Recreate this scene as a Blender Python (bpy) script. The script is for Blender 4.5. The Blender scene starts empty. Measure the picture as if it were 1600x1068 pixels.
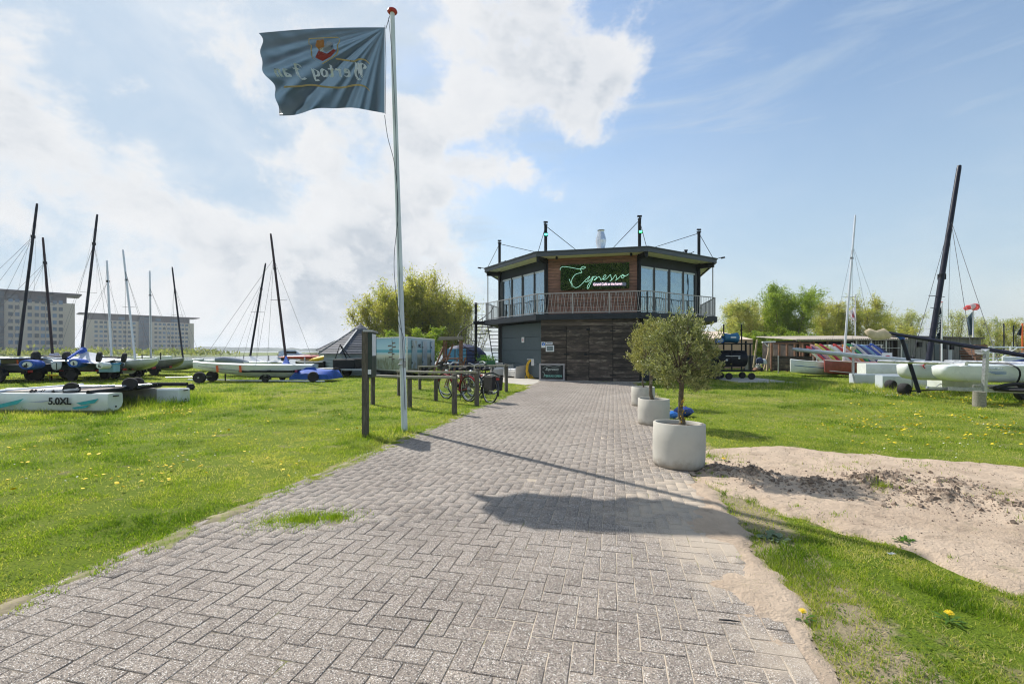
import bpy, math, random
import numpy as np
from mathutils import Vector, Matrix, Euler, noise
random.seed(7); rng = np.random.default_rng(7)
S = bpy.context.scene; COL = S.collection
V = Vector; rad = math.radians
# ---------------------------------------------------------------- camera, sky, sun
F = 711.1; EYE = 1.4; HZ = 548.0
cam = bpy.data.objects.new('camera', bpy.data.cameras.new('camera')); COL.objects.link(cam)
cam.location = (0, 0, EYE); cam.rotation_euler = (rad(90), 0, 0)
cam.data.lens = 16.0; cam.data.sensor_width = 36; cam.data.shift_y = 14/1600
cam.data.clip_start = 0.05; cam.data.clip_end = 9000
S.camera = cam
S.view_settings.view_transform = 'Standard'; S.view_settings.look = 'None'
S.view_settings.exposure = 0.38; S.view_settings.gamma = 1; S.view_settings.use_curve_mapping = False
SUN_EL = 47.0; SUN_AZ = 45.0         # 47 deg high, 45 deg left of straight ahead
sun = bpy.data.objects.new('sun', bpy.data.lights.new('sun', 'SUN')); COL.objects.link(sun)
sun.data.energy = 4.4; sun.data.angle = rad(0.5); sun.data.color = (1, .955, .88)
sdir = V((-math.sin(rad(SUN_AZ))*math.cos(rad(SUN_EL)), math.cos(rad(SUN_AZ))*math.cos(rad(SUN_EL)), math.sin(rad(SUN_EL))))
sun.rotation_euler = sdir.to_track_quat('Z', 'Y').to_euler()
S.cycles.max_bounces = 8; S.cycles.transparent_max_bounces = 16; S.cycles.volume_bounces = 0
S.cycles.use_adaptive_sampling = True; S.cycles.adaptive_threshold = 0.015
S.cycles.use_denoising = True; S.cycles.denoising_prefilter = 'ACCURATE'; S.cycles.filter_width = 1.15; S.cycles.sample_clamp_indirect = 6

def nd(nt, typ, **kw):
    n = nt.nodes.new(typ)
    for k, v in kw.items():
        if k == 'ins':
            for i, s in v.items():
                if hasattr(s, 'is_output') or isinstance(s, bpy.types.NodeSocket): nt.links.new(s, n.inputs[i])
                else: n.inputs[i].default_value = s
        else: setattr(n, k, v)
    return n
def mth(nt, op, a, b=None, c=None, clamp=False):
    ins = {0: a}
    if b is not None: ins[1] = b
    if c is not None: ins[2] = c
    return nd(nt, 'ShaderNodeMath', operation=op, use_clamp=clamp, ins=ins).outputs[0]
def vmth(nt, op, a, b=None, out=0):
    ins = {0: a}
    if b is not None: ins[1] = b
    return nd(nt, 'ShaderNodeVectorMath', operation=op, ins=ins).outputs[out]
def mapr(nt, v, a, b, c=0.0, d=1.0, smooth=True):
    n = nd(nt, 'ShaderNodeMapRange', ins={0: v, 1: a, 2: b, 3: c, 4: d})
    if smooth: n.interpolation_type = 'SMOOTHSTEP'
    return n.outputs[0]
def mixc(nt, f, a, b, mode='MIX'):
    n = nd(nt, 'ShaderNodeMix', data_type='RGBA', blend_type=mode)
    for i, s in ((0, f), (6, a), (7, b)):
        if isinstance(s, bpy.types.NodeSocket): nt.links.new(s, n.inputs[i])
        elif i == 0: n.inputs[0].default_value = s
        else: n.inputs[i].default_value = tuple(s)[:3] + (1,)
    return n.outputs[2]
def noi(nt, vec, scale, detail=4, rough=.55, dist=0.0, out=0):
    n = nd(nt, 'ShaderNodeTexNoise', ins={'Vector': vec, 'Scale': scale, 'Detail': detail, 'Roughness': rough, 'Distortion': dist})
    return n.outputs[out]

W = bpy.data.worlds.new("World"); S.world = W; W.use_nodes = True
nt = W.node_tree; nt.nodes.clear()
sky = nd(nt, 'ShaderNodeTexSky', sky_type='NISHITA'); sky.sun_disc = False
sky.sun_elevation = rad(SUN_EL); sky.sun_rotation = rad(-SUN_AZ); sky.air_density = 1.35; sky.dust_density = 0.6; sky.ozone_density = 1.6
dirv = nd(nt, 'ShaderNodeTexCoord').outputs['Generated']
dn = vmth(nt, 'NORMALIZE', dirv)
sep = nd(nt, 'ShaderNodeSeparateXYZ', ins={0: dn})
sx, sy, sz = sep.outputs
def pdir(x, y): return V(((x-800)/F, 1, (HZ-y)/F)).normalized()
zc = mth(nt, 'MAXIMUM', sz, 0.0)
# cloud field : fractal noise on the sky sphere, heaped where the photograph has its banks
stretch = nd(nt, 'ShaderNodeCombineXYZ', ins={0: sx, 1: sy, 2: mth(nt, 'MULTIPLY', sz, 1.3)}).outputs[0]
def field(off, det):
    p = vmth(nt, 'ADD', stretch, off)
    a = noi(nt, p, 2.7, det, .60, .35); b = noi(nt, p, 9.0, det, .62, .2)
    return mth(nt, 'ADD', mth(nt, 'MULTIPLY', mth(nt, 'SUBTRACT', a, .5), 1.5), mth(nt, 'MULTIPLY', mth(nt, 'SUBTRACT', b, .5), .75))
def coverage():
    tot = None
    blobs = [(440,150,.16,.42),(420,220,.16,.3),(520,240,.20,.40),(620,280,.22,.45),(720,270,.18,.35),(600,370,.3,.4),(760,190,.12,.25),(840,60,.17,.42),(920,120,.14,.40),(880,180,.10,.22),(740,110,.16,.30),(680,60,.13,.22),(760,-80,.3,.3),(820,-300,.4,.2),
             (30,250,.13,.40),(90,320,.16,.45),(230,400,.24,.45),(380,400,.2,.4),(-250,330,.4,.40),(60,440,.3,.35),(470,430,.3,.4),(700,430,.25,.36),(815,275,.07,.30),(860,290,.06,.24),(320,470,.3,.3)]
    for x, y, r, w in blobs:
        d = vmth(nt, 'DISTANCE', dn, tuple(pdir(x, y)), out=1)
        c = mth(nt, 'MULTIPLY', mapr(nt, d, r*1.35, r*.15), w)
        tot = c if tot is None else mth(nt, 'MAXIMUM', tot, c)
    return mth(nt, 'SUBTRACT', tot, mth(nt, 'ADD', .235, mth(nt, 'MULTIPLY', mapr(nt, sx, .15, .45), .12)))
cov = coverage()
f1 = mth(nt, 'ADD', field((0.0,0,0), 12), cov)
f2 = mth(nt, 'ADD', field((-.05, .02, .06), 6), cov)       # sampled a little towards the sun : self shading
alpha = mapr(nt, f1, -.06, .17)
shade = mapr(nt, mth(nt, 'SUBTRACT', f2, f1), -.16, .16, 0, 1)
thick = mapr(nt, f1, .03, .42)
veil = noi(nt, vmth(nt, 'MULTIPLY', dn, (1.0, 1.0, 3.5)), 1.9, 10, .66, .8)
veil_a = mapr(nt, mth(nt, 'ADD', veil, mth(nt, 'MULTIPLY', sx, -.75)), .34, .82, 0, .90)
# faint streaky cirrus and one contrail
cdir = nd(nt, 'ShaderNodeMapping'); nt.links.new(dn, cdir.inputs[0]); cdir.inputs['Rotation'].default_value = (0, rad(16), 0); cdir.inputs['Scale'].default_value = (1.2, 1.2, 9)
cir = mapr(nt, noi(nt, cdir.outputs[0], 1.7, 9, .62, 1.2), .40, .82, 0, .55)
a_, b_ = pdir(-60, 152), pdir(345, 217); nrm = a_.cross(b_).normalized()
tr = mth(nt, 'ABSOLUTE', vmth(nt, 'DOT_PRODUCT', dn, tuple(nrm), out=1))
tline = mth(nt, 'MULTIPLY', mapr(nt, tr, .0028, .0003), mapr(nt, vmth(nt, 'DISTANCE', dn, tuple(pdir(170, 190)), out=1), .235, .18))
tline = mth(nt, 'MULTIPLY', tline, .35)
hz = mth(nt, 'MULTIPLY', mapr(nt, sz, .55, -.01, 0, .74), mapr(nt, sy, -.6, .35, .35, 1))                      # milky air low over the lake
veils = mth(nt, 'MAXIMUM', mth(nt, 'MAXIMUM', veil_a, cir), mth(nt, 'MAXIMUM', tline, hz))
cl_col = mixc(nt, mth(nt, 'MULTIPLY', thick, mth(nt, 'ADD', .22, mth(nt, 'MULTIPLY', shade, .78))), (.98,.985,.995), (.50,.575,.665))
bg_sky = nd(nt, 'ShaderNodeBackground', ins={0: sky.outputs[0], 1: .120})
vtone = mapr(nt, noi(nt, vmth(nt, 'MULTIPLY', dn, (1.0, 1.0, 2.2)), 2.3, 8, .6, .6), .35, .68)
bg_veil = nd(nt, 'ShaderNodeBackground', ins={0: mixc(nt, vtone, (.53,.66,.80), (.74,.81,.875)), 1: .735})
bg_cl = nd(nt, 'ShaderNodeBackground', ins={0: cl_col, 1: .705})
m1 = nd(nt, 'ShaderNodeMixShader', ins={0: veils, 1: bg_sky.outputs[0], 2: bg_veil.outputs[0]})
m2 = nd(nt, 'ShaderNodeMixShader', ins={0: mth(nt, 'MULTIPLY', alpha, .95), 1: m1.outputs[0], 2: bg_cl.outputs[0]})
nd(nt, 'ShaderNodeOutputWorld', ins={0: m2.outputs[0]})

# ---------------------------------------------------------------- helpers
def G(x, y):
    Y = F*EYE/(y-HZ); return V(((x-800)/F*Y, Y, 0))
def A(x, y, Y): return V(((x-800)/F*Y, Y, EYE-(y-HZ)/F*Y))
def GX(x, Y, z=0): return V(((x-800)/F*Y, Y, z))
def wm(o):
    m = Matrix.LocRotScale(o.location, o.rotation_euler, o.scale) if not o.get('_m') else o.matrix_basis.copy()
    return (wm(o.parent) @ m) if o.parent else m
class MB:
    def __init__(s): s.v = []; s.f = []
    def add(s, vs, fs):
        n = len(s.v); s.v += [tuple(v) for v in vs]; s.f += [tuple(i+n for i in f) for f in fs]; return s
    def box(s, c, d, rz=0, R=None):
        M = R if R is not None else Matrix.Rotation(rz, 3, 'Z')
        c = V(c); h = V(d)*.5
        vs = [c + M @ V((i*h.x, j*h.y, k*h.z)) for i in (-1,1) for j in (-1,1) for k in (-1,1)]
        return s.add(vs, [(0,1,3,2),(4,6,7,5),(0,4,5,1),(2,3,7,6),(0,2,6,4),(1,5,7,3)])
    def bar(s, a, b, w, h=None, up=(0,0,1), ext=0):
        a = V(a); b = V(b); h = h or w; d = (b-a); L = d.length; d.normalize()
        up = V(up)
        if abs(d.dot(up)) > .98: up = V((0,1,0)) if abs(d.y) < .9 else V((1,0,0))
        x = d.cross(up).normalized(); z = x.cross(d)
        M = Matrix((x, d, z)).transposed()
        return s.box((a+b)/2, (w, L+2*ext, h), R=M)
    def tube(s, pts, r, n=8, caps=True, closed=False):
        pts = [V(p) for p in pts]; N = len(pts); rs = r if isinstance(r, (list, tuple)) else [r]*N
        base = len(s.v); prev = None
        for i, p in enumerate(pts):
            if closed: t = pts[(i+1) % N]-pts[i-1]
            else: t = pts[min(i+1, N-1)]-pts[max(i-1, 0)]
            if t.length < 1e-9: t = V((0,0,1))
            t.normalize()
            if prev is None:
                a = V((0,0,1)) if abs(t.z) < .9 else V((1,0,0)); x = t.cross(a).normalized()
            else:
                x = prev - t*prev.dot(t); x = x.normalized() if x.length > 1e-6 else t.orthogonal().normalized()
            prev = x; y = t.cross(x)
            for k in range(n):
                an = 2*math.pi*k/n; s.v.append(tuple(p + (x*math.cos(an)+y*math.sin(an))*rs[i]))
        for i in range(N if closed else N-1):
            for k in range(n):
                a0 = base+i*n+k; a1 = base+i*n+(k+1) % n; b0 = base+((i+1) % N)*n+k; b1 = base+((i+1) % N)*n+(k+1) % n
                s.f.append((a0, a1, b1, b0))
        if caps and not closed:
            s.f.append(tuple(base+k for k in range(n))[::-1]); s.f.append(tuple(base+(N-1)*n+k for k in range(n)))
        return s
    def lathe(s, c, prof, n=24, R=None):
        R = R or Matrix.Identity(3); c = V(c); base = len(s.v)
        for r, z in prof:
            for k in range(n):
                an = 2*math.pi*k/n; s.v.append(tuple(c + R @ V((r*math.cos(an), r*math.sin(an), z))))
        for i in range(len(prof)-1):
            for k in range(n):
                s.f.append((base+i*n+k, base+i*n+(k+1) % n, base+(i+1)*n+(k+1) % n, base+(i+1)*n+k))
        if prof[0][0] > 1e-5: s.f.append(tuple(base+k for k in range(n))[::-1])
        if prof[-1][0] > 1e-5: s.f.append(tuple(base+(len(prof)-1)*n+k for k in range(n)))
        return s
    def prism(s, poly, z0, z1):
        n = len(poly); vs = [(p[0], p[1], z0) for p in poly]+[(p[0], p[1], z1) for p in poly]
        fs = [tuple(range(n))[::-1], tuple(range(n, 2*n))]+[(i, (i+1) % n, n+(i+1) % n, n+i) for i in range(n)]
        return s.add(vs, fs)
    def loft(s, rings, caps=True):
        n = len(rings[0]); base = len(s.v)
        for r in rings: s.v += [tuple(p) for p in r]
        for i in range(len(rings)-1):
            for k in range(n):
                s.f.append((base+i*n+k, base+i*n+(k+1) % n, base+(i+1)*n+(k+1) % n, base+(i+1)*n+k))
        if caps:
            s.f.append(tuple(base+k for k in range(n))[::-1]); s.f.append(tuple(base+(len(rings)-1)*n+k for k in range(n)))
        return s
    def quad(s, *p): return s.add(p, [tuple(range(len(p)))])
    def build(s, name, mat, parent=None, world=False, smooth=False, bevel=0, M=None):
        vs = s.v
        if world and parent is not None:
            inv = wm(parent).inverted(); vs = [tuple(inv @ V(v)) for v in vs]
        if M is not None: vs = [tuple(M @ V(v)) for v in vs]
        me = bpy.data.meshes.new(name); me.from_pydata(vs, [], s.f)
        me.materials.append(mat)
        o = bpy.data.objects.new(name, me); COL.objects.link(o)
        if parent is not None: o.parent = parent
        import bmesh
        bm = bmesh.new(); bm.from_mesh(me); bmesh.ops.recalc_face_normals(bm, faces=bm.faces); bm.to_mesh(me); bm.free()
        if smooth:
            for p in me.polygons: p.use_smooth = True
            try: me.set_sharp_from_angle(angle=rad(smooth if smooth is not True else 40))
            except Exception: pass
        if bevel:
            b = o.modifiers.new('b', 'BEVEL'); b.width = bevel; b.segments = 1; b.limit_method = 'ANGLE'
        return o
def tag(o, label=None, cat=None, group=None, kind=None):
    if label: o['label'] = label
    if cat: o['category'] = cat
    if group: o['group'] = group
    if kind: o['kind'] = kind
    return o
def thing(name, label, cat, loc=(0,0,0), rz=0, group=None, rot=None):
    o = bpy.data.objects.new(name, None); COL.objects.link(o); o.location = loc
    o.rotation_euler = rot if rot else (0, 0, rz); o.empty_display_size = .2
    return tag(o, label, cat, group)
def inst(name, me, parent, M):
    o = bpy.data.objects.new(name, me); COL.objects.link(o)
    if parent is not None:
        o.parent = parent; M = wm(parent).inverted() @ M
    o.matrix_basis = M; return o
def copy_tree(o, parent=None):
    c = o.copy(); COL.objects.link(c); c.parent = parent
    for ch in list(o.children): copy_tree(ch, c)
    return c
def unitbox(name, mat, bevel=0.0):
    me = bpy.data.meshes.new(name); b = MB().box((0,0,0), (1,1,1)); me.from_pydata(b.v, [], b.f); me.materials.append(mat); return me
def boxM(a, b, w, h):                       # matrix taking the unit box to a bar a->b
    a = V(a); b = V(b); d = b-a; L = d.length; d.normalize(); up = V((0,0,1))
    if abs(d.z) > .98: up = V((0,1,0))
    y = up.cross(d).normalized(); z = d.cross(y)
    R = Matrix((d, y, z)).transposed().to_4x4()
    return Matrix.Translation((a+b)/2) @ R @ Matrix.Diagonal((L, w, h, 1))
def spl(pts, k=6, closed=False):            # Catmull-Rom
    P = [V(p) for p in pts]; n = len(P); out = []
    for i in range(n if closed else n-1):
        if closed: p0, p1, p2, p3 = P[i-1], P[i], P[(i+1) % n], P[(i+2) % n]
        else: p0, p1, p2, p3 = P[max(i-1,0)], P[i], P[i+1], P[min(i+2, n-1)]
        for j in range(k):
            t = j/k
            out.append(.5*((2*p1)+(p2-p0)*t+(2*p0-5*p1+4*p2-p3)*t*t+(3*p1-p0-3*p2+p3)*t**3))
    if not closed: out.append(P[-1])
    return out
def onray(px, P, Q):                        # where image column px meets the vertical plane through P,Q
    k = (px-800)/F; dx, dy = Q[0]-P[0], Q[1]-P[1]
    t = (k*P[1]-P[0])/(dx-k*dy); return t
def lerp(P, Q, t): return V(P)+(V(Q)-V(P))*t

# ---------------------------------------------------------------- materials
def pbr(name, col, rough=.6, metal=0.0, var=.12, vs=6.0, bump=0.0, bs=60.0, rand=0.0, col2=None, c2=(.5,.7), stretch=(1,1,1), spec=None, trans=0.0, emis=None, es=1.0, coat=0.0, rv=0.08, gen=False, isl=False):
    m = bpy.data.materials.new(name); m.use_nodes = True; t = m.node_tree; b = t.nodes['Principled BSDF']
    tc = nd(t, 'ShaderNodeTexCoord').outputs['Generated' if gen else 'Object']
    mp = nd(t, 'ShaderNodeMapping'); t.links.new(tc, mp.inputs[0]); mp.inputs['Scale'].default_value = stretch
    oi = nd(t, 'ShaderNodeObjectInfo').outputs['Random']
    if isl: oi = nd(t, 'ShaderNodeNewGeometry').outputs['Random Per Island']
    off = vmth(t, 'ADD', mp.outputs[0], nd(t, 'ShaderNodeCombineXYZ', ins={0: mth(t, 'MULTIPLY', oi, 31), 1: mth(t, 'MULTIPLY', oi, 17), 2: 0.0}).outputs[0])
    n1 = noi(t, off, vs, 6, .6)
    base = mixc(t, mapr(t, n1, .3, .72), [c*(1-var) for c in col], [min(1, c*(1+var)) for c in col])
    if col2: base = mixc(t, mapr(t, noi(t, off, vs*.6, 7, .65), c2[0], c2[1]), base, col2)
    if rand:
        r = mapr(t, oi, 0, 1, 1-rand, 1+rand, smooth=False)
        base = mixc(t, 1.0, base, nd(t, 'ShaderNodeCombineXYZ', ins={0: r, 1: r, 2: r}).outputs[0], 'MULTIPLY')
    t.links.new(base, b.inputs['Base Color'])
    t.links.new(mapr(t, n1, .2, .8, max(.02, rough-rv), min(1, rough+rv)), b.inputs['Roughness'])
    b.inputs['Metallic'].default_value = metal
    if spec is not None: b.inputs['Specular IOR Level'].default_value = spec
    if coat: b.inputs['Coat Weight'].default_value = coat
    if trans: b.inputs['Transmission Weight'].default_value = trans
    if emis:
        b.inputs['Emission Color'].default_value = tuple(emis)+(1,); b.inputs['Emission Strength'].default_value = es
    if bump:
        bp = nd(t, 'ShaderNodeBump', ins={'Strength': min(1, bump), 'Distance': .01, 'Height': noi(t, off, bs, 5, .6)})
        t.links.new(bp.outputs[0], b.inputs['Normal'])
    return m
def leafmat(name, c1, c2, c3=None, trans=.45, attr=None, rough=.5, spec=.3):
    m = bpy.data.materials.new(name); m.use_nodes = True; t = m.node_tree; t.nodes.clear()
    r = nd(t, 'ShaderNodeAttribute', attribute_name=attr).outputs['Fac'] if attr else nd(t, 'ShaderNodeNewGeometry').outputs['Random Per Island']
    col = mixc(t, r, c1, c2)
    if c3: col = mixc(t, mapr(t, noi(t, nd(t, 'ShaderNodeTexCoord').outputs['Object'], .9, 4), .42, .66), col, c3)
    b = nd(t, 'ShaderNodeBsdfPrincipled', ins={'Base Color': col, 'Roughness': rough, 'Specular IOR Level': spec})
    tl = nd(t, 'ShaderNodeBsdfTranslucent', ins={0: mixc(t, 1.0, col, (1.5,1.55,.7), 'MULTIPLY')})
    mx = nd(t, 'ShaderNodeMixShader', ins={0: trans, 1: b.outputs[0], 2: tl.outputs[0]})
    nd(t, 'ShaderNodeOutputMaterial', ins={0: mx.outputs[0]})
    return m
def glassmat(name, tint=(.70,.84,.88), refl=.34, rough=.01):
    m = bpy.data.materials.new(name); m.use_nodes = True; t = m.node_tree; t.nodes.clear()
    fr = nd(t, 'ShaderNodeLayerWeight', ins={0: .35}).outputs[0]
    fac = mth(t, 'ADD', mth(t, 'MULTIPLY', fr, .6), refl, clamp=True)
    tr = nd(t, 'ShaderNodeBsdfTransparent', ins={0: tuple(tint)+(1,)})
    gl = nd(t, 'ShaderNodeBsdfGlossy', ins={0: (.70,.87,.97,1), 'Roughness': rough})
    bp = nd(t, 'ShaderNodeBump', ins={'Strength': .5, 'Distance': .05, 'Height': noi(t, nd(t, 'ShaderNodeTexCoord').outputs['Object'], .8, 2)}); t.links.new(bp.outputs[0], gl.inputs['Normal'])
    mx = nd(t, 'ShaderNodeMixShader', ins={0: fac, 1: tr.outputs[0], 2: gl.outputs[0]})
    nd(t, 'ShaderNodeOutputMaterial', ins={0: mx.outputs[0]}); return m
def emit(name, col, s):
    return pbr(name, col, .4, emis=col, es=s, var=0)

M = {}
M['black'] = pbr('black_steel', (.014,.016,.020), .5, var=.3, spec=.22)
M['anth'] = pbr('anthracite_paint', (.022,.027,.036), .5, var=.2, bump=.05, spec=.28)
M['dgrey'] = pbr('grey_door_paint', (.08,.108,.128), .5, var=.1)
M['cream'] = pbr('cream_soffit', (.80,.77,.52), .7, var=.05)
M['galv'] = pbr('galvanised', (.42,.43,.45), .38, .75, var=.2, vs=20)
M['rail'] = pbr('railing_steel', (.36,.34,.34), .45, .4, var=.1)
M['alu'] = pbr('aluminium', (.6,.62,.64), .32, .85, var=.1)
M['white'] = pbr('white_gelcoat', (.74,.77,.75), .28, var=.06, vs=2, coat=.3, col2=(.55,.57,.50), c2=(.55,.85))
M['green_white'] = pbr('pale_green_gelcoat', (.70,.735,.715), .3, var=.06, vs=2, coat=.3, col2=(.55,.60,.54), c2=(.58,.85))
M['grey_white'] = pbr('grey_gelcoat', (.52,.57,.62), .32, var=.08, vs=2, coat=.2)
M['rub'] = pbr('tyre_rubber', (.018,.017,.018), .85, var=.2)
M['blue'] = pbr('blue_canvas', (.02,.09,.42), .75, var=.25, vs=5, bump=.5, bs=9)
M['greycv'] = pbr('grey_canvas', (.60,.61,.64), .8, var=.12, vs=3, bump=.5, bs=5)
M['darkblue'] = pbr('navy_canvas', (.02,.035,.10), .7, var=.3, bump=.5, bs=9)
M['net'] = pbr('trampoline_net', (.09,.085,.08), .85, var=.4, vs=40)
M['red'] = pbr('red_paint', (.42,.03,.03), .4, var=.15)
M['oxred'] = pbr('oxide_red_hull', (.26,.06,.05), .5, var=.2)
M['yellow'] = pbr('yellow_plastic', (.75,.47,.02), .5, var=.15)
M['orange'] = pbr('orange_strap', (.75,.14,.03), .7, var=.1)
M['bluestripe'] = pbr('blue_stripe', (.03,.14,.38), .35, var=.05)
M['wood_dk'] = pbr('charred_plank', (.060,.046,.038), .75, var=.5, vs=3, stretch=(1.0,.6,.5), rand=.5, col2=(.20,.165,.13), c2=(.50,.70), bump=.5, bs=20)
M['wood_rd'] = pbr('red_cedar_plank', (.27,.135,.10), .6, var=.35, vs=3, stretch=(3,1,1.5), rand=.25, bump=.3, bs=20)
M['wood_post'] = pbr('weathered_post', (.10,.085,.068), .85, var=.35, vs=7, stretch=(6,6,1), col2=(.16,.15,.12), bump=.6, bs=30)
M['wood_rail'] = pbr('weathered_rail', (.27,.25,.21), .85, var=.25, vs=6, stretch=(1,8,8), bump=.4, bs=30)
M['wood_play'] = pbr('play_wood', (.20,.10,.06), .75, var=.3, vs=8)
M['wood_pale'] = pbr('pale_wood', (.42,.33,.22), .8, var=.2, vs=8)
M['conc'] = pbr('planter_concrete', (.44,.435,.40), .85, var=.06, vs=3, bump=.25, bs=120, col2=(.34,.33,.29), c2=(.55,.8))
M['slab'] = pbr('pale_concrete', (.44,.41,.36), .9, var=.12, vs=2, bump=.2, bs=60)
def dirtypot():
    m = pbr('planter_concrete', (.50,.475,.42), .85, var=.06, vs=3, bump=.25, bs=120, col2=(.37,.355,.31), c2=(.52,.78)); t = m.node_tree; b = t.nodes['Principled BSDF']; old = b.inputs['Base Color'].links[0].from_socket
    p = nd(t, 'ShaderNodeTexCoord').outputs['Object']; z = nd(t, 'ShaderNodeSeparateXYZ', ins={0: p}).outputs[2]
    lo = mapr(t, mth(t, 'ADD', z, mth(t, 'MULTIPLY', mth(t, 'SUBTRACT', noi(t, p, 7, 7, .7), .5), .35)), .16, .0, 0, .75)
    run = mapr(t, noi(t, vmth(t, 'MULTIPLY', p, (14,14,1.1)), 1.5, 6, .65), .60, .78, 0, .38)
    c = mixc(t, lo, old, (.26,.215,.165)); c = mixc(t, run, c, (.27,.265,.24)); t.links.new(c, b.inputs['Base Color']); return m
M['conc'] = dirtypot()
M['soil'] = pbr('potting_soil', (.08,.06,.045), 1, var=.5, vs=60, bump=1, bs=90, col2=(.4,.38,.35), c2=(.6,.72))
M['glass'] = glassmat('window_glass')
M['mast_dk'] = pbr('carbon_mast', (.012,.014,.028), .4, var=.2, spec=.25)
M['mast_br'] = pbr('brown_mast', (.04,.024,.03), .45, var=.2, spec=.25)
M['mast_wh'] = pbr('silver_mast', (.66,.68,.72), .35, .3, var=.06)
M['wire'] = pbr('wire', (.10,.10,.11), .8, spec=.1)
M['rope'] = pbr('rope', (.08,.09,.12), .9)
M['tan'] = pbr('tan_canvas', (.52,.35,.23), .85, var=.07, vs=2)
M['tanlt'] = pbr('tan_roof_canvas', (.70,.56,.44), .85, var=.06, vs=2)
M['beige'] = pbr('beige_sailcloth', (.50,.42,.30), .85, var=.12, vs=8, bump=.5, bs=12)
M['tile'] = pbr('roof_shingle', (.085,.088,.105), .8, var=.25, vs=6, rand=.3)
M['bin'] = pbr('bin_plastic', (.035,.045,.05), .55)
M['trunk'] = pbr('bark', (.12,.095,.065), .95, var=.4, vs=16, bump=1, bs=40, col2=(.30,.28,.2), c2=(.55,.7))
M['paper'] = pbr('paper_white', (.75,.76,.80), .7, var=.04)
# ================================================================ GROUND
PV = V((.2167,.9762,0)); PU = V((.9762,-.2167,0)); P0 = V((-2.70,2.40,0)); PW = 4.1
OC = V((4.9,26.5,0))
def ov(i, r, z=0.0):
    a = rad(-170.3+45*(i % 8)); return V((OC.x+r*math.cos(a), OC.y+r*math.sin(a), z))
NB = V((-.223*-1,.975,0)).normalized()       # inward normal of the cafe front
SB, SC = ov(1, 6.5), ov(2, 6.5)
BD = (SC-SB).normalized(); BN = V((-BD.y, BD.x, 0))
SAND = [(1.98,4.40),(2.19,5.18),(2.45,6.0),(2.68,6.34),(3.76,6.68),(5.12,6.07),(6.05,5.38),(9.5,4.9),(9.5,1.6),(5.5,1.9),(3.6,2.35),(2.86,2.54),(2.78,2.91),(2.61,3.43),(2.44,3.95),(2.09,4.25)]
def sdist(X, Y, poly):                        # signed distance, + inside (vectorised)
    X = np.asarray(X, float); Y = np.asarray(Y, float); d = np.full(X.shape, 1e9); ins = np.zeros(X.shape, bool); n = len(poly)
    for i in range(n):
        x0, y0 = poly[i]; x1, y1 = poly[(i+1) % n]; ex, ey = x1-x0, y1-y0
        t = np.clip(((X-x0)*ex+(Y-y0)*ey)/(ex*ex+ey*ey), 0, 1)
        d = np.minimum(d, np.hypot(X-x0-t*ex, Y-y0-t*ey))
        c = ((y0 > Y) != (y1 > Y)) & (X < (x1-x0)*(Y-y0)/(y1-y0+1e-12)+x0); ins ^= c
    return np.where(ins, d, -d)
_pg = rng.random((8, 256, 256))
def vnoise(X, Y, s, k=0):                     # cheap vectorised value noise
    x = np.asarray(X)*s+37.1*k; y = np.asarray(Y)*s+11.7*k
    xi = np.floor(x).astype(int); yi = np.floor(y).astype(int); fx = x-xi; fy = y-yi
    fx = fx*fx*(3-2*fx); fy = fy*fy*(3-2*fy); g = _pg[k % 8]
    a = g[xi & 255, yi & 255]; b = g[(xi+1) & 255, yi & 255]; c = g[xi & 255, (yi+1) & 255]; d = g[(xi+1) & 255, (yi+1) & 255]
    return (a*(1-fx)+b*fx)*(1-fy)+(c*(1-fx)+d*fx)*fy
def fbm(X, Y, s, o=4, k=0):
    t = 0; w = .5; tot = 0
    for i in range(o): t = t+w*vnoise(X, Y, s, k+i); tot += w; s *= 2.03; w *= .55
    return t/tot
def lat(X, Y): return (X-P0.x)*PU.x+(Y-P0.y)*PU.y
def lon(X, Y): return (X-P0.x)*PV.x+(Y-P0.y)*PV.y
FORE = [(.55,18.6),(-.9,21.0),(-3.2,24.2),(-4.6,28.5),(1.5,28),(2.2,20.5)]
TUFT = (-1.62,3.72)      # grass growing over the pavers
def bare(X, Y):          # 1 where no lawn grows
    s = lat(X, Y); n = fbm(X, Y, 3.0, 3, 2)-.5; l = lon(X, Y)
    on = (s > .02+n*.22) & (s < PW-.0+n*.1) & (l < 18.6)
    on &= ~(((X-TUFT[0])/.34)**2+((Y-TUFT[1])/.13)**2 < .7+n*1.4)
    sd = sdist(X, Y, SAND)+n*.28+(fbm(X, Y, 1.6, 4, 6)-.5)*.55
    on |= (sd > 0) & ~((fbm(X, Y, 2.2, 3, 5) > .66) & (sd < 1.6))
    on |= (np.hypot(X-OC.x, Y-OC.y) < 5.6)
    on |= sdist(X, Y, FORE) > 0
    on |= (np.abs(X-11.3) < 1.3) & (np.abs(Y-21.7) < 2.2)
    return on

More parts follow.
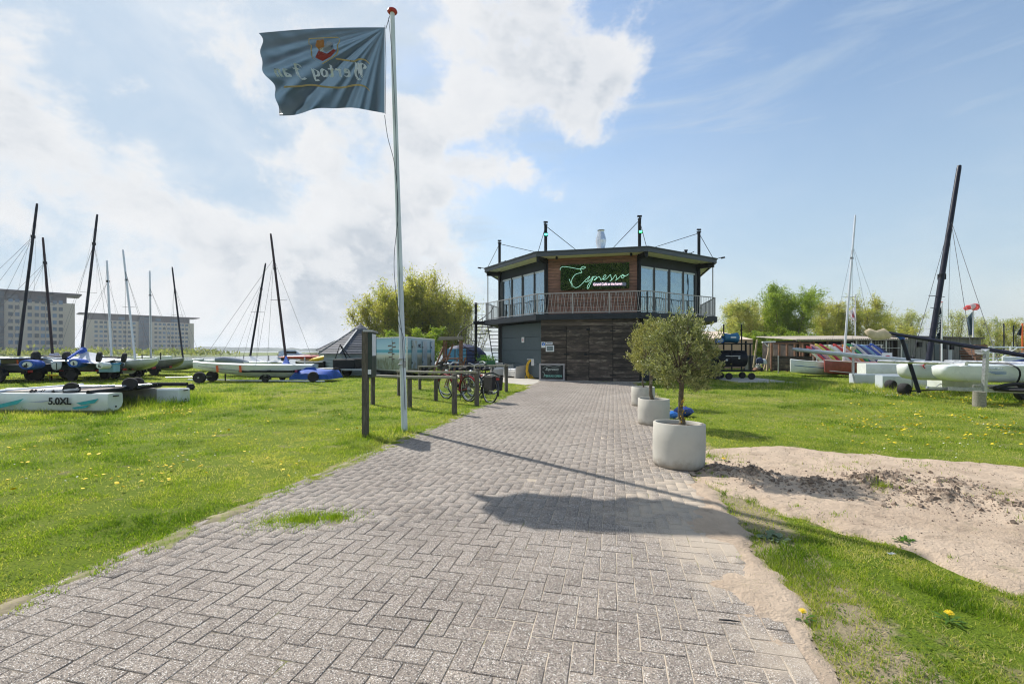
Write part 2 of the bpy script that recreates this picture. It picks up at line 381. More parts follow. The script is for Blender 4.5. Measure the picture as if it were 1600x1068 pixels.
# -- lawn material (soil and thatch seen between blades)
def lawnmat():
    m = bpy.data.materials.new('lawn_ground'); m.use_nodes = True; t = m.node_tree; b = t.nodes['Principled BSDF']
    p = nd(t, 'ShaderNodeTexCoord').outputs['Object']
    c = mixc(t, mapr(t, noi(t, p, .55, 6, .62), .35, .68), (.14,.20,.018), (.21,.26,.03))
    c = mixc(t, mapr(t, noi(t, p, .23, 5, .6, .5), .50, .72, 0, .75), c, (.33,.29,.11))
    c = mixc(t, mapr(t, noi(t, p, 55, 4, .7), .42, .66, 0, .75), c, (.05,.085,.012))
    c = mixc(t, mapr(t, noi(t, p, 2.6, 5, .7), .56, .70, 0, .7), c, (.27,.22,.13))
    sxy = nd(t, 'ShaderNodeSeparateXYZ', ins={0: p}).outputs
    s = mth(t, 'ADD', mth(t, 'MULTIPLY', mth(t, 'SUBTRACT', sxy[0], P0.x), PU.x), mth(t, 'MULTIPLY', mth(t, 'SUBTRACT', sxy[1], P0.y), PU.y))
    fr = mth(t, 'MULTIPLY', mapr(t, s, -.34, -.06), mapr(t, s, 4.8, 4.35)); fr = mapr(t, mth(t, 'ADD', fr, mth(t, 'MULTIPLY', mth(t, 'SUBTRACT', noi(t, p, 4, 6, .7), .5), 1.6)), .45, .85, 0, .9)
    c = mixc(t, fr, c, (.36,.29,.20))
    t.links.new(c, b.inputs['Base Color']); b.inputs['Roughness'].default_value = .95; b.inputs['Specular IOR Level'].default_value = .1
    bp = nd(t, 'ShaderNodeBump', ins={'Strength': 1.0, 'Distance': .03, 'Height': noi(t, p, 34, 5, .7)}); t.links.new(bp.outputs[0], b.inputs['Normal'])
    return m
def gridmesh(name, xs, ys, zf, mat, keep=None):
    X, Y = np.meshgrid(xs, ys); Z = zf(X, Y); n, mm = X.shape
    co = np.stack([X, Y, Z], -1).reshape(-1, 3).astype(np.float32)
    i = np.arange(n*mm).reshape(n, mm); q = np.stack([i[:-1,:-1], i[:-1,1:], i[1:,1:], i[1:,:-1]], -1).reshape(-1, 4)
    if keep is not None:
        k = keep(X, Y).reshape(-1); q = q[k[q].any(1)]
    return npmesh(name, co, q, mat, smooth=True)
def npmesh(name, co, q, mat, smooth=False, attr=None, link=True):
    me = bpy.data.meshes.new(name); k = q.shape[1]
    me.vertices.add(len(co)); me.vertices.foreach_set('co', np.ascontiguousarray(co, np.float32).ravel())
    me.loops.add(q.size); me.loops.foreach_set('vertex_index', q.astype(np.int32).ravel())
    me.polygons.add(len(q)); me.polygons.foreach_set('loop_start', np.arange(0, q.size, k, dtype=np.int32))
    me.polygons.foreach_set('loop_total', np.full(len(q), k, np.int32))
    if attr is not None:
        a = me.attributes.new('tone', 'FLOAT', 'POINT'); a.data.foreach_set('value', attr.astype(np.float32))
    me.update(calc_edges=True); me.validate()
    if smooth: me.polygons.foreach_set('use_smooth', np.ones(len(q), bool))
    me.materials.append(mat)
    o = bpy.data.objects.new(name, me)
    if link: COL.objects.link(o)
    return o
LAWN = lawnmat()
SHORE = [(-900,150),(-900,-60),(900,-60),(900,1400),(260,1400),(120,300),(60,110),(10,62),(-6,44),(-14,36),(-24,40),(-45,38),(-90,45),(-200,60)]
g = MB(); g.v = [(x,y,0) for x,y in SHORE]+[(x,y,-1.5) for x,y in SHORE]; n_ = len(SHORE)
g.f = [tuple(range(n_))]+[(i,(i+1)%n_,n_+(i+1)%n_,n_+i) for i in range(n_)]
tag(g.build('grass_ground', LAWN), kind='structure')
lakem = pbr('lake_water', (.10,.15,.19), .16, var=.15, vs=.05, bump=.6, bs=1.6, stretch=(.35,1,1))
w_ = MB().quad((-3500,-80,-.55),(3500,-80,-.55),(3500,4500,-.55),(-3500,4500,-.55)); tag(w_.build('lake_water', lakem), kind='structure')

# -- paved path
def pavermat():
    m = bpy.data.materials.new('paver_concrete'); m.use_nodes = True; t = m.node_tree; b = t.nodes['Principled BSDF']
    ge = nd(t, 'ShaderNodeNewGeometry'); p = ge.outputs['Position']; isl = ge.outputs['Random Per Island']
    oi = nd(t, 'ShaderNodeObjectInfo').outputs['Random']; r = mth(t, 'FRACT', mth(t, 'ADD', isl, oi))
    base = mixc(t, r, (.245,.205,.172), (.32,.272,.23))
    base = mixc(t, mapr(t, noi(t, p, .9, 5, .6), .4, .68), base, (.345,.297,.252))
    base = mixc(t, mapr(t, noi(t, p, .55, 4, .6, .6), .48, .66, 0, .45), base, (.185,.155,.13))
    base = mixc(t, mapr(t, noi(t, p, 9, 6, .7, .3), .60, .74, 0, .35), base, (.20,.17,.15))
    vo = nd(t, 'ShaderNodeTexVoronoi', ins={'Vector': p, 'Scale': 210}).outputs
    sp = nd(t, 'ShaderNodeSeparateColor', ins={0: vo['Color']}).outputs[0]
    inside = mapr(t, vo['Distance'], .55, .30)
    base = mixc(t, mth(t, 'MULTIPLY', mapr(t, sp, .05, .50, 1, 0), .88), base, (.075,.068,.066))
    base = mixc(t, mth(t, 'MULTIPLY', mapr(t, sp, .74, .90), inside), base, (.80,.78,.74))
    sxy = nd(t, 'ShaderNodeSeparateXYZ', ins={0: p}).outputs
    s = mth(t, 'ADD', mth(t, 'MULTIPLY', mth(t, 'SUBTRACT', sxy[0], P0.x), PU.x), mth(t, 'MULTIPLY', mth(t, 'SUBTRACT', sxy[1], P0.y), PU.y))
    # blown sand : thick beside the sand patch, a pale fan across the path
    fan = vmth(t, 'DISTANCE', vmth(t, 'MULTIPLY', p, (1, .75, 0)), (1.05, 3.0, 0), out=1)
    sand = mth(t, 'ADD', mapr(t, s, 2.9, 4.15, 0, .62), mapr(t, fan, 1.25, 0, 0, .46))
    sand = mth(t, 'MULTIPLY', sand, mapr(t, sxy[1], 9.5, 5.0))
    n = noi(t, p, 2.3, 7, .62, .4)
    base = mixc(t, mapr(t, mth(t, 'ADD', sand, mth(t, 'MULTIPLY', mth(t, 'SUBTRACT', n, .5), 1.5)), .34, .86, 0, .86), base, (.46,.385,.305))
    base = mixc(t, mapr(t, noi(t, p, 5.0, 5, .6, 1), .70, .76, 0, .5), base, (.42,.39,.36))
    t.links.new(base, b.inputs['Base Color']); b.inputs['Roughness'].default_value = .88; b.inputs['Specular IOR Level'].default_value = .25
    bp = nd(t, 'ShaderNodeBump', ins={'Strength': .55, 'Distance': .003, 'Height': mth(t, 'ADD', vo['Distance'], noi(t, p, 260, 3))}); t.links.new(bp.outputs[0], b.inputs['Normal'])
    return m
def jointmat():
    m = bpy.data.materials.new('joint_sand'); m.use_nodes = True; t = m.node_tree; b = t.nodes['Principled BSDF']
    p = nd(t, 'ShaderNodeNewGeometry').outputs['Position']
    sxy = nd(t, 'ShaderNodeSeparateXYZ', ins={0: p}).outputs
    s = mth(t, 'ADD', mth(t, 'MULTIPLY', mth(t, 'SUBTRACT', sxy[0], P0.x), PU.x), mth(t, 'MULTIPLY', mth(t, 'SUBTRACT', sxy[1], P0.y), PU.y))
    k = mth(t, 'ADD', mapr(t, s, 1.9, 3.4, 0, .75), mth(t, 'MULTIPLY', mth(t, 'SUBTRACT', noi(t, p, 1.6, 5), .5), 1.2))
    c = mixc(t, mapr(t, k, .05, .5), (.20,.17,.135), (.50,.42,.33))
    c = mixc(t, mapr(t, noi(t, p, 4.3, 5, .6), .60, .68, 0, .8), c, (.19,.20,.05))
    t.links.new(c, b.inputs['Base Color']); b.inputs['Roughness'].default_value = 1
    return m
PAVER = pavermat(); JOINT = jointmat()
poly = [tuple((P0+PU*s+PV*l).xy) for s, l in ((-.03,-3.2),(3.985,-3.2),(3.985,18.3),(-.03,18.9))]
path = MB(); path.add([(x,y,.0222) for x,y in poly], [(0,1,2,3)]); path = tag(path.build('paved_path', JOINT), kind='structure')
bw = .1025; hh = .0035
def pav_mesh(lx, ly, name='paver'):
    a, b2, h, c = lx/2, ly/2, .030, .0028
    vs = [(-a,-b2,-h),(a,-b2,-h),(a,b2,-h),(-a,b2,-h),(-a,-b2,-c),(a,-b2,-c),(a,b2,-c),(-a,b2,-c),(-a+c,-b2+c,0),(a-c,-b2+c,0),(a-c,b2-c,0),(-a+c,b2-c,0)]
    fs = [(0,1,5,4),(1,2,6,5),(2,3,7,6),(3,0,4,7),(4,5,9,8),(5,6,10,9),(6,7,11,10),(7,4,8,11),(8,9,10,11)]
    return vs, fs
pvs, pfs = pav_mesh(2*bw-.005, bw-.005)
me_pav = bpy.data.meshes.new('paver'); me_pav.from_pydata(pvs, [], pfs); me_pav.materials.append(PAVER)
R0 = Matrix((PU, PV, V((0,0,1)))).transposed()
bricks = []; halves = []
for i in range(-1, 42):
    for j in range(-12, 190):
        k = (i-j) % 4
        if k == 0: c, q = (i+1, j+.5), 0
        elif k == 3: c, q = (i+.5, j+1), 1
        else: continue
        half = (k == 0 and i == -1)
        if i == -1 and not half: continue
        if half: c = (.5, j+.5); q = 2
        s, l = c[0]*bw-.0, c[1]*bw
        if i > 38: continue
        if k == 0 and i == 38: q = 2; s = (i+.5)*bw
        p = P0+PU*s+PV*l
        if (p-SB).dot(BN) > -.12 or p.y < .9: continue
        if ((p.x-TUFT[0])/.30)**2+((p.y-TUFT[1])/.11)**2 < .55: continue
        z = .0262+.0025*(noise.noise((p.x*.9, p.y*.9, 0)))+.002*(noise.noise((p.x*3, p.y*3, 5)))+random.gauss(0, .0008)
        E = Euler((random.gauss(0, .006), random.gauss(0, .006), random.gauss(0, .008)+(math.pi/2 if q == 1 else 0)))
        if q == 2: halves.append((p+V((0,0,z)), E)); continue
        vis = p.y > 1.9 and abs(p.x/p.y) < 1.13
        bricks.append((math.hypot(p.x, p.y) if vis else 99, p+V((0,0,z)), E))
for j in range(-22, 96):                      # edge course of stretchers down both sides
    for s in (-.052+random.gauss(0,.006),):
        l = (j+.5)*.1976; p = P0+PU*s+PV*l
        if (p-SB).dot(BN) > -.12 or p.y < .9: continue
        bricks.append((98, p+V((0,0,.018+random.gauss(0,.002))), Euler((0,0,math.pi/2+random.gauss(0,.012)))))
bricks.sort(key=lambda b: b[0])
for _, p, E in bricks[:300]:
    inst('paver', me_pav, path, Matrix.Translation(p) @ (R0.to_4x4()) @ E.to_matrix().to_4x4())
pa = np.array(pvs); vv = []
for p, E in halves: Rm = np.array(R0 @ E.to_matrix()); vv.append((pa*np.array((.48,1,1))) @ Rm.T + np.array(p))
for _, p, E in bricks[300:]:
    Rm = np.array(R0 @ E.to_matrix()); vv.append(pa @ Rm.T + np.array(p))
co = np.concatenate(vv); nb = len(vv); ff = (np.array(pfs)[None]+12*np.arange(nb)[:,None,None]).reshape(-1, 4)
o = npmesh('far_pavers', co, ff, PAVER); o.parent = path; o['kind'] = 'stuff'

# -- pale concrete apron in front of the grey doors
fo = MB(); fo.prism(FORE[:], -.05, .012); tag(fo.build('concrete_apron', M['slab']), kind='structure')
pd = MB(); pd.prism([(10.0,20.2),(12.5,19.9),(12.6,23.3),(10.2,23.6)], -.05, .016); tag(pd.build('barbecue_slab', M['slab']), kind='structure')
gs = MB(); gs.prism([tuple((SB+BD*a+BN*b).xy) for a,b in ((.1,-.10),(4.9,-.10),(4.9,.6),(.1,.6))], -.05, .028); tag(gs.build('threshold_strip', M['slab']), kind='structure')

# -- sand
def sandmat():
    m = bpy.data.materials.new('dry_sand'); m.use_nodes = True; t = m.node_tree; b = t.nodes['Principled BSDF']
    p = nd(t, 'ShaderNodeNewGeometry').outputs['Position']
    c = mixc(t, mapr(t, noi(t, p, 1.5, 7, .65), .36, .66), (.64,.50,.375), (.52,.395,.29))
    c = mixc(t, mapr(t, noi(t, p, 3.2, 8, .75, .5), .52, .68, 0, .6), c, (.26,.19,.14))
    c = mixc(t, mapr(t, noi(t, p, 2.3, 8, .75, .3), .57, .70, 0, .45), c, (.16,.18,.05))
    lm = None
    for x_, y_, r_, h_ in LUMPS[:8]:
        g_ = mapr(t, vmth(t, 'DISTANCE', vmth(t, 'MULTIPLY', p, (1,1,0)), (x_,y_,0), out=1), r_*1.25, 0.0, 0, .55); lm = g_ if lm is None else mth(t, 'MAXIMUM', lm, g_)
    c = mixc(t, mapr(t, mth(t, 'ADD', lm, mth(t, 'MULTIPLY', mth(t, 'SUBTRACT', noi(t, p, 11, 8, .75), .5), 1.5)), .30, .62, 0, .85), c, (.155,.115,.085))
    c = mixc(t, mapr(t, noi(t, p, 130, 3, .7), .35, .7, 0, .35), c, (.62,.52,.42))
    t.links.new(c, b.inputs['Base Color']); b.inputs['Roughness'].default_value = 1; b.inputs['Specular IOR Level'].default_value = .1
    h = mth(t, 'ADD', mth(t, 'MULTIPLY', noi(t, p, 14, 8, .7), 1.0), mth(t, 'MULTIPLY', noi(t, p, 70, 4, .7), .35))
    bp = nd(t, 'ShaderNodeBump', ins={'Strength': 1.0, 'Distance': .045, 'Height': h}); t.links.new(bp.outputs[0], b.inputs['Normal'])
    return m
LUMPS = [(2.62,5.0,.30,.09),(3.05,4.6,.26,.06),(3.5,4.5,.30,.10),(3.9,4.15,.30,.08),(4.35,3.95,.30,.06),(2.35,5.35,.22,.05),(3.95,4.8,.35,.06),(4.5,4.6,.3,.05),(3.3,6.3,.5,.03)]
SANDM = sandmat()
def sandz(X, Y):
    sd = sdist(X, Y, SAND)+(fbm(X, Y, 3.0, 3, 2)-.5)*.28+(fbm(X, Y, 1.6, 4, 6)-.5)*.55
    z = np.clip(sd*.28, -.05, .028)+.006
    lump = 0
    for x, y, r, h in LUMPS: lump = lump+h*np.exp(-((X-x)**2+(Y-y)**2)/(r*r*.5))
    rough = np.clip(lump*16, .18, 1.4)
    z = z+np.clip(sd*4, 0, 1)*(lump*(.45+1.0*fbm(X, Y, 7, 3, 1))+rough*.09*(fbm(X, Y, 10, 4, 3)-.5)+.035*(fbm(X, Y, 1.4, 3, 4)-.45)+.03*(fbm(X, Y, 4.5, 3, 7)-.5))
    return np.where(z < -.02, -.03, z)
tag(gridmesh('sand_patch', np.arange(1.6, 9.6, .022), np.arange(1.5, 7.2, .022), sandz, SANDM, keep=lambda X, Y: sandz(X, Y) > -.02), kind='structure')
def spillz(X, Y):                             # sand blown over the right edge of the pavers
    s = lat(X, Y); n = fbm(X, Y, 2.2, 4, 6)-.5; n2 = fbm(X, Y, 9, 3, 1)-.5
    k = np.clip((s-3.90)*.10, -.05, .018)-np.clip((s-4.04)*.34, 0, .2)+n*.085+n2*.02-np.clip((Y-4.6)*.03, 0, .1)-np.clip((2.4-Y)*.012, 0, .1)-.002
    return np.clip(.027+k, -.02, .036)
tag(gridmesh('sand_spill', np.arange(.9, 3.2, .02), np.arange(1.3, 6.4, .02), spillz, SANDM, keep=lambda X, Y: (spillz(X, Y) > .012) & (lat(X, Y) > 3.0) & (lat(X, Y) < 4.42)), kind='structure')
def fringez(X, Y):                            # earth and dead thatch creeping over the left edge of the pavers
    s = lat(X, Y); n = fbm(X, Y, 1.7, 4, 3)-.5; n2 = fbm(X, Y, 8, 4, 1)-.5
    return np.clip(.024+n*.10+n2*.05-np.clip((s+.03)*.16, 0, .2)-np.clip((-.03-s)*.4, 0, .2), .0, .036)
FRM = pbr('path_edge_earth', (.28,.235,.15), 1, var=.35, vs=7, bump=1, bs=50, col2=(.19,.21,.05), c2=(.44,.58))
tag(gridmesh('path_edge_earth', np.arange(-3.6, .9, .018), np.arange(1.4, 15, .018), fringez, FRM, keep=lambda X, Y: (fringez(X, Y) > .0265) & (lat(X, Y) > -.22) & (lat(X, Y) < .30)), kind='structure')
# clods of earth and sand
def blobs_mesh(name, pts, mat, kind='stuff', parent=None, sub=None):
    base = [V(v) for v in ((1,0,0),(-1,0,0),(0,1,0),(0,-1,0),(0,0,1),(0,0,-1),(.62,.62,.4),(-.62,.62,.4),(-.62,-.62,.4),(.62,-.62,.4))]
    fs = [(4,6,7),(4,7,8),(4,8,9),(4,9,6),(0,2,6),(2,1,7),(1,3,8),(3,0,9),(2,7,6),(1,8,7),(3,9,8),(0,6,9),(5,2,0),(5,1,2),(5,3,1),(5,0,3)]
    b = MB()
    for x, y, z, r in pts:
        Rm = Euler((random.random()*6, random.random()*6, random.random()*6)).to_matrix()
        b.add([V((x,y,z))+Rm @ (v*r*random.uniform(.6,1.15)) for v in base], fs)
    o = b.build(name, mat, parent); o['kind'] = kind; return o
cl = []
for x, y, r, h in LUMPS[:8]:
    for _ in range(int(220*h/.05)):
        a = random.random()*6.28; q = abs(random.gauss(0, r*.95)); X, Y = x+q*math.cos(a), y+q*math.sin(a)
        if lat(X, Y) < PW+.05: continue
        cl.append((X, Y, float(sandz(np.array([X]), np.array([Y]))[0])+.002, random.uniform(.004,.014) if random.random() < .90 else random.uniform(.014,.038)))
for _ in range(3200):
    X, Y = random.uniform(2.1, 7), random.uniform(2.4, 6.6)
    if float(sdist(np.array([X]), np.array([Y]), SAND)[0]) > 0.05: cl.append((X, Y, float(sandz(np.array([X]), np.array([Y]))[0]), random.uniform(.002,.008)))
clodm = pbr('earth_clod', (.25,.19,.145), 1, var=.4, vs=9, bump=.8, bs=60, isl=True, rand=.35)
blobs_mesh('earth_clods', cl, clodm)
pb = []
for _ in range(260):
    s, l = random.uniform(2.2, 4.1), random.uniform(-.6, 6); p = P0+PU*s+PV*l
    if random.random() < (s/4.1)**2: pb.append((p.x, p.y, .031, random.uniform(.001,.0045)))
blobs_mesh('path_grit', pb, clodm)

# -- grass blades
def blades(name, X, Y, h, w, mat, tone, z0=None, lean=.5):
    n = len(X); a = rng.random(n)*6.283; le = rng.normal(0, lean, (n, 2))*h[:,None]
    ca, sa = np.cos(a), np.sin(a); z = np.zeros(n) if z0 is None else z0
    p0 = np.stack([X-ca*w/2, Y-sa*w/2, z], -1); p1 = np.stack([X+ca*w/2, Y+sa*w/2, z], -1)
    p2 = np.stack([X+le[:,0], Y+le[:,1], z+h*np.clip(1-.35*(le**2).sum(1)/(h*h+1e-9), .35, 1)], -1)
    co = np.stack([p0, p1, p2], 1).reshape(-1, 3); q = np.arange(3*n).reshape(-1, 3)
    o = npmesh(name, co, q, mat, attr=np.repeat(tone, 3)); o['kind'] = 'stuff'; return o
def grassmat():
    m = bpy.data.materials.new('grass_blades'); m.use_nodes = True; t = m.node_tree; t.nodes.clear()
    tone = nd(t, 'ShaderNodeAttribute', attribute_name='tone').outputs['Fac']; p = nd(t, 'ShaderNodeNewGeometry').outputs['Position']
    r = nd(t, 'ShaderNodeValToRGB', ins={0: tone}); e = r.color_ramp; e.elements[0].color = (.055,.105,.012,1); e.elements[1].color = (.55,.46,.24,1)
    for q, c in ((.28,(.12,.195,.018)),(.52,(.215,.285,.030)),(.76,(.34,.355,.075))): x = e.elements.new(q); x.color = c+(1,)
    col = r.outputs[0]
    col = mixc(t, mapr(t, noi(t, p, .45, 7, .68, .5), .45, .66, 0, .65), col, (.42,.37,.14))
    b = nd(t, 'ShaderNodeBsdfPrincipled', ins={'Base Color': col, 'Roughness': .5, 'Specular IOR Level': .22})
    tl = nd(t, 'ShaderNodeBsdfTranslucent', ins={0: mixc(t, 1.0, col, (1.55,1.75,.6), 'MULTIPLY')})
    mx = nd(t, 'ShaderNodeMixShader', ins={0: .5, 1: b.outputs[0], 2: tl.outputs[0]}); nd(t, 'ShaderNodeOutputMaterial', ins={0: mx.outputs[0]})
    return m
GM = grassmat()
def lawn(n, dmin, dmax):
    d = dmin*np.exp(rng.random(n)*math.log(dmax/dmin)); k = rng.uniform(-1.2, 1.2, n); X = k*d; Y = d
    ok = ~bare(X, Y); X, Y, d = X[ok], Y[ok], d[ok]
    patch = fbm(X, Y, 1.6, 4, 0); fine = fbm(X, Y, 6, 3, 3)
    sL = lat(X, Y); edge = np.clip((-.02-sL)/.12, 0, 1)*np.clip(99*(sL < 2), 0, 1)+1.0*(sL >= 2)
    gap = fbm(X, Y, 2.6, 4, 5); keepp = np.clip((fine-.30)*5, .12, 1)*np.clip((gap-.36)*7, .22, 1)*np.clip(edge+.25, 0, 1)
    thin = rng.random(len(X)) < keepp; X, Y, d, patch, fine = X[thin], Y[thin], d[thin], patch[thin], fine[thin]
    h = (.010+.018*rng.random(len(X)))*(.45+1.15*np.clip(patch*1.5-.2, .2, 1.4))*(1+d/16); w = .0022+.00075*d
    # longer beside path edge, posts and under the stored boats
    e = np.abs(lat(X, Y)-PW-.12); h *= 1+.5*np.exp(-(e/.3)**2)
    for bx, by, br in ((-11.6,11.4,2.0),(-9.0,11.9,2.2),(-11,12.0,3),(-2.1,7.5,.5),(-1.88,7.96,.45),(-2.5,11.1,.6),(-1.3,10.1,.5),(12.5,16.8,3),(15.5,15.5,3),(17,11.3,4),(11,18.5,2)):
        h *= 1+1.3*np.exp(-((X-bx)**2+(Y-by)**2)/(br*br))
    tone = np.clip(rng.normal(.44, .19, len(X))+(.5-patch)*1.5+(.5-fbm(X, Y, .55, 3, 6))*1.1+(rng.random(len(X)) < .09)*.4+(gap[thin] < .44)*.22, 0, 1)
    return X, Y, h, w, tone
X, Y, h, w, tone = lawn(1150000, 1.75, 46)
blades('lawn_grass', X, Y, h, w, GM, tone)
nq = 14000; d = 1.8*np.exp(rng.random(nq)*math.log(14/1.8)); Xq = rng.uniform(-1.2,1.2,nq)*d; Yq = d; kq = ~bare(Xq, Yq) & (fbm(Xq, Yq, 2.0, 3, 7) > .52); Xq, Yq, d = Xq[kq], Yq[kq], d[kq]; mq = len(Xq)
aq = rng.random(mq)*6.283; Lq = .009+.013*rng.random(mq)+.0012*d; Dq = np.stack([np.cos(aq), np.sin(aq), .15+.3*rng.random(mq)], -1)*Lq[:,None]; Sq = np.stack([-np.sin(aq), np.cos(aq), 0*aq], -1)*(Lq*.32)[:,None]; Cq = np.stack([Xq, Yq, .006+.012*rng.random(mq)], -1)
o = npmesh('clover_leaves', np.stack([Cq, Cq+Dq*.55+Sq, Cq+Dq, Cq+Dq*.55-Sq], 1).reshape(-1,3), np.arange(4*mq).reshape(-1,4), leafmat('clover_leaf', (.07,.13,.02), (.13,.19,.04), trans=.35, rough=.8, spec=.05)); o['kind'] = 'stuff'
# wisps on the sand, taller tufts
X = []; Y = []; H2 = []
for x, y, n, r, hh2 in [(5.0,3.3,90,.12,.05),(5.6,4.6,60,.2,.04),(4.2,3.6,70,.08,.06),(3.55,4.35,120,.07,.07),(6.2,4.0,160,.35,.04),(4.9,5.4,90,.3,.03),(4.2,5.6,60,.3,.03),(3.6,5.2,40,.2,.04),(1.72,2.2,70,.05,.02),(-1.72,3.70,1900,.17,.034),(-1.46,3.77,900,.12,.028),(-1.95,3.66,700,.16,.02),(2.55,5.9,160,.18,.07),(2.3,6.2,200,.2,.08),(-1.95,7.98,350,.16,.09),(-2.40,7.45,300,.14,.09),(-1.30,10.05,200,.12,.09),
                      (-9.7,9.7,700,.5,.09),(-11.3,9.75,1000,1.2,.07),(-8.6,11.2,900,.9,.12),(-12.4,9.7,600,.8,.07)]+[((P0+PU*s_+PV*l_).x,(P0+PU*s_+PV*l_).y,int(26*k_),.05,.022) for s_,l_,k_ in [(random.gauss(-.01,.05), random.uniform(-1,15), random.uniform(.3,3)) for _ in range(420)]+[(random.gauss(4.16,.05), random.uniform(-1,12), random.uniform(.3,2.2)) for _ in range(200)]]+[(x_,y_,int(random.uniform(8,50)),random.uniform(.03,.12),.03) for x_,y_ in [(random.uniform(2.2,7.5), random.uniform(2.2,6.3)) for _ in range(110)] if sdist(np.array([x_]),np.array([y_]),SAND)[0] > 0 and fbm(np.array([x_]),np.array([y_]),1.3,3,2)[0] > .48]:
    a = rng.random(n)*6.283; q = np.abs(rng.normal(0, r, n)); X.append(x+q*np.cos(a)); Y.append(y+q*np.sin(a)*.8); H2.append(hh2*(.5+.8*rng.random(n)))
X = np.concatenate(X); Y = np.concatenate(Y); H2 = np.concatenate(H2)
z0 = np.maximum(0, np.where(sdist(X, Y, SAND) > 0, sandz(X, Y), 0)); z0 = np.where((lat(X, Y) > -.12) & (lat(X, Y) < 4.0), .0235, z0)
blades('grass_tufts', X, Y, H2, .003+.0007*Y, GM, np.clip(rng.normal(.45,.15,len(X)),0,1), z0, .4)

# -- dandelions and daisies
YEL = pbr('dandelion_yellow', (.85,.60,.01), .7, var=.1, emis=None); DSY = pbr('daisy_white', (.80,.80,.78), .7)
def flowers(name, pts, mat, r0):
    b = MB()
    for x, y, z in pts:
        r = r0*random.uniform(.7,1.2); tx, ty = random.gauss(0,.25), random.gauss(-.25,.25)
        ring = [V((x+r*math.cos(k*math.pi/4), y+r*math.sin(k*math.pi/4), z+r*(tx*math.cos(k*math.pi/4)+ty*math.sin(k*math.pi/4)))) for k in range(8)]
        b.add([V((x,y,z+r*.38))]+ring+[V((x,y,z-r*.5))], [(0,1+k,1+(k+1) % 8) for k in range(8)]+[(9,1+(k+1) % 8,1+k) for k in range(8)])
    o = b.build(name, mat, smooth=True); o['kind'] = 'stuff'; return o
def scatter(n, boxes):
    out = []
    tot = sum(b[4] for b in boxes)
    while len(out) < n:
        r = random.random()*tot
        for x0, x1, y0, y1, wt in boxes:
            r -= wt
            if r <= 0: break
        px, py = random.uniform(x0, x1), y0+(y1-y0)*random.random()**.8
        g_ = G(px, py)
        if bare(np.array([g_.x]), np.array([g_.y]))[0]: continue
        if float(fbm(np.array([g_.x]), np.array([g_.y]), 1.1, 3, 4)[0]) < .47: continue
        out.append((g_.x, g_.y, .035+.02*random.random()+.0012*g_.y))
    return out
dd = scatter(560, [(1280,1600,603,690,5.0),(1150,1600,650,700,1.2),(0,560,655,760,.9),(0,330,700,800,.35),(200,600,640,680,.9),(250,300,630,650,.5),(1380,1600,605,640,2.2),(960,1200,650,700,.2)])
flowers('dandelion_flowers', dd, YEL, .020)
flowers('daisy_flowers', scatter(380, [(1310,1440,606,622,4),(1200,1600,615,720,2),(0,600,660,760,.6),(540,640,690,740,.5)]), DSY, .010)
def dandelion(px, py, label, r=.021, z=None):
    g_ = G(px, py); t = thing('dandelion', label, 'dandelion', g_, group='large dandelions beside the path')
    h = MB()
    for lay, (rr, zz, n) in enumerate(((1,.0,16),(.72,.006,13),(.42,.010,9))):
        for k in range(n):
            a = 2*math.pi*(k+.5*lay)/n; c, s2 = math.cos(a), math.sin(a); q = r*rr
            h.add([(q*.2*c,q*.2*s2,.05+zz),(q*c-.12*q*s2,q*s2+.12*q*c,.052+zz*1.2),(q*1.05*c,q*1.05*s2,.049+zz),(q*c+.12*q*s2,q*s2-.12*q*c,.052+zz*1.2)], [(0,1,2,3)])
    h.lathe((0,0,.048), [(.001,-.012),(r*.35,-.004),(r*.5,.004),(.001,.012)], 8)
    h.build('flower_head', YEL, t)
    MB().tube([(0,0,0),(.003,0,.025),(0,0,.048)], .0018, 5).build('stem', M['grn'], t)
    for k in range(7):
        a = k*.9+px; L = random.uniform(.05,.085); b = MB(); pts = []
        for i in range(6):
            q = i/5; wd = .008*math.sin(q*3)*(1 if i % 2 else .45)+.001; x = L*q; z2 = .004+.02*math.sin(q*2.2)
            pts.append((V((x*math.cos(a)-wd*math.sin(a), x*math.sin(a)+wd*math.cos(a), z2)), V((x*math.cos(a)+wd*math.sin(a), x*math.sin(a)-wd*math.cos(a), z2))))
        for i in range(5): b.add([pts[i][0],pts[i][1],pts[i+1][1],pts[i+1][0]], [(0,1,2,3)])
        b.build('leaf', M['grn'], t)
    return t
M['grn'] = leafmat('broad_leaf', (.06,.14,.02), (.10,.20,.03))
dandelion(1254, 969, 'yellow dandelion at the corner where the grass meets the sandy path edge', .019)
dandelion(1483, 972, 'yellow dandelion in the near grass at the right, below the sand patch')
dandelion(1131, 722, 'yellow dandelion growing between the front planter and the sand', .028)
# broad-leaved weeds
def weed(px, py, R, n, label, mat, z=0):
    g_ = G(px, py); g_.z = z; t = thing('weed', label, 'weed', g_); b = MB()
    for k in range(n):
        a = random.random()*6.283; L = R*random.uniform(.6,1.1); el = random.uniform(.2,.9); wd = L*.22
        d = V((math.cos(a)*math.cos(el), math.sin(a)*math.cos(el), math.sin(el))); s2 = V((-math.sin(a), math.cos(a), 0)); o_ = V((random.gauss(0,R*.4), random.gauss(0,R*.4), 0))
        m1, m2 = o_+d*L*.35, o_+d*L*.7-V((0,0,L*.04)); tip = o_+d*L-V((0,0,L*.18))
        b.add([o_, m1-s2*wd*.8+V((0,0,wd*.3)), m2-s2*wd+V((0,0,wd*.3)), tip, m2+s2*wd+V((0,0,wd*.3)), m1+s2*wd*.8+V((0,0,wd*.3)), m1, m2], [(0,1,6),(0,6,5),(1,2,7,6),(6,7,4,5),(2,3,7),(7,3,4)])
    b.build('leaf_rosette', mat, t); return t
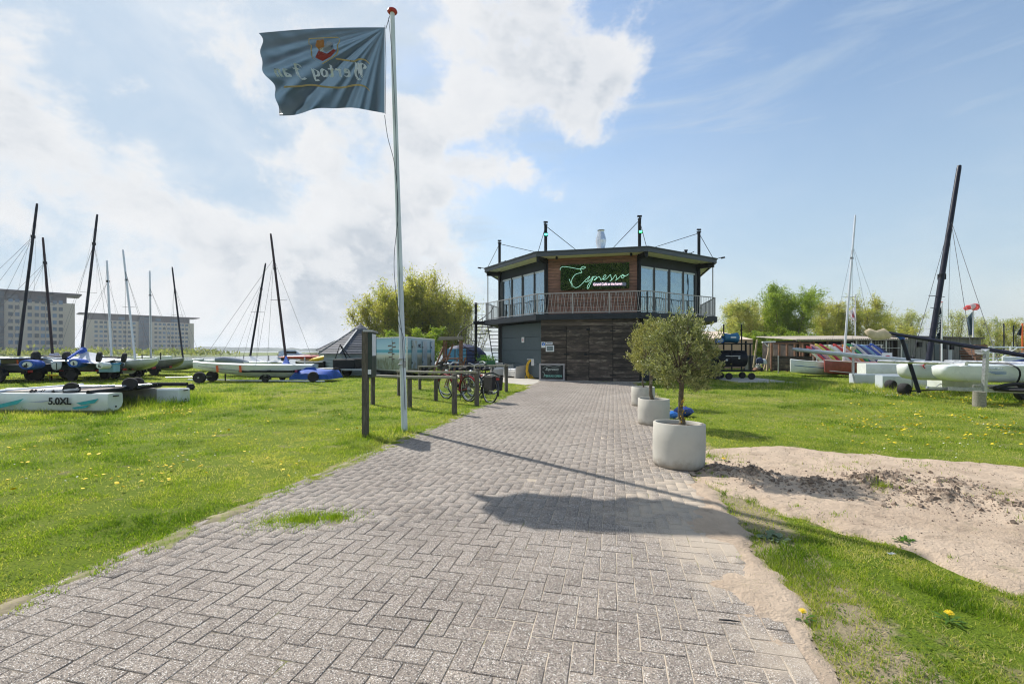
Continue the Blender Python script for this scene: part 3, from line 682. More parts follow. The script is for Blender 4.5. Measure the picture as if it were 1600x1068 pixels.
SIL = leafmat('silvery_leaf', (.16,.22,.13), (.24,.30,.20), trans=.3)
weed(1208, 842, .085, 40, 'pale silvery leaved weed in the grass between path and sand', SIL)
weed(1106, 706, .07, 34, 'green broad leaved weed hard against the front planter', SIL)
weed(1150, 708, .06, 40, 'low dark green weed at the corner of the sand behind the front planter', M['grn'])
weed(1410, 850, .05, 26, 'small green weed standing alone on the bare sand', M['grn'], .03)
# litter and twigs
tw = MB(); c_ = G(1142, 980); tw.tube([c_+V((-.055,.012,.034)), c_+V((-.02,.004,.037)), c_+V((.02,-.003,.036)), c_+V((.052,-.006,.033))], [.003,.004,.0035,.001], 6)
tag(tw.build('twig', M['black']), 'short black twig lying on the pavers near the right edge', 'twig')
c_ = G(1393, 877); c_.z = .05; lt = MB(); rr_ = [c_+V((random.uniform(-.03,.03), random.uniform(-.015,.015), random.uniform(0,.012))) for _ in range(14)]
for i in range(12): lt.add([rr_[i], rr_[i+1], rr_[(i+2) % 14]], [(0,1,2)])
tag(lt.build('crumpled_paper', M['paper']), 'crumpled scrap of white paper on the sand edge', 'litter')
# ================================================================ PLANTERS WITH OLIVE TREES
OL = leafmat('olive_leaf', (.085,.115,.04), (.42,.42,.20), trans=.25, rough=.45, spec=.5)
def leafcloud(name, C, D, L, Wd, mat, parent=None, fold=.25, world=False):
    n = len(C); D = D/np.linalg.norm(D, axis=1, keepdims=True); r = rng.normal(size=(n,3)); s = np.cross(D, r); s /= np.linalg.norm(s, axis=1, keepdims=True)+1e-9
    L = L[:,None]; Wd = Wd[:,None]; nn = np.cross(D, s)
    p0 = C; p1 = C+D*L*.5+s*Wd*.5+nn*Wd*fold; p2 = C+D*L; p3 = C+D*L*.5-s*Wd*.5+nn*Wd*fold
    co = np.stack([p0,p1,p2,p3],1).reshape(-1,3); q = np.arange(4*n).reshape(-1,4)
    if world and parent is not None: co = co-np.array(wm(parent).translation)
    o = npmesh(name, co, q, mat)
    if parent is not None: o.parent = parent
    return o
def planter(c, d, h, label, tilt=(0,0)):
    t = thing('concrete_planter', label, 'planter', c, rot=(tilt[0], tilt[1], 0), group='round concrete planters along the path'); r = d/2
    MB().lathe((0,0,0), [(r*.74,.0),(r*.86,.006),(r*.955,.03),(r*.985,.07),(r*1.0,.13),(r*1.01,h*.6),(r,h-.008),(r-.006,h),(r-.026,h),(r-.032,h-.008),(r-.034,h-.06)], 56).build('pot', M['conc'], t, smooth=True)
    b = MB(); N = 14
    b.lathe((0,0,h-.045), [(r-.034,.0),(r*.6,.008),(r*.3,-.004),(.001,.006)], 40).build('soil', M['soil'], t, smooth=True)
    return t
def olive(c, z0, zc, R, H, label, n=5200, lean=(0,0), th=.026):
    t = thing('olive_tree', label, 'tree', (c[0], c[1], z0), group='olive trees in concrete planters')
    tp = [V((0,0,-.05)), V((.008,-.004,.1)), V((-.006,.006,.22)), V((.004,0,zc-z0-.25))]
    zb = zc-z0-.28
    b = MB(); b.tube(spl([(0,0,-.06),(.012,0,.06),(-.008,.006,.16),(.006,0,zb),(0,0,zb+.12)],5), [th*1.25]*5+[th]*6+[th*.9]*5+[th*.6]*5, 9)
    b.build('trunk', M['trunk'], t, smooth=True)
    # limbs
    tips = []; lb = MB()
    for k in range(30):
        a = random.random()*6.283; e = math.asin(random.uniform(-.25,.98)); q = random.uniform(.55,.98)
        tip = V((lean[0]+R*q*math.cos(a)*math.cos(e), lean[1]+R*q*math.sin(a)*math.cos(e), zc-z0+H*q*math.sin(e)))
        s0 = V((0,0,zb+random.uniform(-.05,.15))); mid = s0.lerp(tip, .5)+V((0,0,.05))
        lb.tube([s0, mid, tip], [th*.42, th*.22, .003], 5); [lb.tube([tip.lerp(mid,random.random()*.6), tip+V((random.gauss(0,.09),random.gauss(0,.09),random.uniform(0,.14)))], [.004,.0015], 3) for _q in range(3)]; tips += [s0.lerp(mid,.6), mid, mid.lerp(tip,.5), tip]
    lb.build('limbs', M['trunk'], t)
    C = []; Dd = []
    nc = 300
    for _ in range(nc):
        a = rng.random()*6.283; e = math.asin(rng.uniform(-.85,1)); q = .42+.62*rng.random()**.55
        rr = R*(1+.42*noise.noise((math.cos(a)*1.7+zc, math.sin(a)*1.7, e*1.8)))
        c0 = np.array((lean[0]+rr*q*math.cos(a)*math.cos(e), lean[1]+rr*q*math.sin(a)*math.cos(e), zc-z0+H*(q if e > 0 else q*.9)*math.sin(e)))
        out = np.array((math.cos(a)*math.cos(e)*.8, math.sin(a)*math.cos(e)*.8, math.sin(e)*.5+.75)); out /= np.linalg.norm(out)
        m = n//nc; ln = rng.uniform(.07,.17); tt = rng.random(m)
        bend = rng.normal(0,.25,3); sp = c0+out*ln*(tt[:,None]-.3)+rng.normal(0,.016,(m,3))+bend*ln*(tt[:,None]**2)
        C.append(sp); Dd.append(out*.9+rng.normal(0,.62,(m,3)))
    C = np.concatenate(C); Dd = np.concatenate(Dd); N = len(C)
    for _ in range(34):                          # sprigs standing out of the crown
        a = rng.random()*6.283; e = rng.uniform(.1,1.5); c0 = np.array((lean[0]+R*.93*math.cos(a)*math.cos(e), lean[1]+R*.93*math.sin(a)*math.cos(e), zc-z0+H*.93*math.sin(e))); ln = rng.uniform(.08,.20); tt = rng.random(24)
        u_ = np.array((math.cos(a)*.5, math.sin(a)*.5, 1)); C = np.concatenate([C, c0+u_*ln*tt[:,None]+rng.normal(0,.006,(24,3))]); Dd = np.concatenate([Dd, u_+rng.normal(0,.5,(24,3))])
    N = len(C); leafcloud('crown', C, Dd, rng.uniform(.022,.046,N), rng.uniform(.009,.016,N), OL, t)
    return t
planter((2.01,5.5,0), .60, .535, 'nearest and largest looking round concrete planter beside the sand', (rad(-1.6), rad(1.6)))
planter((2.67,8.6,0), .575, .50, 'middle round concrete planter, between its two neighbours', (0, rad(1)))
planter((3.31,11.5,.0), .57, .50, 'farthest round concrete planter near the timber doors')
olive((2.045,5.5), .50, 1.30, .375, .48, 'full olive tree with mossy trunk in the nearest concrete planter', 17000, (.0,0), .032)
OL = leafmat('olive_leaf_yellow', (.12,.145,.04), (.50,.46,.20), trans=.3, rough=.45, spec=.5)
olive((2.63,8.6), .46, 1.37, .44, .55, 'olive tree with yellowing left side in the middle concrete planter', 15000, (.05,0), .034)
olive((3.31,11.5), .46, 1.30, .36, .48, 'small olive tree mostly hidden in the farthest concrete planter', 6000, (.1,0), .02)
# yellow lichen / moss at foot of near trunk
b = MB(); 
for k in range(26):
    a = random.uniform(3.4,6.0); z = random.uniform(.50,.85); r = .036
    b.lathe((2.055+r*math.cos(a), 5.5+r*math.sin(a), z), [(.001,-.010),(random.uniform(.006,.012),0),(.001,.010)], 6)
o = b.build('lichen_patches', pbr('lichen', (.50,.30,.03), .9, var=.5, vs=30)); o['kind'] = 'stuff'
# blue bundle
BB = pbr('blue_plastic_bag', (.03,.17,.55), .35, var=.4, vs=9, bump=.6, bs=14)
def bundle(name, c, R, n, mat, label, cat, flat=.6):
    t = thing(name, label, cat, c); b = MB(); rings = []
    N = 20
    for i in range(9):
        ph = math.pi*i/8; r = math.sin(ph); z = (1-math.cos(ph))*.5
        rings.append([V((R*r*math.cos(6.283*k/N)*(1+.32*noise.noise((k*.8, i*.9, R*9))), R*flat*r*math.sin(6.283*k/N)*(1+.3*noise.noise((k*.7, i, 7))), z*R*1.05*(1+.25*noise.noise((k*.5, i*.6, 3)))) ) for k in range(N)])
    b.loft(rings).build('bag', mat, t, smooth=60); return t
bundle('plastic_bag', G(1072,652)+V((0,.15,0)), .20, 1, pbr('navy_bag', (.02,.05,.22), .35, var=.5, vs=12, bump=.8, bs=18, col2=(.5,.6,.8), c2=(.66,.72)), 'dark blue crumpled plastic bag on the grass behind the front planter', 'bag', .8)
bundle('plastic_bag', G(1051,655)+V((0,.1,0)), .15, 1, BB, 'bright blue flattened plastic bag between the front and middle planters', 'bag', .7)

# ================================================================ FLAGPOLE AND FLAG
fp = thing('flagpole', 'tall white flagpole with red top disc beside the path', 'flagpole', (-1.88,7.96,0))
pb_ = V((-1.88,7.96,0)); ptop = A(613,20,7.96)
mid = A(622,330,7.96)
cur = spl([pb_, A(629,560,7.96), A(625.5,440,7.96), A(621,300,7.96), A(616,140,7.96), ptop], 6)
polem = pbr('pole_paint', (.62,.68,.72), .45, var=.12, vs=5, stretch=(1,1,.25), col2=(.40,.44,.46), c2=(.55,.75))
MB().tube(cur, [.056-.016*i/(len(cur)-1) for i in range(len(cur))], 8).build('pole', polem, fp, world=True, smooth=30)
MB().lathe(ptop+V((0,0,.0)), [(.001,-.01),(.07,-.008),(.088,.012),(.08,.04),(.001,.055)], 20).build('top_disc', M['red'], fp, world=True, smooth=True)
b = MB(); zc_ = A(628,566,7.96)
for dz in (-.035, .06): b.lathe(zc_+V((0,0,dz)), [(.058,-.012),(.066,-.01),(.066,.01),(.058,.012)], 14)
b.box(zc_+V((.045,-.03,-.03)), (.05,.05,.12)).build('pole_clamp', M['galv'], fp, world=True)
rp = MB(); rp.tube(spl([A(609,25,7.9), A(603,45,7.85)], 2), .006, 5)
rp.tube(spl([A(601,180,7.85), A(606,215,7.87), A(617,260,7.88), A(622,330,7.88), A(616,400,7.88), A(618,450,7.88), A(627,512,7.88), A(630,560,7.88), A(633,640,7.9)], 5), .0055, 5)
rp.tube(spl([A(607,28,7.9), A(612,80,7.88), A(618,190,7.88), A(621,330,7.87), A(625,470,7.87), A(622,500,7.87), A(631,530,7.87), A(631,565,7.87)], 5), .005, 5)
rp.tube([A(601.5,40,7.85), A(603,95,7.85), A(602,178,7.85)], .005, 5)
rp.build('halyard', M['rope'], fp, world=True)
# flag surface
def flagP(u, v, off=0.0):                     # u 0 at pole .. 1 free, v 0 top .. 1 bottom
    top = (601-199*u, 43+9*u-3*math.sin(u*3.1)); bot = (601-158*u, 177+5*u-11*math.sin(u*3.3)*(1 if u < .97 else .6))
    x = top[0]+(bot[0]-top[0])*v+10*max(0, u-.6)*math.sin(v*math.pi)*1.6*-.8; y = top[1]+(bot[1]-top[1])*v
    x += u*u*(4.5*math.sin(v*11+.5)+2.5*math.sin(v*23)); y += 2.2*u*math.sin(u*17)*(v > .97)
    ang = math.atan2(v*.67, u+1e-3)           # folds fan out of the upper hoist corner
    rr = math.hypot(u, v*.67)
    w = .085*rr*math.sin(ang*15.0+1.3*rr+.7)+.03*rr*math.sin(ang*33+2.0*u)+.05*math.sin(u*9+v*3.0)*v*u+.020*math.sin(u*23-v*9)*v
    w += .035*rr*math.sin(ang*47+1.0)*math.sin(u*6)+.02*math.sin(31*u+19*v)*u; w += .15*math.exp(-((ang-.52)/.06)**2)*rr - .07*math.exp(-((ang-.64)/.04)**2)*rr
    depth = 7.87+.24*u+w
    d = V(((x-800)/F, 1, (HZ-y)/F))
    return V((d.x*depth, depth+off, EYE+d.z*depth))
def flagmat():
    m = bpy.data.materials.new('flag_cloth'); m.use_nodes = True; t = m.node_tree; t.nodes.clear()
    p = nd(t, 'ShaderNodeTexCoord').outputs['Object']
    c = mixc(t, mapr(t, noi(t, p, 3, 4), .3, .7), (.030,.040,.050), (.042,.056,.070))
    b = nd(t, 'ShaderNodeBsdfPrincipled', ins={'Base Color': c, 'Roughness': .42, 'Specular IOR Level': .6, 'Sheen Weight': .3})
    tl = nd(t, 'ShaderNodeBsdfTranslucent', ins={0: (.078,.132,.192,1)})
    mx = nd(t, 'ShaderNodeMixShader', ins={0: .58, 1: b.outputs[0], 2: tl.outputs[0]}); nd(t, 'ShaderNodeOutputMaterial', ins={0: mx.outputs[0]}); return m
fl = thing('flag', 'dark slate flag with crest and mirrored lettering streaming left from the white flagpole', 'flag', (-1.95,7.87,6))
NU, NVv = 150, 90
vs = [flagP(i/NU, j/NVv) for j in range(NVv+1) for i in range(NU+1)]
fs = [(j*(NU+1)+i, j*(NU+1)+i+1, (j+1)*(NU+1)+i+1, (j+1)*(NU+1)+i) for j in range(NVv) for i in range(NU)]
FC = MB().add(vs, fs).build('flag_cloth', flagmat(), fl, world=True, smooth=180)
# print on the flag (seen from the back: mirrored) : strokes laid on the cloth, in flag picture space
def px2uv(x, y):                              # invert roughly
    u = (601-x)/199
    for _ in range(12):
        v = .5
        t_ = 43+9*u-3*math.sin(u*3.1); b_ = 177+5*u-11*math.sin(u*3.3)
        v = (y-t_)/(b_-t_); sh = 10*max(0,u-.6)*math.sin(v*math.pi)*-1.28
        u = (601+sh-x)/(199-41*v)
    return max(0,min(1,u)), max(0,min(1,v))
def flagstroke(mb, pts, nib, k=3):            # broad-pen stroke: nib is a vector in pixels
    P = [V((x,y,0)) for x,y in pts]
    P = spl(P, k) if len(P) > 2 else [P[0].lerp(P[1], i/4) for i in range(5)]
    ring = []
    for p in P:
        a, b2 = px2uv(p.x-nib[0], p.y-nib[1]), px2uv(p.x+nib[0], p.y+nib[1]); ring.append((flagP(*a, -.02), flagP(*b2, -.02)))
    for i in range(len(ring)-1): mb.add([ring[i][0], ring[i][1], ring[i+1][1], ring[i+1][0]], [(0,1,2,3)])
def fprint(name, col, col2=None):
    m = bpy.data.materials.new(name); m.use_nodes = True; t = m.node_tree; t.nodes.clear()
    b = nd(t, 'ShaderNodeBsdfDiffuse', ins={0: tuple(col)+(1,)}); tl = nd(t, 'ShaderNodeBsdfTranslucent', ins={0: tuple(min(1,c*1.1) for c in col)+(1,)})
    mx = nd(t, 'ShaderNodeMixShader', ins={0: .5, 1: b.outputs[0], 2: tl.outputs[0]}); nd(t, 'ShaderNodeOutputMaterial', ins={0: mx.outputs[0]}); return m
WH = fprint('print_white', (.80,.83,.86)); GD = fprint('print_gold', (.62,.45,.20)); RD = fprint('print_red', (.42,.08,.07)); GY = fprint('print_grey', (.40,.42,.50)); OR_ = fprint('print_orange', (.50,.22,.08))
# mirrored "Hertog Jan": reads right to left. letter strokes in a unit box (x right in normal reading, y up)
LET = {
 'H': [[(.1,1),(.25,.9),(.2,.5),(.22,.1),(.05,-.05)],[(.2,.55),(.5,.62),(.62,.55)],[(.62,1.05),(.6,.6),(.7,.3),(.55,-.15),(.3,-.25)],[(.0,.95),(-.15,.75),(-.05,.6)],[(.4,1),(.38,.2)]],
 'e': [[(.45,.3),(.15,.35),(.12,.1),(.3,0),(.5,.1)],[(.45,.3),(.42,.55),(.2,.58),(.1,.3)]],
 'r': [[(.15,.6),(.2,.5),(.18,.0)],[(.2,.5),(.4,.6),(.5,.5)]],
 't': [[(.25,.9),(.22,.1),(.4,0)],[(.05,.6),(.45,.6)]],
 'o': [[(.3,.6),(.08,.45),(.1,.1),(.3,0)],[(.3,.6),(.5,.45),(.5,.12),(.3,0)]],
 'g': [[(.35,.6),(.1,.45),(.1,.15),(.3,.05),(.45,.15)],[(.5,.6),(.5,.0),(.4,-.3),(.1,-.25)]],
 'J': [[(.55,1),(.2,.95),(.05,.75)],[(.5,1),(.42,.5),(.45,.1),(.2,-.2),(-.1,-.1)],[(.2,.6),(.6,.65)]],
 'a': [[(.1,.55),(.35,.6),(.42,.4),(.42,.0)],[(.42,.3),(.12,.25),(.1,.05),(.42,.05)]],
 'n': [[(.1,.6),(.15,.5),(.13,0)],[(.15,.5),(.35,.62),(.45,.5),(.43,.0)]]}
tx = MB(); cur_x = 569
for ch, adv in (('H',21),('e',13),('r',12),('t',11),('o',13),('g',16),(' ',9),('J',19),('a',12),('n',12)):
    if ch != ' ':
        tx = MB()
        for st in LET[ch]:
            flagstroke(tx, [(cur_x-x*19*(1 if ch in 'HJ' else .95), 121-y*20-(0 if ch != 'H' else 1)) for x, y in st], (1.9,1.1), 3)
            flagstroke(tx, [(cur_x-1.3-x*19*(1 if ch in 'HJ' else .95), 121-y*20) for x, y in st], (.6,1.1), 2)
        tx.build('letter', WH, fl, world=True)
    cur_x -= adv
gl = MB()
flagstroke(gl, [(578,143),(570,136),(556,134),(535,138),(510,137),(486,134),(465,136),(440,137)], (.4,1.4), 4)
flagstroke(gl, [(578,101),(571,95),(562,94),(554,97),(545,96),(526,93)], (.4,1.3), 4)
gl.build('gold_scroll', GD, fl, world=True)
sh_ = MB()
flagstroke(sh_, [(482,62),(484,71),(488,72),(487,80)], (.8,.5), 2); flagstroke(sh_, [(482,62),(500,61),(528,60),(531,66),(528,72)], (.5,.8), 2)
flagstroke(sh_, [(528,72),(527,86),(506,101)], (.9,.5), 3); flagstroke(sh_, [(506,101),(490,92),(488,80)], (.9,.5), 3)
sh_.build('crest_outline', GD, fl, world=True)
def fblob(pts, mat, name):
    mb = MB(); c = V((sum(p[0] for p in pts)/len(pts), sum(p[1] for p in pts)/len(pts), 0)); q = [V((x,y,0)) for x,y in pts]
    for i in range(len(q)):
        a, b2 = q[i], q[(i+1) % len(q)]; K = 4
        for r in range(K):
            f0, f1 = r/K, (r+1)/K; qa = [c.lerp(a,f0), c.lerp(b2,f0), c.lerp(b2,f1), c.lerp(a,f1)]
            mb.add([flagP(*px2uv(p.x,p.y), -.02) for p in qa], [(0,1,2,3)])
    mb.build(name, mat, fl, world=True)
fblob([(495,64),(506,63),(508,74),(500,80),(494,73)], OR_, 'crest_lion'); fblob([(512,66),(520,68),(522,78),(510,84),(505,78)], GY, 'crest_figure')
fblob([(499,80),(510,85),(520,84),(522,78),(526,80),(518,90),(506,97),(494,91)], RD, 'crest_field'); fblob([(500,77),(506,75),(507,82),(502,84)], WH, 'crest_highlight')

# ================================================================ NOTICE BOARD
nb = thing('notice_board', 'dark green notice cabinet on a tall weathered post left of the flagpole', 'notice board', G(571,682))
b0 = G(571,682); px_ = V((b0.x,b0.y,0))
MB().box(px_+V((0,0,.86)), (.095,.095,1.72)).build('post', M['wood_post'], nb, world=True, bevel=.008)
gm = pbr('board_green', (.012,.030,.024), .45, var=.2)
q0 = GX(575.5,7.40); q1 = GX(583.2,7.98); d_ = (q1-q0).normalized(); ln = (q1-q0).length; s_ = V((d_.y,-d_.x,0))
cb = MB(); R_ = Matrix((s_, d_, V((0,0,1)))).transposed(); cc = (q0+q1)/2
cb.box(cc+V((0,0,1.335)), (.11,ln,.75), R=R_).build('cabinet', gm, nb, world=True, bevel=.006)
MB().box(cc+V((0,0,1.725)), (.16,ln+.06,.03), R=R_).build('cabinet_roof', M['galv'], nb, world=True)
MB().box(cc+s_*.058+V((0,0,1.5))-d_*.05, (.006,ln*.72,.36), R=R_).build('notice_sheet', M['paper'], nb, world=True)
MB().box(q0-d_*.012+s_*.02+V((0,0,1.06)), (.05,.008,.075), R=R_).build('sticker', M['paper'], nb, world=True)
MB().box(q1+V((0,0,.5)), (.07,.07,1.0), R=R_).build('rear_post', M['wood_post'], nb, world=True) if False else None

# ================================================================ TIMBER BIKE RACK RAILS
def rack(label, posts, zt, rails, w=.095):
    c = posts[0]; t = thing('timber_bike_rail', label, 'bike rail', c, group='timber bike rails beside the path')
    for p, z in zip(posts, zt): MB().box(p+V((0,0,z/2)), (w,w,z), random.uniform(-.1,.1)+.5).build('post', M['wood_post'], t, world=True, bevel=.008)
    for a, b2 in rails:
        MB().bar(a, b2, .14, .055, ext=.05).build('rail', M['wood_rail'], t, world=True, bevel=.006)
    return t
p1, p3, p6 = G(582.5,632), G(640,637.6), G(710,648)
rack('nearest timber bike rail, starting behind the notice board', [p1,p3,p6], [.74,.72,.90], [(p1+V((-.05,-.06,.765)), p3+V((0,0,.765))), (p3+V((0,0,.765)), p6+V((.0,0,.82)))])
p2, p5, p7 = G(623.5,618), G(681,626), G(745,634)
rack('middle timber bike rail with the red bicycle leaning at it', [p2,p5,p7], [.74,.76,.95], [(p2+V((0,0,.77)), p5+V((0,0,.80))), (p5+V((0,0,.80)), p7+V((0,0,.86)))])
p4, p8b, p8 = G(656,608.5), G(722,610), G(791,611.8)
rack('farthest timber bike rail, ending beside the paved apron', [p4,p8b,p8], [.80,.80,.96], [(p4+V((0,0,.84)), p8b+V((0,0,.86))), (p8b+V((0,0,.86)), p8+V((.05,0,.90)))])

# ================================================================ BICYCLES
def bicycle(label, loc, rz, fc, front_guard=None, tilt=0, pannier=None, bags=False, crate=False):
    t = thing('bicycle', label, 'bicycle', loc, rot=(tilt,0,rz), group='bicycles parked at the timber rails'); R = .345
    fm = pbr('frame_paint_'+label[:4].strip(), fc, .35, .1, var=.1)
    for x in (0, 1.07):
        w = MB(); K = 40
        w.tube([(x+R*math.cos(6.283*k/K), 0, R+.0+R*0+R*math.sin(6.283*k/K)*.999) for k in range(K)], .019, 8, closed=True); wo = w.build('tyre', M['rub'], t, smooth=True)
        w = MB(); w.tube([(x+(R-.028)*math.cos(6.283*k/K), 0, R+(R-.028)*math.sin(6.283*k/K)) for k in range(K)], .010, 6, closed=True).build('rim', M['alu'], wo, smooth=True)
        sp = MB()
        for k in range(28): a = 6.283*k/28; sp.tube([(x+.02*math.cos(a+.9), (-1)**k*.022, R+.02*math.sin(a+.9)), (x+(R-.03)*math.cos(a), 0, R+(R-.03)*math.sin(a))], .0014, 3, False)
        sp.tube([(x,-.05,R),(x,.05,R)], .018, 8); sp.build('spokes', M['alu'], wo)
    f = MB(); bbk = (.44,0,.29); st = (.30,0,.74); hd = (.86,0,.86); hl = (.90,0,.66)
    f.tube([bbk, st, (.285,0,.86)], .016, 8); f.tube(spl([hl, (.7,0,.42), bbk],5), .019, 8); f.tube(spl([hd, (.66,0,.62), (.40,0,.45)],5), .014, 8); f.tube([hd,hl], .018, 8)
    for s in (-1,1): f.tube([bbk,(.0,s*.055,R)], .009, 6); f.tube([(.31,0,.70),(.0,s*.055,R)], .008, 6); f.tube(spl([hl,(.96,s*.04,.55),(1.07,s*.05,R)],4), .011, 6)
    f.build('frame', fm, t, smooth=True)
    gmat = pbr('guard'+label[:3], front_guard or fc, .35)
    for x, a0, a1 in ((0,-.3,3.5),(1.07,.4,2.9)):
        g2 = MB()
        P = [(x+(R+.035)*math.cos(a0+(a1-a0)*i/14), R+(R+.035)*math.sin(a0+(a1-a0)*i/14)) for i in range(15)]
        for i in range(14):
            for y0, y1, dz in ((-.026,0,0),(0,.026,0)): g2.add([(P[i][0],y0,P[i][1]-(.008 if y0 else 0)),(P[i][0],y1,P[i][1]-(.008 if y1 else 0)),(P[i+1][0],y1,P[i+1][1]-(.008 if y1 else 0)),(P[i+1][0],y0,P[i+1][1]-(.008 if y0 else 0))], [(0,1,2,3)])
        g2.build('mudguard', gmat, t, smooth=True)
    sd = MB(); sd.loft([[V((x, w*math.cos(6.283*k/10), .90+z+.030*math.sin(6.283*k/10))) for k in range(10)] for x,w,z in ((.14,.05,0),(.17,.10,.01),(.24,.10,0),(.31,.05,0),(.40,.02,-.01))]).build('saddle', M['rub'], t, smooth=True)
    hb = MB(); hb.tube([hd,(.845,0,1.0)], .013, 8); hb.tube(spl([(.62,-.28,1.02),(.74,-.26,1.03),(.85,-.16,1.05),(.86,0,1.01),(.85,.16,1.05),(.74,.26,1.03),(.62,.28,1.02)],5), .011, 8); ho = hb.build('handlebar', M['alu'], t, smooth=True)
    gr = MB()
    for s in (-1,1): gr.tube([(.62,s*.28,1.02),(.73,s*.262,1.03)], .017, 8)
    gr.build('grips', M['rub'], ho)
    cc2 = MB(); cc2.loft([[V((x, -.055+.018*math.cos(6.283*k/10), .31+.0*x+h_*math.sin(6.283*k/10))) for k in range(10)] for x,h_ in ((-.04,.04),(.0,.055),(.25,.06),(.44,.09),(.52,.06),(.54,.02))]).build('chain_case', M['black'], t, smooth=True)
    cr = MB(); cr.tube([(.44,-.08,.29),(.50,-.09,.14)], .010, 6); cr.box((.51,-.14,.13),(.09,.09,.022)); cr.tube([(.44,.08,.29),(.38,.09,.44)], .010, 6); cr.box((.37,.14,.45),(.09,.09,.022)); cr.build('pedals', M['black'], t)
    rk = MB()
    for y in (-.06,0,.06): rk.tube([(.20,y,.735),(-.26,y,.735)], .006, 5)
    for s in (-1,1): rk.tube([(-.1,s*.06,.735),(0,s*.06,R)], .006, 5)
    rk.build('luggage_rack', M['black'], t)
    MB().box((-.30,0,.66),(.03,.09,.05)).build('rear_light', M['red'], t)
    MB().lathe((1.0,0,.82), [(.001,-.03),(.035,-.02),(.04,.03),(.001,.035)], 10, R=Matrix.Rotation(math.pi/2,3,'Y')).build('headlamp', M['alu'], t)
    if bags:
        for s in (-1,1): MB().loft([[V((x,s*(.12+wd*math.cos(a)),z)) for a,x in ((0,-.30),(0,.06),(math.pi,.06),(math.pi,-.30))] for z,wd in ((.36,.02),(.38,.055),(.70,.06),(.73,.04))]).build('pannier', M['rub'], t, smooth=30)
        MB().box((-.12,-.20,.66),(.22,.008,.11)).build('red_flap', M['red'], t); MB().box((-.20,-.205,.60),(.10,.008,.08)).build('blue_badge', BB, t); MB().box((-.07,-.205,.60),(.08,.008,.08)).build('white_badge', M['paper'], t)
    if crate:
        c2 = MB()
        for k in range(5):
            z = .86+k*.045
            for s in (-1,1): c2.bar((.96,s*.17,z),(1.26,s*.17,z),.006,.02); c2.bar((.96 if s<0 else 1.26,-.17,z),(.96 if s<0 else 1.26,.17,z),.006,.02)
        c2.box((1.11,0,.84),(.30,.34,.01)); c2.build('front_crate', M['black'], t)
    stn = MB().tube([(.30,.05,.28),(.16,.19,.01)], .009, 6); stn.build('kickstand', M['black'], t)
    return t
bicycle('red bicycle with red front mudguard standing behind the post of the nearest rail', GX(733,12.6), rad(134), (.22,.025,.03), (.42,.02,.03), tilt=rad(-3))
b1 = GX(765,12.2)
bicycle('black bicycle whose rear wheel and panniers point at the path', (b1.x,b1.y,0), rad(128), (.02,.02,.024), tilt=rad(4), bags=True)
b2_ = GX(741,14.0)
bicycle('black city bicycle with a front crate in the row behind', (b2_.x,b2_.y,0), rad(150), (.02,.022,.026), tilt=rad(-4), crate=True)
b3_ = GX(716,14.3)
bicycle('dark bicycle with pale handlebar partly hidden behind the red one', (b3_.x,b3_.y,0), rad(20), (.03,.03,.035), tilt=rad(3))
# ================================================================ THE OCTAGONAL CAFE
cafe = thing('cafe_building', 'two storey octagonal cafe with dark timber front, balcony railing and overhanging roof', 'cafe', (OC.x,OC.y,0))
B_ = lambda mb, name, mat, **k: mb.build(name, mat, cafe, world=True, **k)
RO, RI, RM = 6.5, 5.55, 5.68
poly8 = lambda r, r2=None: [tuple(ov(i, r).xy) for i in range(8)]
B_(MB().prism(poly8(RO), 2.86, 3.08), 'balcony_deck', M['anth'])
b = MB()
for i in range(8): b.bar(ov(i,RO+.02,2.97), ov(i+1,RO+.02,2.97), .06, .27, ext=.012)
B_(b, 'deck_edge_beam', M['anth'])
B_(MB().prism(poly8(5.5), -.05, 2.86), 'ground_floor_core', pbr('dark_core', (.03,.035,.04), .7))
# roof : slab, fascia, soffit, corner brackets
B_(MB().prism(poly8(RO-.05), 5.86, 5.985), 'roof', pbr('roof_bitumen', (.05,.055,.06), .8))
B_(MB().prism(poly8(RO-.06), 5.835, 5.857), 'soffit', M['cream'])
fas = pbr('fascia_trim', (.055,.066,.082), .42, var=.1)
for i in range(8):
    a, c = ov(i,RO,0), ov(i+1,RO,0)
    bb = MB(); bb.bar(a+V((0,0,5.885)), c+V((0,0,5.885)), .05, .20, ext=.008); bb.bar(a+V((0,0,6.0)), c+V((0,0,6.0)), .16, .035, ext=.02)
    B_(bb, 'fascia', fas)
    bb = MB(); bb.bar(ov(i,RM-.3,5.70), ov(i,RO-.1,5.70), .14, .22)
    B_(bb, 'roof_bracket', M['black'])
# masts through the roof with stays and lamps
for i in range(8):
    p = ov(i, RM)
    mo = B_(MB().tube([p+V((0,0,.0)), p+V((0,0,7.48))], .075, 12), 'mast_post', M['black'], smooth=True)
    bb = MB().box(p+V((0,0,7.46)), (.20,.09,.07), math.atan2(p.y-OC.y, p.x-OC.x)); bb.lathe(p+V((0,0,6.0)), [(.13,0),(.13,.03),(.075,.05)], 12)
    bb.build('mast_fittings', M['black'], mo, world=False, M=wm(cafe).inverted())
    top = p+V((0,0,7.40)); e = ov(i, RO-.12, 6.0)
    bb = MB(); bb.tube([top, e], .014, 5); bb.tube([top, OC+V((0,0,6.35))], .016, 5); bb.build('stay_cable', M['black'], mo, M=wm(cafe).inverted())
for i, zz, col in ((1,6.95,(.10,1.0,.72)),(2,6.83,(.08,1.0,.30))):
    p = ov(i, RM)+V((0,-.12,zz)); bb = MB().box(p, (.20,.09,.15)); bo = B_(bb, 'flood_light', M['black'])
    MB().box(p+V((0,-.05,0)), (.13,.012,.09)).build('lens', emit('green_lamp', col, 3.0), bo, M=wm(cafe).inverted())
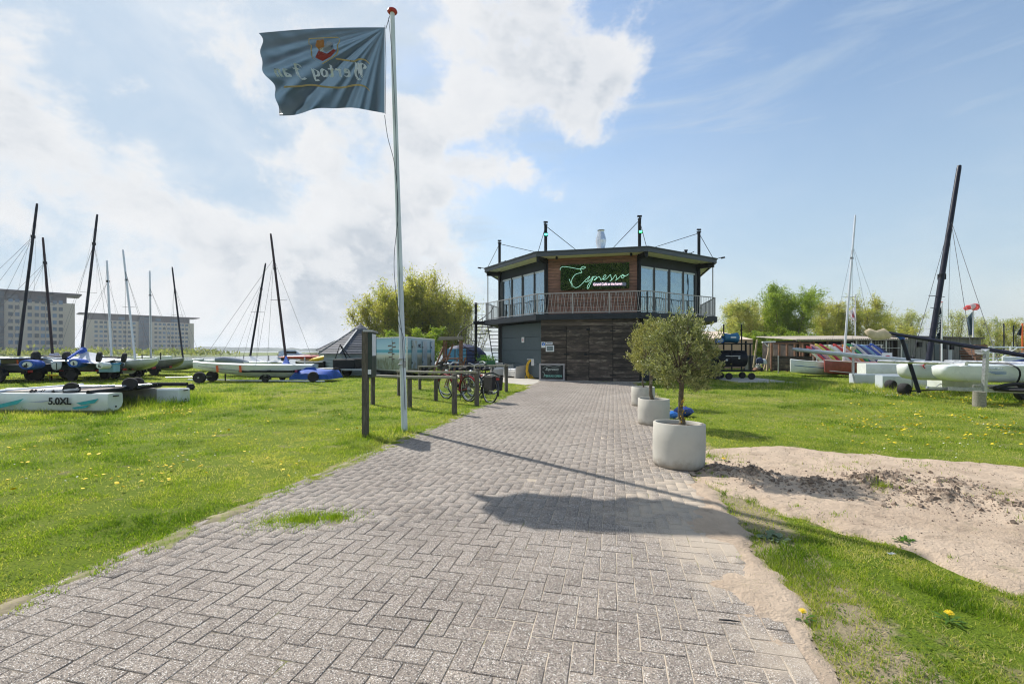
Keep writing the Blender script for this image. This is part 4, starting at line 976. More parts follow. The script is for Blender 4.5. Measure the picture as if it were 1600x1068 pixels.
for i, dz in ((0,0),(1,0),(2,0),(3,0)):       # small cameras / spotlights at the mast heads and roof corners
    p = ov(i, RM)+V((0,0,7.58)); d = V((1,0,0)) if i in (0,1) else V((-1,0,0))
    bb = MB().bar(p-d*.10, p+d*.10, .08, .07); bb.bar(p-V((0,0,.08)), p, .03); B_(bb, 'spotlight', M['black'])
for i in (0, 3):
    p = ov(i, RO+.02, 6.0); d = (p-OC); d.z = 0; d.normalize(); bb = MB().bar(p, p+d*.28+V((0,0,.05)), .025); bb.bar(p+d*.2, p+d*.38+V((0,0,.03)), .09, .06); B_(bb, 'spotlight', M['black'])
for t_, i in ((.35,0),(.62,2)):
    p = lerp(ov(i,RO-.1), ov(i+1,RO-.1), t_)+V((0,0,6.06)); bb = MB().box(p, (.14,.06,.06), .3); bb.bar(p, p+V((.18,0,.10)), .03); B_(bb, 'spotlight', M['black'])
for q in (.18,.86):
    p = lerp(SB, SC, q)+BN*.35+V((0,0,5.77)); B_(MB().lathe(p, [(.001,-.09),(.05,-.08),(.06,0),(.04,.06)], 12), 'soffit_spot', M['black'], smooth=True)
# chimney
c = GX(939, 23.5); ch = MB(); ch.box(c+V((0,0,6.10)), (1.0,.8,.22)); cho = B_(ch, 'chimney', M['galv'])
MB().lathe(c, [(.19,6.2),(.19,6.52),(.17,6.55),(.27,7.05),(.265,7.16),(.17,7.5),(.17,7.6),(.19,7.62),(.16,7.63),(.001,7.6)], 28).build('cowl', pbr('cowl_steel', (.62,.64,.67), .25, .9, var=.1), cho, M=wm(cafe).inverted(), smooth=45)
# upper walls
def wallpt(i, t, off=0, z=0): p = lerp(ov(i,RI), ov(i+1,RI), t); n = (p-OC); n = lerp(ov(i,RI), ov(i+1,RI), .5)-OC; n.z = 0; n.normalize(); return V((p.x,p.y,z))+n*off
frm = pbr('window_frame_light', (.50,.54,.57), .35, .3, var=.05); frd = pbr('window_frame_dark', (.03,.034,.04), .4)
PLK = unitbox('plank', M['wood_rd']); PLD = unitbox('plank', M['wood_dk'])
B_(MB().prism([tuple(ov(i,RI-.05).xy) for i in range(8)], 3.083, 3.10), 'cafe_floor', pbr('cafe_floor', (.16,.12,.09), .5))
B_(MB().prism([tuple(ov(i,RI-.05).xy) for i in range(8)], 5.62, 5.64), 'cafe_ceiling', pbr('cafe_ceiling', (.25,.25,.25), .9))
for i in range(8):
    a, c = ov(i,RI), ov(i+1,RI); bb = MB().bar(a+V((0,0,5.59)), c+V((0,0,5.59)), .12, .47); (B_(bb, 'wall_head', M['anth']) if i != 1 else None)
    if i == 1:
        B_(MB().bar(wallpt(1,0,-.05,4.46), wallpt(1,1,-.05,4.46), .08, 2.72), 'front_wall', M['anth'])
        n = 19; hz_ = 2.73/n
        fw = cafe
        for k in range(n):
            z = 3.10+hz_*(k+.5); off = random.uniform(.010,.022)
            cuts = [0.012] + ([random.choice((.3,.45,.62))] if k % 2 else []) + [.988]
            for u0, u1 in zip(cuts[:-1], cuts[1:]):
                inst('plank', PLK, fw, boxM(wallpt(1,u0+.001,off,z), wallpt(1,u1-.001,off,z), .03, hz_-.016))
        continue
    n = 4; bb = MB()
    for k in range(n+1):
        q = k/n; bb.bar(wallpt(i,q if 0<k<n else (q+.015 if k==0 else q-.015),0,3.1), wallpt(i,q if 0<k<n else (q+.015 if k==0 else q-.015),0,5.36), .13 if k in (0,2,4) else .09, .12)
    B_(bb, 'mullion', frd)
    for k in range(n):
        q0, q1 = (k+.035)/n, (k+.965)/n
        f = MB()
        for z in (3.16, 5.30): f.bar(wallpt(i,q0,0,z), wallpt(i,q1,0,z), .05, .085)
        for q in (q0,q1): f.bar(wallpt(i,q,0,3.14), wallpt(i,q,0,5.32), .05, .05)
        fo_ = B_(f, 'window', frm if i in (0,2) else frd)
        MB().bar(wallpt(i,q0,-.0,4.23), wallpt(i,q1,-.0,4.23), .012, 2.12).build('pane', M['glass'], fo_, M=wm(cafe).inverted())
# a few things inside that the glass lets through
dk = pbr('interior_dark', (.05,.04,.035), .7)
B_(MB().box(OC+V((.2,.2,4.1)), (2.6,2.2,2.0), .3), 'bar_block', dk)
bl = MB()
for i, q in ((2,.34),(2,.93),(0,.5)):
    for k in range(5): p = wallpt(i,q,-.15,3.2)+V((.05*k,0,0)); bl.tube([p, p+V((0,0,2.1))], .04, 6)
B_(bl, 'curtain', pbr('curtain', (.42,.52,.52), .9))
# balcony railing
BAL = unitbox('baluster', M['rail'])
for i in (7,0,1,2,3,4):
    a, c = ov(i,RO-.06), ov(i+1,RO-.06)
    bb = MB(); bb.bar(a+V((0,0,4.06)), c+V((0,0,4.06)), .045, .04, ext=.02); bb.bar(a+V((0,0,3.17)), c+V((0,0,3.17)), .04, .035)
    ro = B_(bb, 'railing', M['rail'])
    pp = MB()
    for k in range(0, 4 if i == 1 else 4):
        p = lerp(a, c, k/ (3 if i==1 else 4)) if not (i == 1 and k == 3) else c; pp.bar(p+V((0,0,3.0)), p+V((0,0,4.05)), .05, .03); pp.box(p+V((0,0,3.1)), (.12,.12,.03))
    pp.build('rail_post', M['rail'], ro, M=wm(cafe).inverted())
    n = 33 if i == 1 else 34
    for k in range(n):
        q = (k+.5)/n; lean = 0 if i != 1 else (.011 if k % 2 else -.011)
        p0 = lerp(a,c,q-lean)+V((0,0,3.18)); p1 = lerp(a,c,q+lean)+V((0,0,4.05))
        o = bpy.data.objects.new('baluster', BAL.copy() if False else BAL); COL.objects.link(o); o.parent = ro; o.matrix_basis = wm(cafe).inverted() @ boxM(p0, p1, .016, .016)
        if i == 1:
            p0 = lerp(a,c,q+lean)+V((0,.012,3.18)); p1 = lerp(a,c,q-lean)+V((0,.012,4.05))
            if k % 2 == 0: o = bpy.data.objects.new('baluster', BAL); COL.objects.link(o); o.parent = ro; o.matrix_basis = wm(cafe).inverted() @ boxM(p0, p1, .014, .014)
for i in (0,3,7): p = ov(i, RO-.16); B_(MB().tube([p+V((0,0,3.08)), p+V((0,0,5.8))], .028, 8), 'tie_rod', M['rail'])
# ground floor : timber box with double doors
def fp_(t, off=0, z=0): p = SB+BD*t+BN*(.14-off); return V((p.x,p.y,z))
tL = onray(845, fp_(0), fp_(5)); L5 = 5.0
T_ = lambda px: onray(px, fp_(0), fp_(1))
t0_, t1_, t2_, t3_, t4_ = T_(845.5), T_(885), T_(920.3), T_(957.6), T_(999)
B_(MB().prism([tuple(x.xy) for x in (fp_(t0_+.02,-.03), fp_(t4_-.02,-.03), fp_(t4_-.02,-1.2), fp_(t0_+.02,-1.2))], -.04, 2.86), 'timber_store', pbr('store_core', (.02,.018,.016), .9))
ZT = 2.86; rows = 17; dz = ZT/rows
for sect, (ta, tb) in enumerate(((t0_,t1_-.008),(t1_+.008,t2_-.006),(t2_+.006,t3_-.008),(t3_+.008,t4_))):
    par = cafe
    if sect in (1,2):
        par = B_(MB().bar(fp_(ta+.02,-.005,1.28), fp_(tb-.02,-.005,1.28), .03, 2.5), 'door', M['wood_dk'])
    for k in range(rows-2):
        z = .02+dz*(k+.5); off = random.uniform(.010,.024)
        m4 = boxM(fp_(ta+random.uniform(0,.012),off,z), fp_(tb-random.uniform(0,.012),off,z), .026, dz-.020)
        o = bpy.data.objects.new('plank', PLD); COL.objects.link(o); o.parent = par; o.matrix_basis = wm(cafe).inverted() @ m4
for k in range(rows-2, rows):
    z = .02+dz*(k+.5); cuts = [t0_, random.uniform(t1_, t3_), t4_]
    for a, c in zip(cuts[:-1], cuts[1:]): inst('plank', PLD, cafe, boxM(fp_(a+.004,random.uniform(.012,.03),z), fp_(c-.004,random.uniform(.012,.03),z), .026, dz-.018))
for s in (0,1):                                # store side walls in planks
    tt = t0_ if s == 0 else t4_
    for k in range(rows): z = .02+dz*(k+.5); inst('plank', PLD, cafe, boxM(fp_(tt,-.02,z), fp_(tt,-1.15,z), .03, dz-.012))
hb = MB()
for tt in (t1_, t3_):
    for z in (2.3,1.25,.3): hb.bar(fp_(tt-.12,.045,z), fp_(tt+.12,.045,z), .012, .05)
hb.bar(fp_(t2_-.1,.05,1.25), fp_(t2_+.55,.05,1.25), .02, .035); hb.box(fp_(t2_-.16,.06,1.25), (.12,.05,.10)); hb.box(fp_(t2_-.04,.06,2.38), (.16,.05,.09))
B_(hb, 'door_ironwork', M['black'])
# grey sectional door on the left ground floor side
def gp(t, off=0, z=0): p = lerp(ov(0,5.55), ov(1,5.55), t); n = lerp(ov(0,5.55), ov(1,5.55), .5)-OC; n.normalize(); return V((p.x,p.y,z))+n*off
for k in range(4): B_(MB().bar(gp(.03,.03,.05+.68*(k+.5)+.02), gp(.995,.03,.05+.68*(k+.5)+.02), .06, .668), 'door_panel', M['dgrey'], bevel=.006)
B_(MB().bar(gp(.015,.05,0), gp(.015,.05,2.86), .14, .12), 'door_jamb', M['anth'])
def gp2(t, off=0, z=0): p = lerp(ov(2,5.55), ov(3,5.55), t); n = lerp(ov(2,5.55), ov(3,5.55), .5)-OC; n.normalize(); return V((p.x,p.y,z))+n*off
B_(MB().bar(gp2(.02,.03,1.4), gp2(.98,.03,1.4), .06, 2.75), 'side_wall', M['anth'])
# living wall sign
def wp(px, z, off): t = onray(px, wallpt(1,0), wallpt(1,1)); return wallpt(1, t, off, z)
def wz(px, y, off=.14): p = wp(px,0,off); return EYE-(y-HZ)/F*p.y
sg = thing('cafe_sign', 'green living wall sign with neon script lettering on the timber balcony wall', 'sign', wp(930,4.4,.1))
sa, sb_ = wp(876.5,0,.09), wp(983,0,.09); zt0, zb0 = wz(930,412.0), wz(930,451.5); zm = (zt0+zb0)/2; hs = zt0-zb0
moss = pbr('moss_backing', (.012,.03,.012), .95, var=.5, vs=6)
MB().bar(sa+V((0,0,zm)), sb_+V((0,0,zm)), .10, hs).build('backing', moss, sg, world=True)
dS = (sb_-sa).normalized(); nS = V((dS.y,-dS.x,0)); LS = (sb_-sa).length
n = 6500; u = rng.random(n); v_ = rng.random(n); clump = fbm(u*9, v_*4, 1.3, 3, 2)
C = np.array(sa)[None]+np.outer(u*LS, np.array(dS))+np.outer(.05+.05*rng.random(n)+.09*np.clip(clump-.45,0,1), np.array(nS)); C[:,2] = zb0+v_*hs
D = rng.normal(0,.8,(n,3))+np.array(nS)*.7+np.array((0,0,.2))
PLm = leafmat('wall_plants', (.035,.10,.028), (.13,.27,.06), (.22,.28,.09), trans=.2)
leafcloud('plants', C, D, rng.uniform(.03,.085,n), rng.uniform(.012,.035,n), PLm, sg, world=True)
n = 260; u = np.concatenate([rng.normal(.18,.03,n//2), rng.normal(.55,.05,n//2)]); v_ = np.concatenate([rng.normal(.22,.12,n//2), rng.normal(.72,.13,n//2)])
C = np.array(sa)[None]+np.outer(u*LS, np.array(dS))+np.outer(.13+.04*rng.random(n), np.array(nS)); C[:,2] = zb0+np.clip(v_,.05,.95)*hs
leafcloud('pale_foliage', C, rng.normal(0,1,(n,3)), rng.uniform(.05,.11,n), rng.uniform(.012,.03,n), leafmat('pale_plants', (.16,.20,.10), (.26,.28,.15)), sg, world=True)
NEON = emit('neon_green', (.45,.88,.70), .70)
def sgp(x, y, off=.235): px, py = 840+x/9.41, 390+y/9.41; p = wp(px,0,off); return V((p.x,p.y, EYE-(py-HZ)/F*p.y))
strokes = [[(340,300),(345,270),(378,250),(430,252),(500,262),(580,278),(640,285),(690,275),(708,260),(695,248),(665,250),(640,275),(645,310),(655,335),(620,345),(570,360),(530,400),(508,450),(512,500),(538,545),(575,557),(620,535),(660,500),(700,455),(730,425),(768,390),(765,405),(745,435),(742,462),(715,475),(700,460)],
 [(745,470),(790,430),(820,390),(810,440),(780,500),(752,565),(732,565),(745,520),(790,455),(830,400),(868,395),(860,425),(832,442),(850,440),(900,395),(916,408),(935,436),(930,450)],
 [(930,440),(975,425),(1008,385),(990,372),(965,405),(975,440),(1015,425),(1060,375),(1075,370),(1082,410),(1092,440),(1062,457),(1095,440),(1145,370),(1158,405),(1165,435),(1140,452),(1175,430),(1225,380)],
 [(1240,372),(1228,400),(1245,418),(1270,398),(1265,370),(1240,368),(1262,385),(1300,380),(1335,358)],[(470,430),(500,500),(515,545)]]
for k, s_ in enumerate(strokes): MB().tube(spl([sgp(x,y) for x,y in s_], 4), .0085, 6).build('neon_script', NEON, sg, world=True, smooth=True)
def text(name, body, mat, origin, right, up, size, parent, extrude=.002, align='LEFT', bold=0.0, shear=0, world=True, sx_=1.0):
    cu = bpy.data.curves.new(name, 'FONT'); cu.body = body; cu.size = size; cu.extrude = extrude; cu.offset = bold; cu.align_x = align; cu.shear = shear; cu.materials.append(mat)
    o = bpy.data.objects.new(name, cu); COL.objects.link(o); r = V(right).normalized(); u_ = V(up).normalized(); n_2 = r.cross(u_)
    Mx = Matrix.Translation(V(origin)) @ Matrix((r*sx_, u_, n_2)).transposed().to_4x4()
    if parent: o.parent = parent; Mx = wm(parent).inverted() @ Mx
    o.matrix_basis = Mx; bpy.context.view_layer.update(); me = bpy.data.meshes.new_from_object(o); me.name = name; o2 = bpy.data.objects.new(name, me); COL.objects.link(o2); o2.parent = parent; o2.matrix_basis = Mx; bpy.data.objects.remove(o)
    o2.name = name; return o2
pa_, pb2 = sgp(815,505,.225), sgp(1300,505,.225)
MB().bar(pa_, pb2, .012, .155).build('letter_plate', pbr('grey_plate', (.22,.24,.36), .5), sg, world=True)
text('small_lettering', 'Grand Café at the haven', emit('neon_pink', (1.0,.72,.80), .9), sgp(822,528,.24), dS, (0,0,1), .165, sg, bold=.003, sx_=.80)
# small things on the facade
def panel(name, label, cat, px0, px1, y0, y1, mat, off, P=fp_, edge=None, group=None):
    ta, tb = onray(px0, P(0), P(1)), onray(px1, P(0), P(1)); a, c = P(ta,off), P(tb,off); ym = (a.y+c.y)/2
    z0, z1 = EYE-(y1-HZ)/F*ym, EYE-(y0-HZ)/F*ym
    t = thing(name, label, cat, V(((a.x+c.x)/2, ym, z0)), group=group)
    MB().bar(V((a.x,a.y,(z0+z1)/2)), V((c.x,c.y,(z0+z1)/2)), .03, z1-z0).build('face', mat, t, world=True); return t, a, c, z0, z1
t, a, c, z0, z1 = panel('wall_sign', 'small blue and white pictogram sign on the timber wall', 'sign', 846.3,852.5,534,543, M['paper'], .05)
n2 = V((BD.y,-BD.x,0)); m_ = (a+c)/2+n2*.02; Rn = Matrix((BD, V((0,0,1)), BD.cross(V((0,0,1))))).transposed()
MB().lathe(V((m_.x,m_.y,z0+(z1-z0)*.62)), [(.001,-.004),(.078,-.003),(.078,.003),(.001,.004)], 20, R=Rn).build('blue_disc', BB, t, world=True)
MB().bar(V((m_.x,m_.y,z0+.19))+n2*.01, V((m_.x,m_.y,z0+.11))+n2*.01, .02, .01).build('figure', M['paper'], t, world=True)
t, a, c, z0, z1 = panel('wall_sign', 'narrow white lettered sign above the wall screen', 'sign', 853.6,863.5,534.2,537.8, M['paper'], .05)
MB().bar(V((a.x,a.y,(z0+z1)/2))+n2*.02+BD*.03, V((c.x,c.y,(z0+z1)/2))+n2*.02-BD*.03, .006, .035).build('lettering_band', M['darkblue'], t, world=True)
t, a, c, z0, z1 = panel('menu_screen', 'white framed grey menu screen on the timber wall', 'display case', 853.2,866,539.2,549.2, M['paper'], .07)
MB().bar(V((a.x,a.y,(z0+z1)/2))+n2*.022+BD*.05, V((c.x,c.y,(z0+z1)/2))+n2*.022-BD*.05, .01, z1-z0-.09).build('screen', pbr('screen_grey', (.16,.20,.22), .15), t, world=True)
t, a, c, z0, z1 = panel('warning_sign', 'small pink and white notice on the grey door', 'sign', 817.5,821.3,526.5,535, M['paper'], .09, P=lambda t,o=0,z=0: gp(t,o,z))
MB().box((a+c)/2+V((0,-.025,0))+V((0,0,(z0+z1)/2)), (.07,.01,.15), -.9).build('pink_mark', pbr('pink', (.6,.2,.25), .6), t, world=True)
# chalkboard leaning on the timber front
ta, tb = T_(844.5), T_(881.5); a, c = fp_(ta,.14), fp_(tb,.14)
cbt = thing('chalkboard', 'wide chalkboard with pale wooden frame standing at the left of the timber doors', 'chalkboard', (a+c)/2)
zb_, zt_ = .04, .80; slope = V((0,.05,0))
MB().bar(a+BD*.04+V((0,0,.42)), c-BD*.04+V((0,0,.42)), .02, .70).build('board', pbr('chalk_black', (.012,.016,.018), .7, col2=(.05,.06,.06), vs=3), cbt, world=True)
f = MB(); f.bar(a+V((0,0,.06)), c+V((0,0,.06)), .05, .07); f.bar(a+V((0,0,.78)), c+V((0,0,.78)), .05, .07)
for p in (a,c): f.bar(p+V((0,0,.03)), p+V((0,0,.81)), .07, .05)
f.build('frame', pbr('frame_grey_wood', (.34,.32,.33), .8, var=.2), cbt, world=True)
chk = pbr('chalk', (.55,.62,.60), .95); nv = V((BD.y,-BD.x,0))
cx = a.lerp(c,.5)+nv*.016
text('chalk_lettering', 'Espresso', chk, cx+V((0,0,.50)), BD, (0,0,1), .17, cbt, align='CENTER', shear=.35)
text('chalk_lettering', 'TERRAS OPEN', pbr('chalk_green', (.25,.62,.52), .95), cx+BD*.05+V((0,0,.20)), BD, (0,0,1), .13, cbt, align='CENTER', bold=.002)
w = MB(); w.tube(spl([cx-BD*.42+V((0,0,.60)), cx-BD*.2+V((0,0,.70)), cx+BD*.1+V((0,0,.67)), cx+BD*.4+V((0,0,.72))],6), .005, 4); w.tube(spl([cx-BD*.44+V((0,0,.45)), cx-BD*.35+V((0,0,.36)), cx-BD*.38+V((0,0,.2))],6), .005, 4)
w.build('chalk_flourish', chk, cbt, world=True)
# yellow lamp under the balcony
p = GX(828,23.6,2.86); lp = thing('hanging_lamp', 'round yellow lamp under the balcony over the grey door', 'lamp', p)
MB().tube([p, p+V((0,0,-.12))], .015, 6).build('stem', M['black'], lp, world=True)
MB().lathe(p+V((0,0,-.24)), [(.001,-.10),(.07,-.08),(.10,0),(.08,.07),(.03,.12)], 16).build('shade', M['yellow'], lp, world=True, smooth=True)
# hose on its reel box
p = gp(.66,.25,0); p = GX(829.5,23.0); hs2 = thing('garden_hose', 'coiled yellow hose hanging against the grey door', 'hose', p)
h = MB()
for k in range(13):
    cx_, rz_ = random.uniform(-.05,.05), random.uniform(.85,1.1); zc2 = .92-.45*rz_+random.uniform(-.02,.02)
    h.tube([p+V((cx_+.19*random.uniform(.85,1.15)*math.cos(a), -.02*k*.5+.02*math.sin(3*a+k), zc2+.45*rz_*math.sin(a))) for a in [6.283*i/20 for i in range(20)]], .016, 6, closed=True)
h.tube(spl([p+V((-.15,-.1,.3)), p+V((-.30,-.12,.05)), p+V((-.1,-.2,.02)), p+V((.2,-.15,.02))],5), .016, 6)
h.build('coil', M['yellow'], hs2, world=True, smooth=True)
MB().box(p+V((-.05,.04,.98)), (.28,.12,.06)).build('hook', M['galv'], hs2, world=True)
p = GX(837.5,22.9); rb = thing('utility_box', 'white box on a thin grey stand between hose and timber front', 'utility box', p)
MB().box(p+V((0,0,.83)), (.48,.2,.34)).build('box', M['paper'], rb, world=True, bevel=.01)
l_ = MB(); l_.bar(p+V((.12,0,0)), p+V((.12,0,.7)), .10,.07); l_.box(p+V((.14,0,.08)), (.34,.25,.03)); l_.build('stand', M['galv'], rb, world=True); MB().bar(p+V((.05,-.11,.80)), p+V((.18,-.11,.88)), .01,.02).build('valve', M['black'], rb, world=True)
# white garden sofas
def sofa(px, Y, wdt, label, rz):
    p = GX(px,Y); t = thing('garden_sofa', label, 'sofa', p, rz); sm = pbr('white_wicker', (.55,.53,.50), .8, var=.1, vs=30, bump=.5, bs=40)
    for s in (-1,1): MB().loft([[V((s*wdt/2-s*q, -.42, 0)), V((s*wdt/2+s*.03, -.42, .6)), V((s*wdt/2+s*.03, .42, .72)), V((s*wdt/2-s*q, .40, 0))] for q in (.03,.15)]).build('arm', sm, t, bevel=.02)
    MB().box((0,0,.24), (wdt-.2,.8,.32)).build('seat', sm, t, bevel=.03); MB().box((0,.36,.50), (wdt-.05,.14,.5)).build('backrest', sm, t, bevel=.03)
    MB().box((0,-.05,.44), (wdt-.3,.66,.10)).build('cushion', M['paper'], t, bevel=.03); return t
sofa(806, 23.8, 1.15, 'white wicker garden sofa standing against the grey door', rad(-55)); sofa(779, 25.0, .9, 'pale wicker garden seat left of the white sofa, beside the stair', rad(10))

# ================================================================ SPIRAL STAIR AND CAT LADDER
pc = GX(743.4, 26.0); stt = thing('spiral_staircase', 'black steel spiral staircase left of the cafe', 'staircase', pc)
MB().tube([pc, pc+V((0,0,4.15))], .075, 12).build('newel_post', M['black'], stt, world=True, smooth=True)
n = 15
hr = []
for k in range(n):
    a0 = rad(-75-k*19.5); a1 = a0-rad(21); z = .2*(k+1); r = 1.02
    pts = [pc+V((0,0,z)), pc+V((r*math.cos(a0), r*math.sin(a0), z)), pc+V((r*math.cos(a1), r*math.sin(a1), z))]
    t_ = MB(); t_.add(pts+[q-V((0,0,.035)) for q in pts], [(0,1,2),(3,5,4),(0,3,4,1),(1,4,5,2),(2,5,3,0)]); t_.build('tread', M['black'], stt, world=True)
    pp = pc+V((r*math.cos(a0), r*math.sin(a0), 0)); MB().tube([pp+V((0,0,z)), pp+V((0,0,z+.95))], .011, 5).build('baluster', M['black'], stt, world=True); hr.append(pp+V((0,0,z+.95)))
MB().tube(spl(hr,4), .024, 8).build('handrail', M['black'], stt, world=True, smooth=True)
A0 = ov(0,RO-.1); pl = MB(); pl.prism([tuple((pc+V((-.1,-.55,0))).xy), tuple((A0+V((.1,-.1,0))).xy), tuple((A0+V((.2,1.1,0))).xy), tuple((pc+V((-.1,.6,0))).xy)], 2.92, 3.06); pl.build('landing', M['black'], stt, world=True)
lr = MB()
for q in (.25,.6,.95):
    p = (pc+V((0,-.5,0))).lerp(A0+V((0,-.1,0)), q); lr.tube([p+V((0,0,3.0)), p+V((0,0,4.05))], .012, 5)
lr.tube([pc+V((0,-.5,4.05)), A0+V((0,-.1,4.05))], .02, 6); lr.tube([pc+V((0,-.5,3.4)), A0+V((0,-.1,3.4))], .012, 6); lr.build('landing_rail', M['rail'], stt, world=True)
s0, s1 = A(762,508,27.5), A(774,566,27.2); s1.z = 0
st2 = thing('steel_stair', 'straight black steel stair under the balcony beside the grey door', 'staircase', V((s1.x,27.4,0)))
MB().bar(s0, V((s1.x,s1.y,0)), .05, .2).build('stringer', M['black'], st2, world=True)
for k in range(13): z = .2+k*.215; x = s1.x+(s0.x-s1.x)*z/s0.z; MB().box((x+.42,27.4,z), (.86,.24,.035)).build('tread', M['black'], st2, world=True)
# planter table with greenery near the stair
p = GX(762,24.8); pt = thing('flower_table', 'small table with green plant boxes in front of the stair', 'plant stand', p)
MB().box(p+V((0,0,.62)), (1.0,.45,.05)).build('table_top', M['wood_post'], pt, world=True)
for s in (-1,1): MB().box(p+V((s*.42,0,.3)), (.05,.35,.6)).build('leg', M['wood_post'], pt, world=True)
MB().box(p+V((0,0,.76)), (.85,.32,.22)).build('plant_box', pbr('green_crate', (.02,.12,.05), .6), pt, world=True)
n = 700; C = np.array(p)[None]+np.stack([rng.normal(0,.26,n), rng.normal(0,.12,n), .86+np.abs(rng.normal(0,.13,n))],-1)
leafcloud('leaves', C, rng.normal(0,1,(n,3))+np.array((0,0,1)), rng.uniform(.04,.1,n), rng.uniform(.015,.04,n), leafmat('herbs', (.04,.14,.02), (.14,.30,.03)), pt, world=True)

# ================================================================ HUT, TRAILER, PLAY FRAME
def hut(label, c, R_, ze, za, rz, detail=True):
    t = thing('shingled_hut', label, 'hut', c, rz); n = 6
    P = lambda k, r, z: V((r*math.cos(6.283185*k/n), r*math.sin(6.283185*k/n), z))
    wmx = pbr('hut_wall'+label[:3], (.30,.36,.40), .8, var=.1, vs=4, stretch=(1,1,8))
    for k in range(n):
        a, b2 = P(k,R_*.86,0), P(k+1,R_*.86,0)
        for j in range(7): z = ze*(j+.5)/7; MB().bar(a+V((0,0,z)), b2+V((0,0,z)), .04+.012*(j%2), ze/7-.012).build('wall_board', wmx, t)
        rows = 11 if detail else 5
        for j in range(rows):
            f0, f1 = j/rows, (j+1.18)/rows; f1 = min(f1,1)
            r0, r1 = R_*(1-f0)+.28*f0, R_*(1-f1)+.28*f1; z0, z1 = ze+(za-ze)*f0, ze+(za-ze)*f1; lift = .03
            q = [P(k,r0,z0+lift), P(k+1,r0,z0+lift), P(k+1,r1,z1+.0), P(k,r1,z1+.0)]
            MB().add(q+[v-V((0,0,.025)) for v in q], [(0,1,2,3),(7,6,5,4),(0,4,5,1),(1,5,6,2),(2,6,7,3),(3,7,4,0)]).build('shingle_course', M['tile'], t)
        MB().bar(P(k,R_,ze+.05), P(k,.28,za+.04), .10, .04).build('hip_cap', pbr('hip', (.30,.31,.33), .7) if k == 0 else bpy.data.materials['hip'], t)
    if detail: MB().lathe((0,0,za), [(.45,-.12),(.42,.0),(.18,.2),(.03,.3),(.02,.36),(.001,.38)], 12).build('roof_cap', M['tile'], t)
    return t
hut('hexagonal grey hut with dark shingled pyramid roof behind the notice board', GX(563,27.5), 2.35, 1.22, 2.72, rad(20))
hut('small dark roofed hut just left of the larger shingled hut', GX(530,33), 1.6, 1.4, 2.1, rad(10), False)
# printed trailer
def prt(name, sky_top, horizon, sand_c):
    m = bpy.data.materials.new(name); m.use_nodes = True; t = m.node_tree; b = t.nodes['Principled BSDF']
    g_ = nd(t, 'ShaderNodeTexCoord').outputs['Object']; z = nd(t, 'ShaderNodeSeparateXYZ', ins={0: g_}).outputs[2]
    c = mixc(t, mapr(t, z, .95, 1.15), (.30,.36,.30), (.55,.55,.45)); c = mixc(t, mapr(t, z, 1.15, 1.28), c, (.45,.62,.66))
    c = mixc(t, mapr(t, z, 1.30, 1.32), c, (.08,.38,.50)); c = mixc(t, mapr(t, z, 1.45, 1.47), c, (.40,.62,.72)); c = mixc(t, mapr(t, z, 1.5, 2.0), c, (.28,.50,.66))
    g2 = noi(t, vmth(t, 'MULTIPLY', g_, (9,9,1.4)), 2.2, 5, .7); lo = mapr(t, mth(t, 'ADD', z, mth(t, 'MULTIPLY', noi(t, g_, .9, 3), -.7)), .78, .60)
    c = mixc(t, mth(t, 'MULTIPLY', mapr(t, g2, .42, .6), lo), c, (.13,.13,.06))
    t.links.new(c, b.inputs['Base Color']); b.inputs['Roughness'].default_value = .35; return m
TC = GX(636,22.3); TL = GX(583,24.5); TR = GX(678.5,27.5)
tr = thing('toilet_trailer', 'box trailer printed with a beach picture behind the bike rails', 'trailer', TC)
pm = prt('beach_print', 0, 0, 0)
z0, z1 = .42, 2.08; pl = [TC, TR, TR+(TL-TC), TL]
pt_ = MB().prism([tuple(p.xy) for p in pl], z0, z1); pt_.build('box_body', pm, tr, world=True)
f = MB()
for i in range(4):
    for z in (z0,z1): f.bar(pl[i]+V((0,0,z)), pl[(i+1)%4]+V((0,0,z)), .06,.06, ext=.03)
    f.bar(pl[i]+V((0,0,z0)), pl[i]+V((0,0,z1)), .06,.06)
f.build('edge_frame', M['alu'], tr, world=True)
ch_ = MB()
for i in range(4): ch_.bar(pl[i]+V((0,0,.33)), pl[(i+1)%4]+V((0,0,.33)), .08,.12)
ch_.build('chassis', M['black'], tr, world=True)
dRt = (TR-TC).normalized(); nRt = V((dRt.y,-dRt.x,0)); LRt = (TR-TC).length; dLf = (TL-TC).normalized(); nLf = V((-dLf.y,dLf.x,0))
for q, w_2 in ((.13,.17),(.50,.17),(.84,.12)):
    p = TC+dRt*LRt*q+nRt*.03; f = MB(); MB().bar(p+V((0,0,1.22)), p+dRt*LRt*w_2+V((0,0,1.22)), .03, 1.45).build('door', pbr('door_print', (.40,.52,.62), .4, var=.15, vs=2, col2=(.25,.25,.18)), tr, world=True)
    for z in (.8,1.6): f.box(p+V((0,0,z))+nRt*.02, (.03,.05,.10))
    f.build('hinge', M['black'], tr, world=True)
text('door_lettering', 'WC', M['darkblue'], TC+dRt*LRt*.36+nRt*.02+V((0,0,1.58)), dRt, (0,0,1), .26, tr, bold=.01)
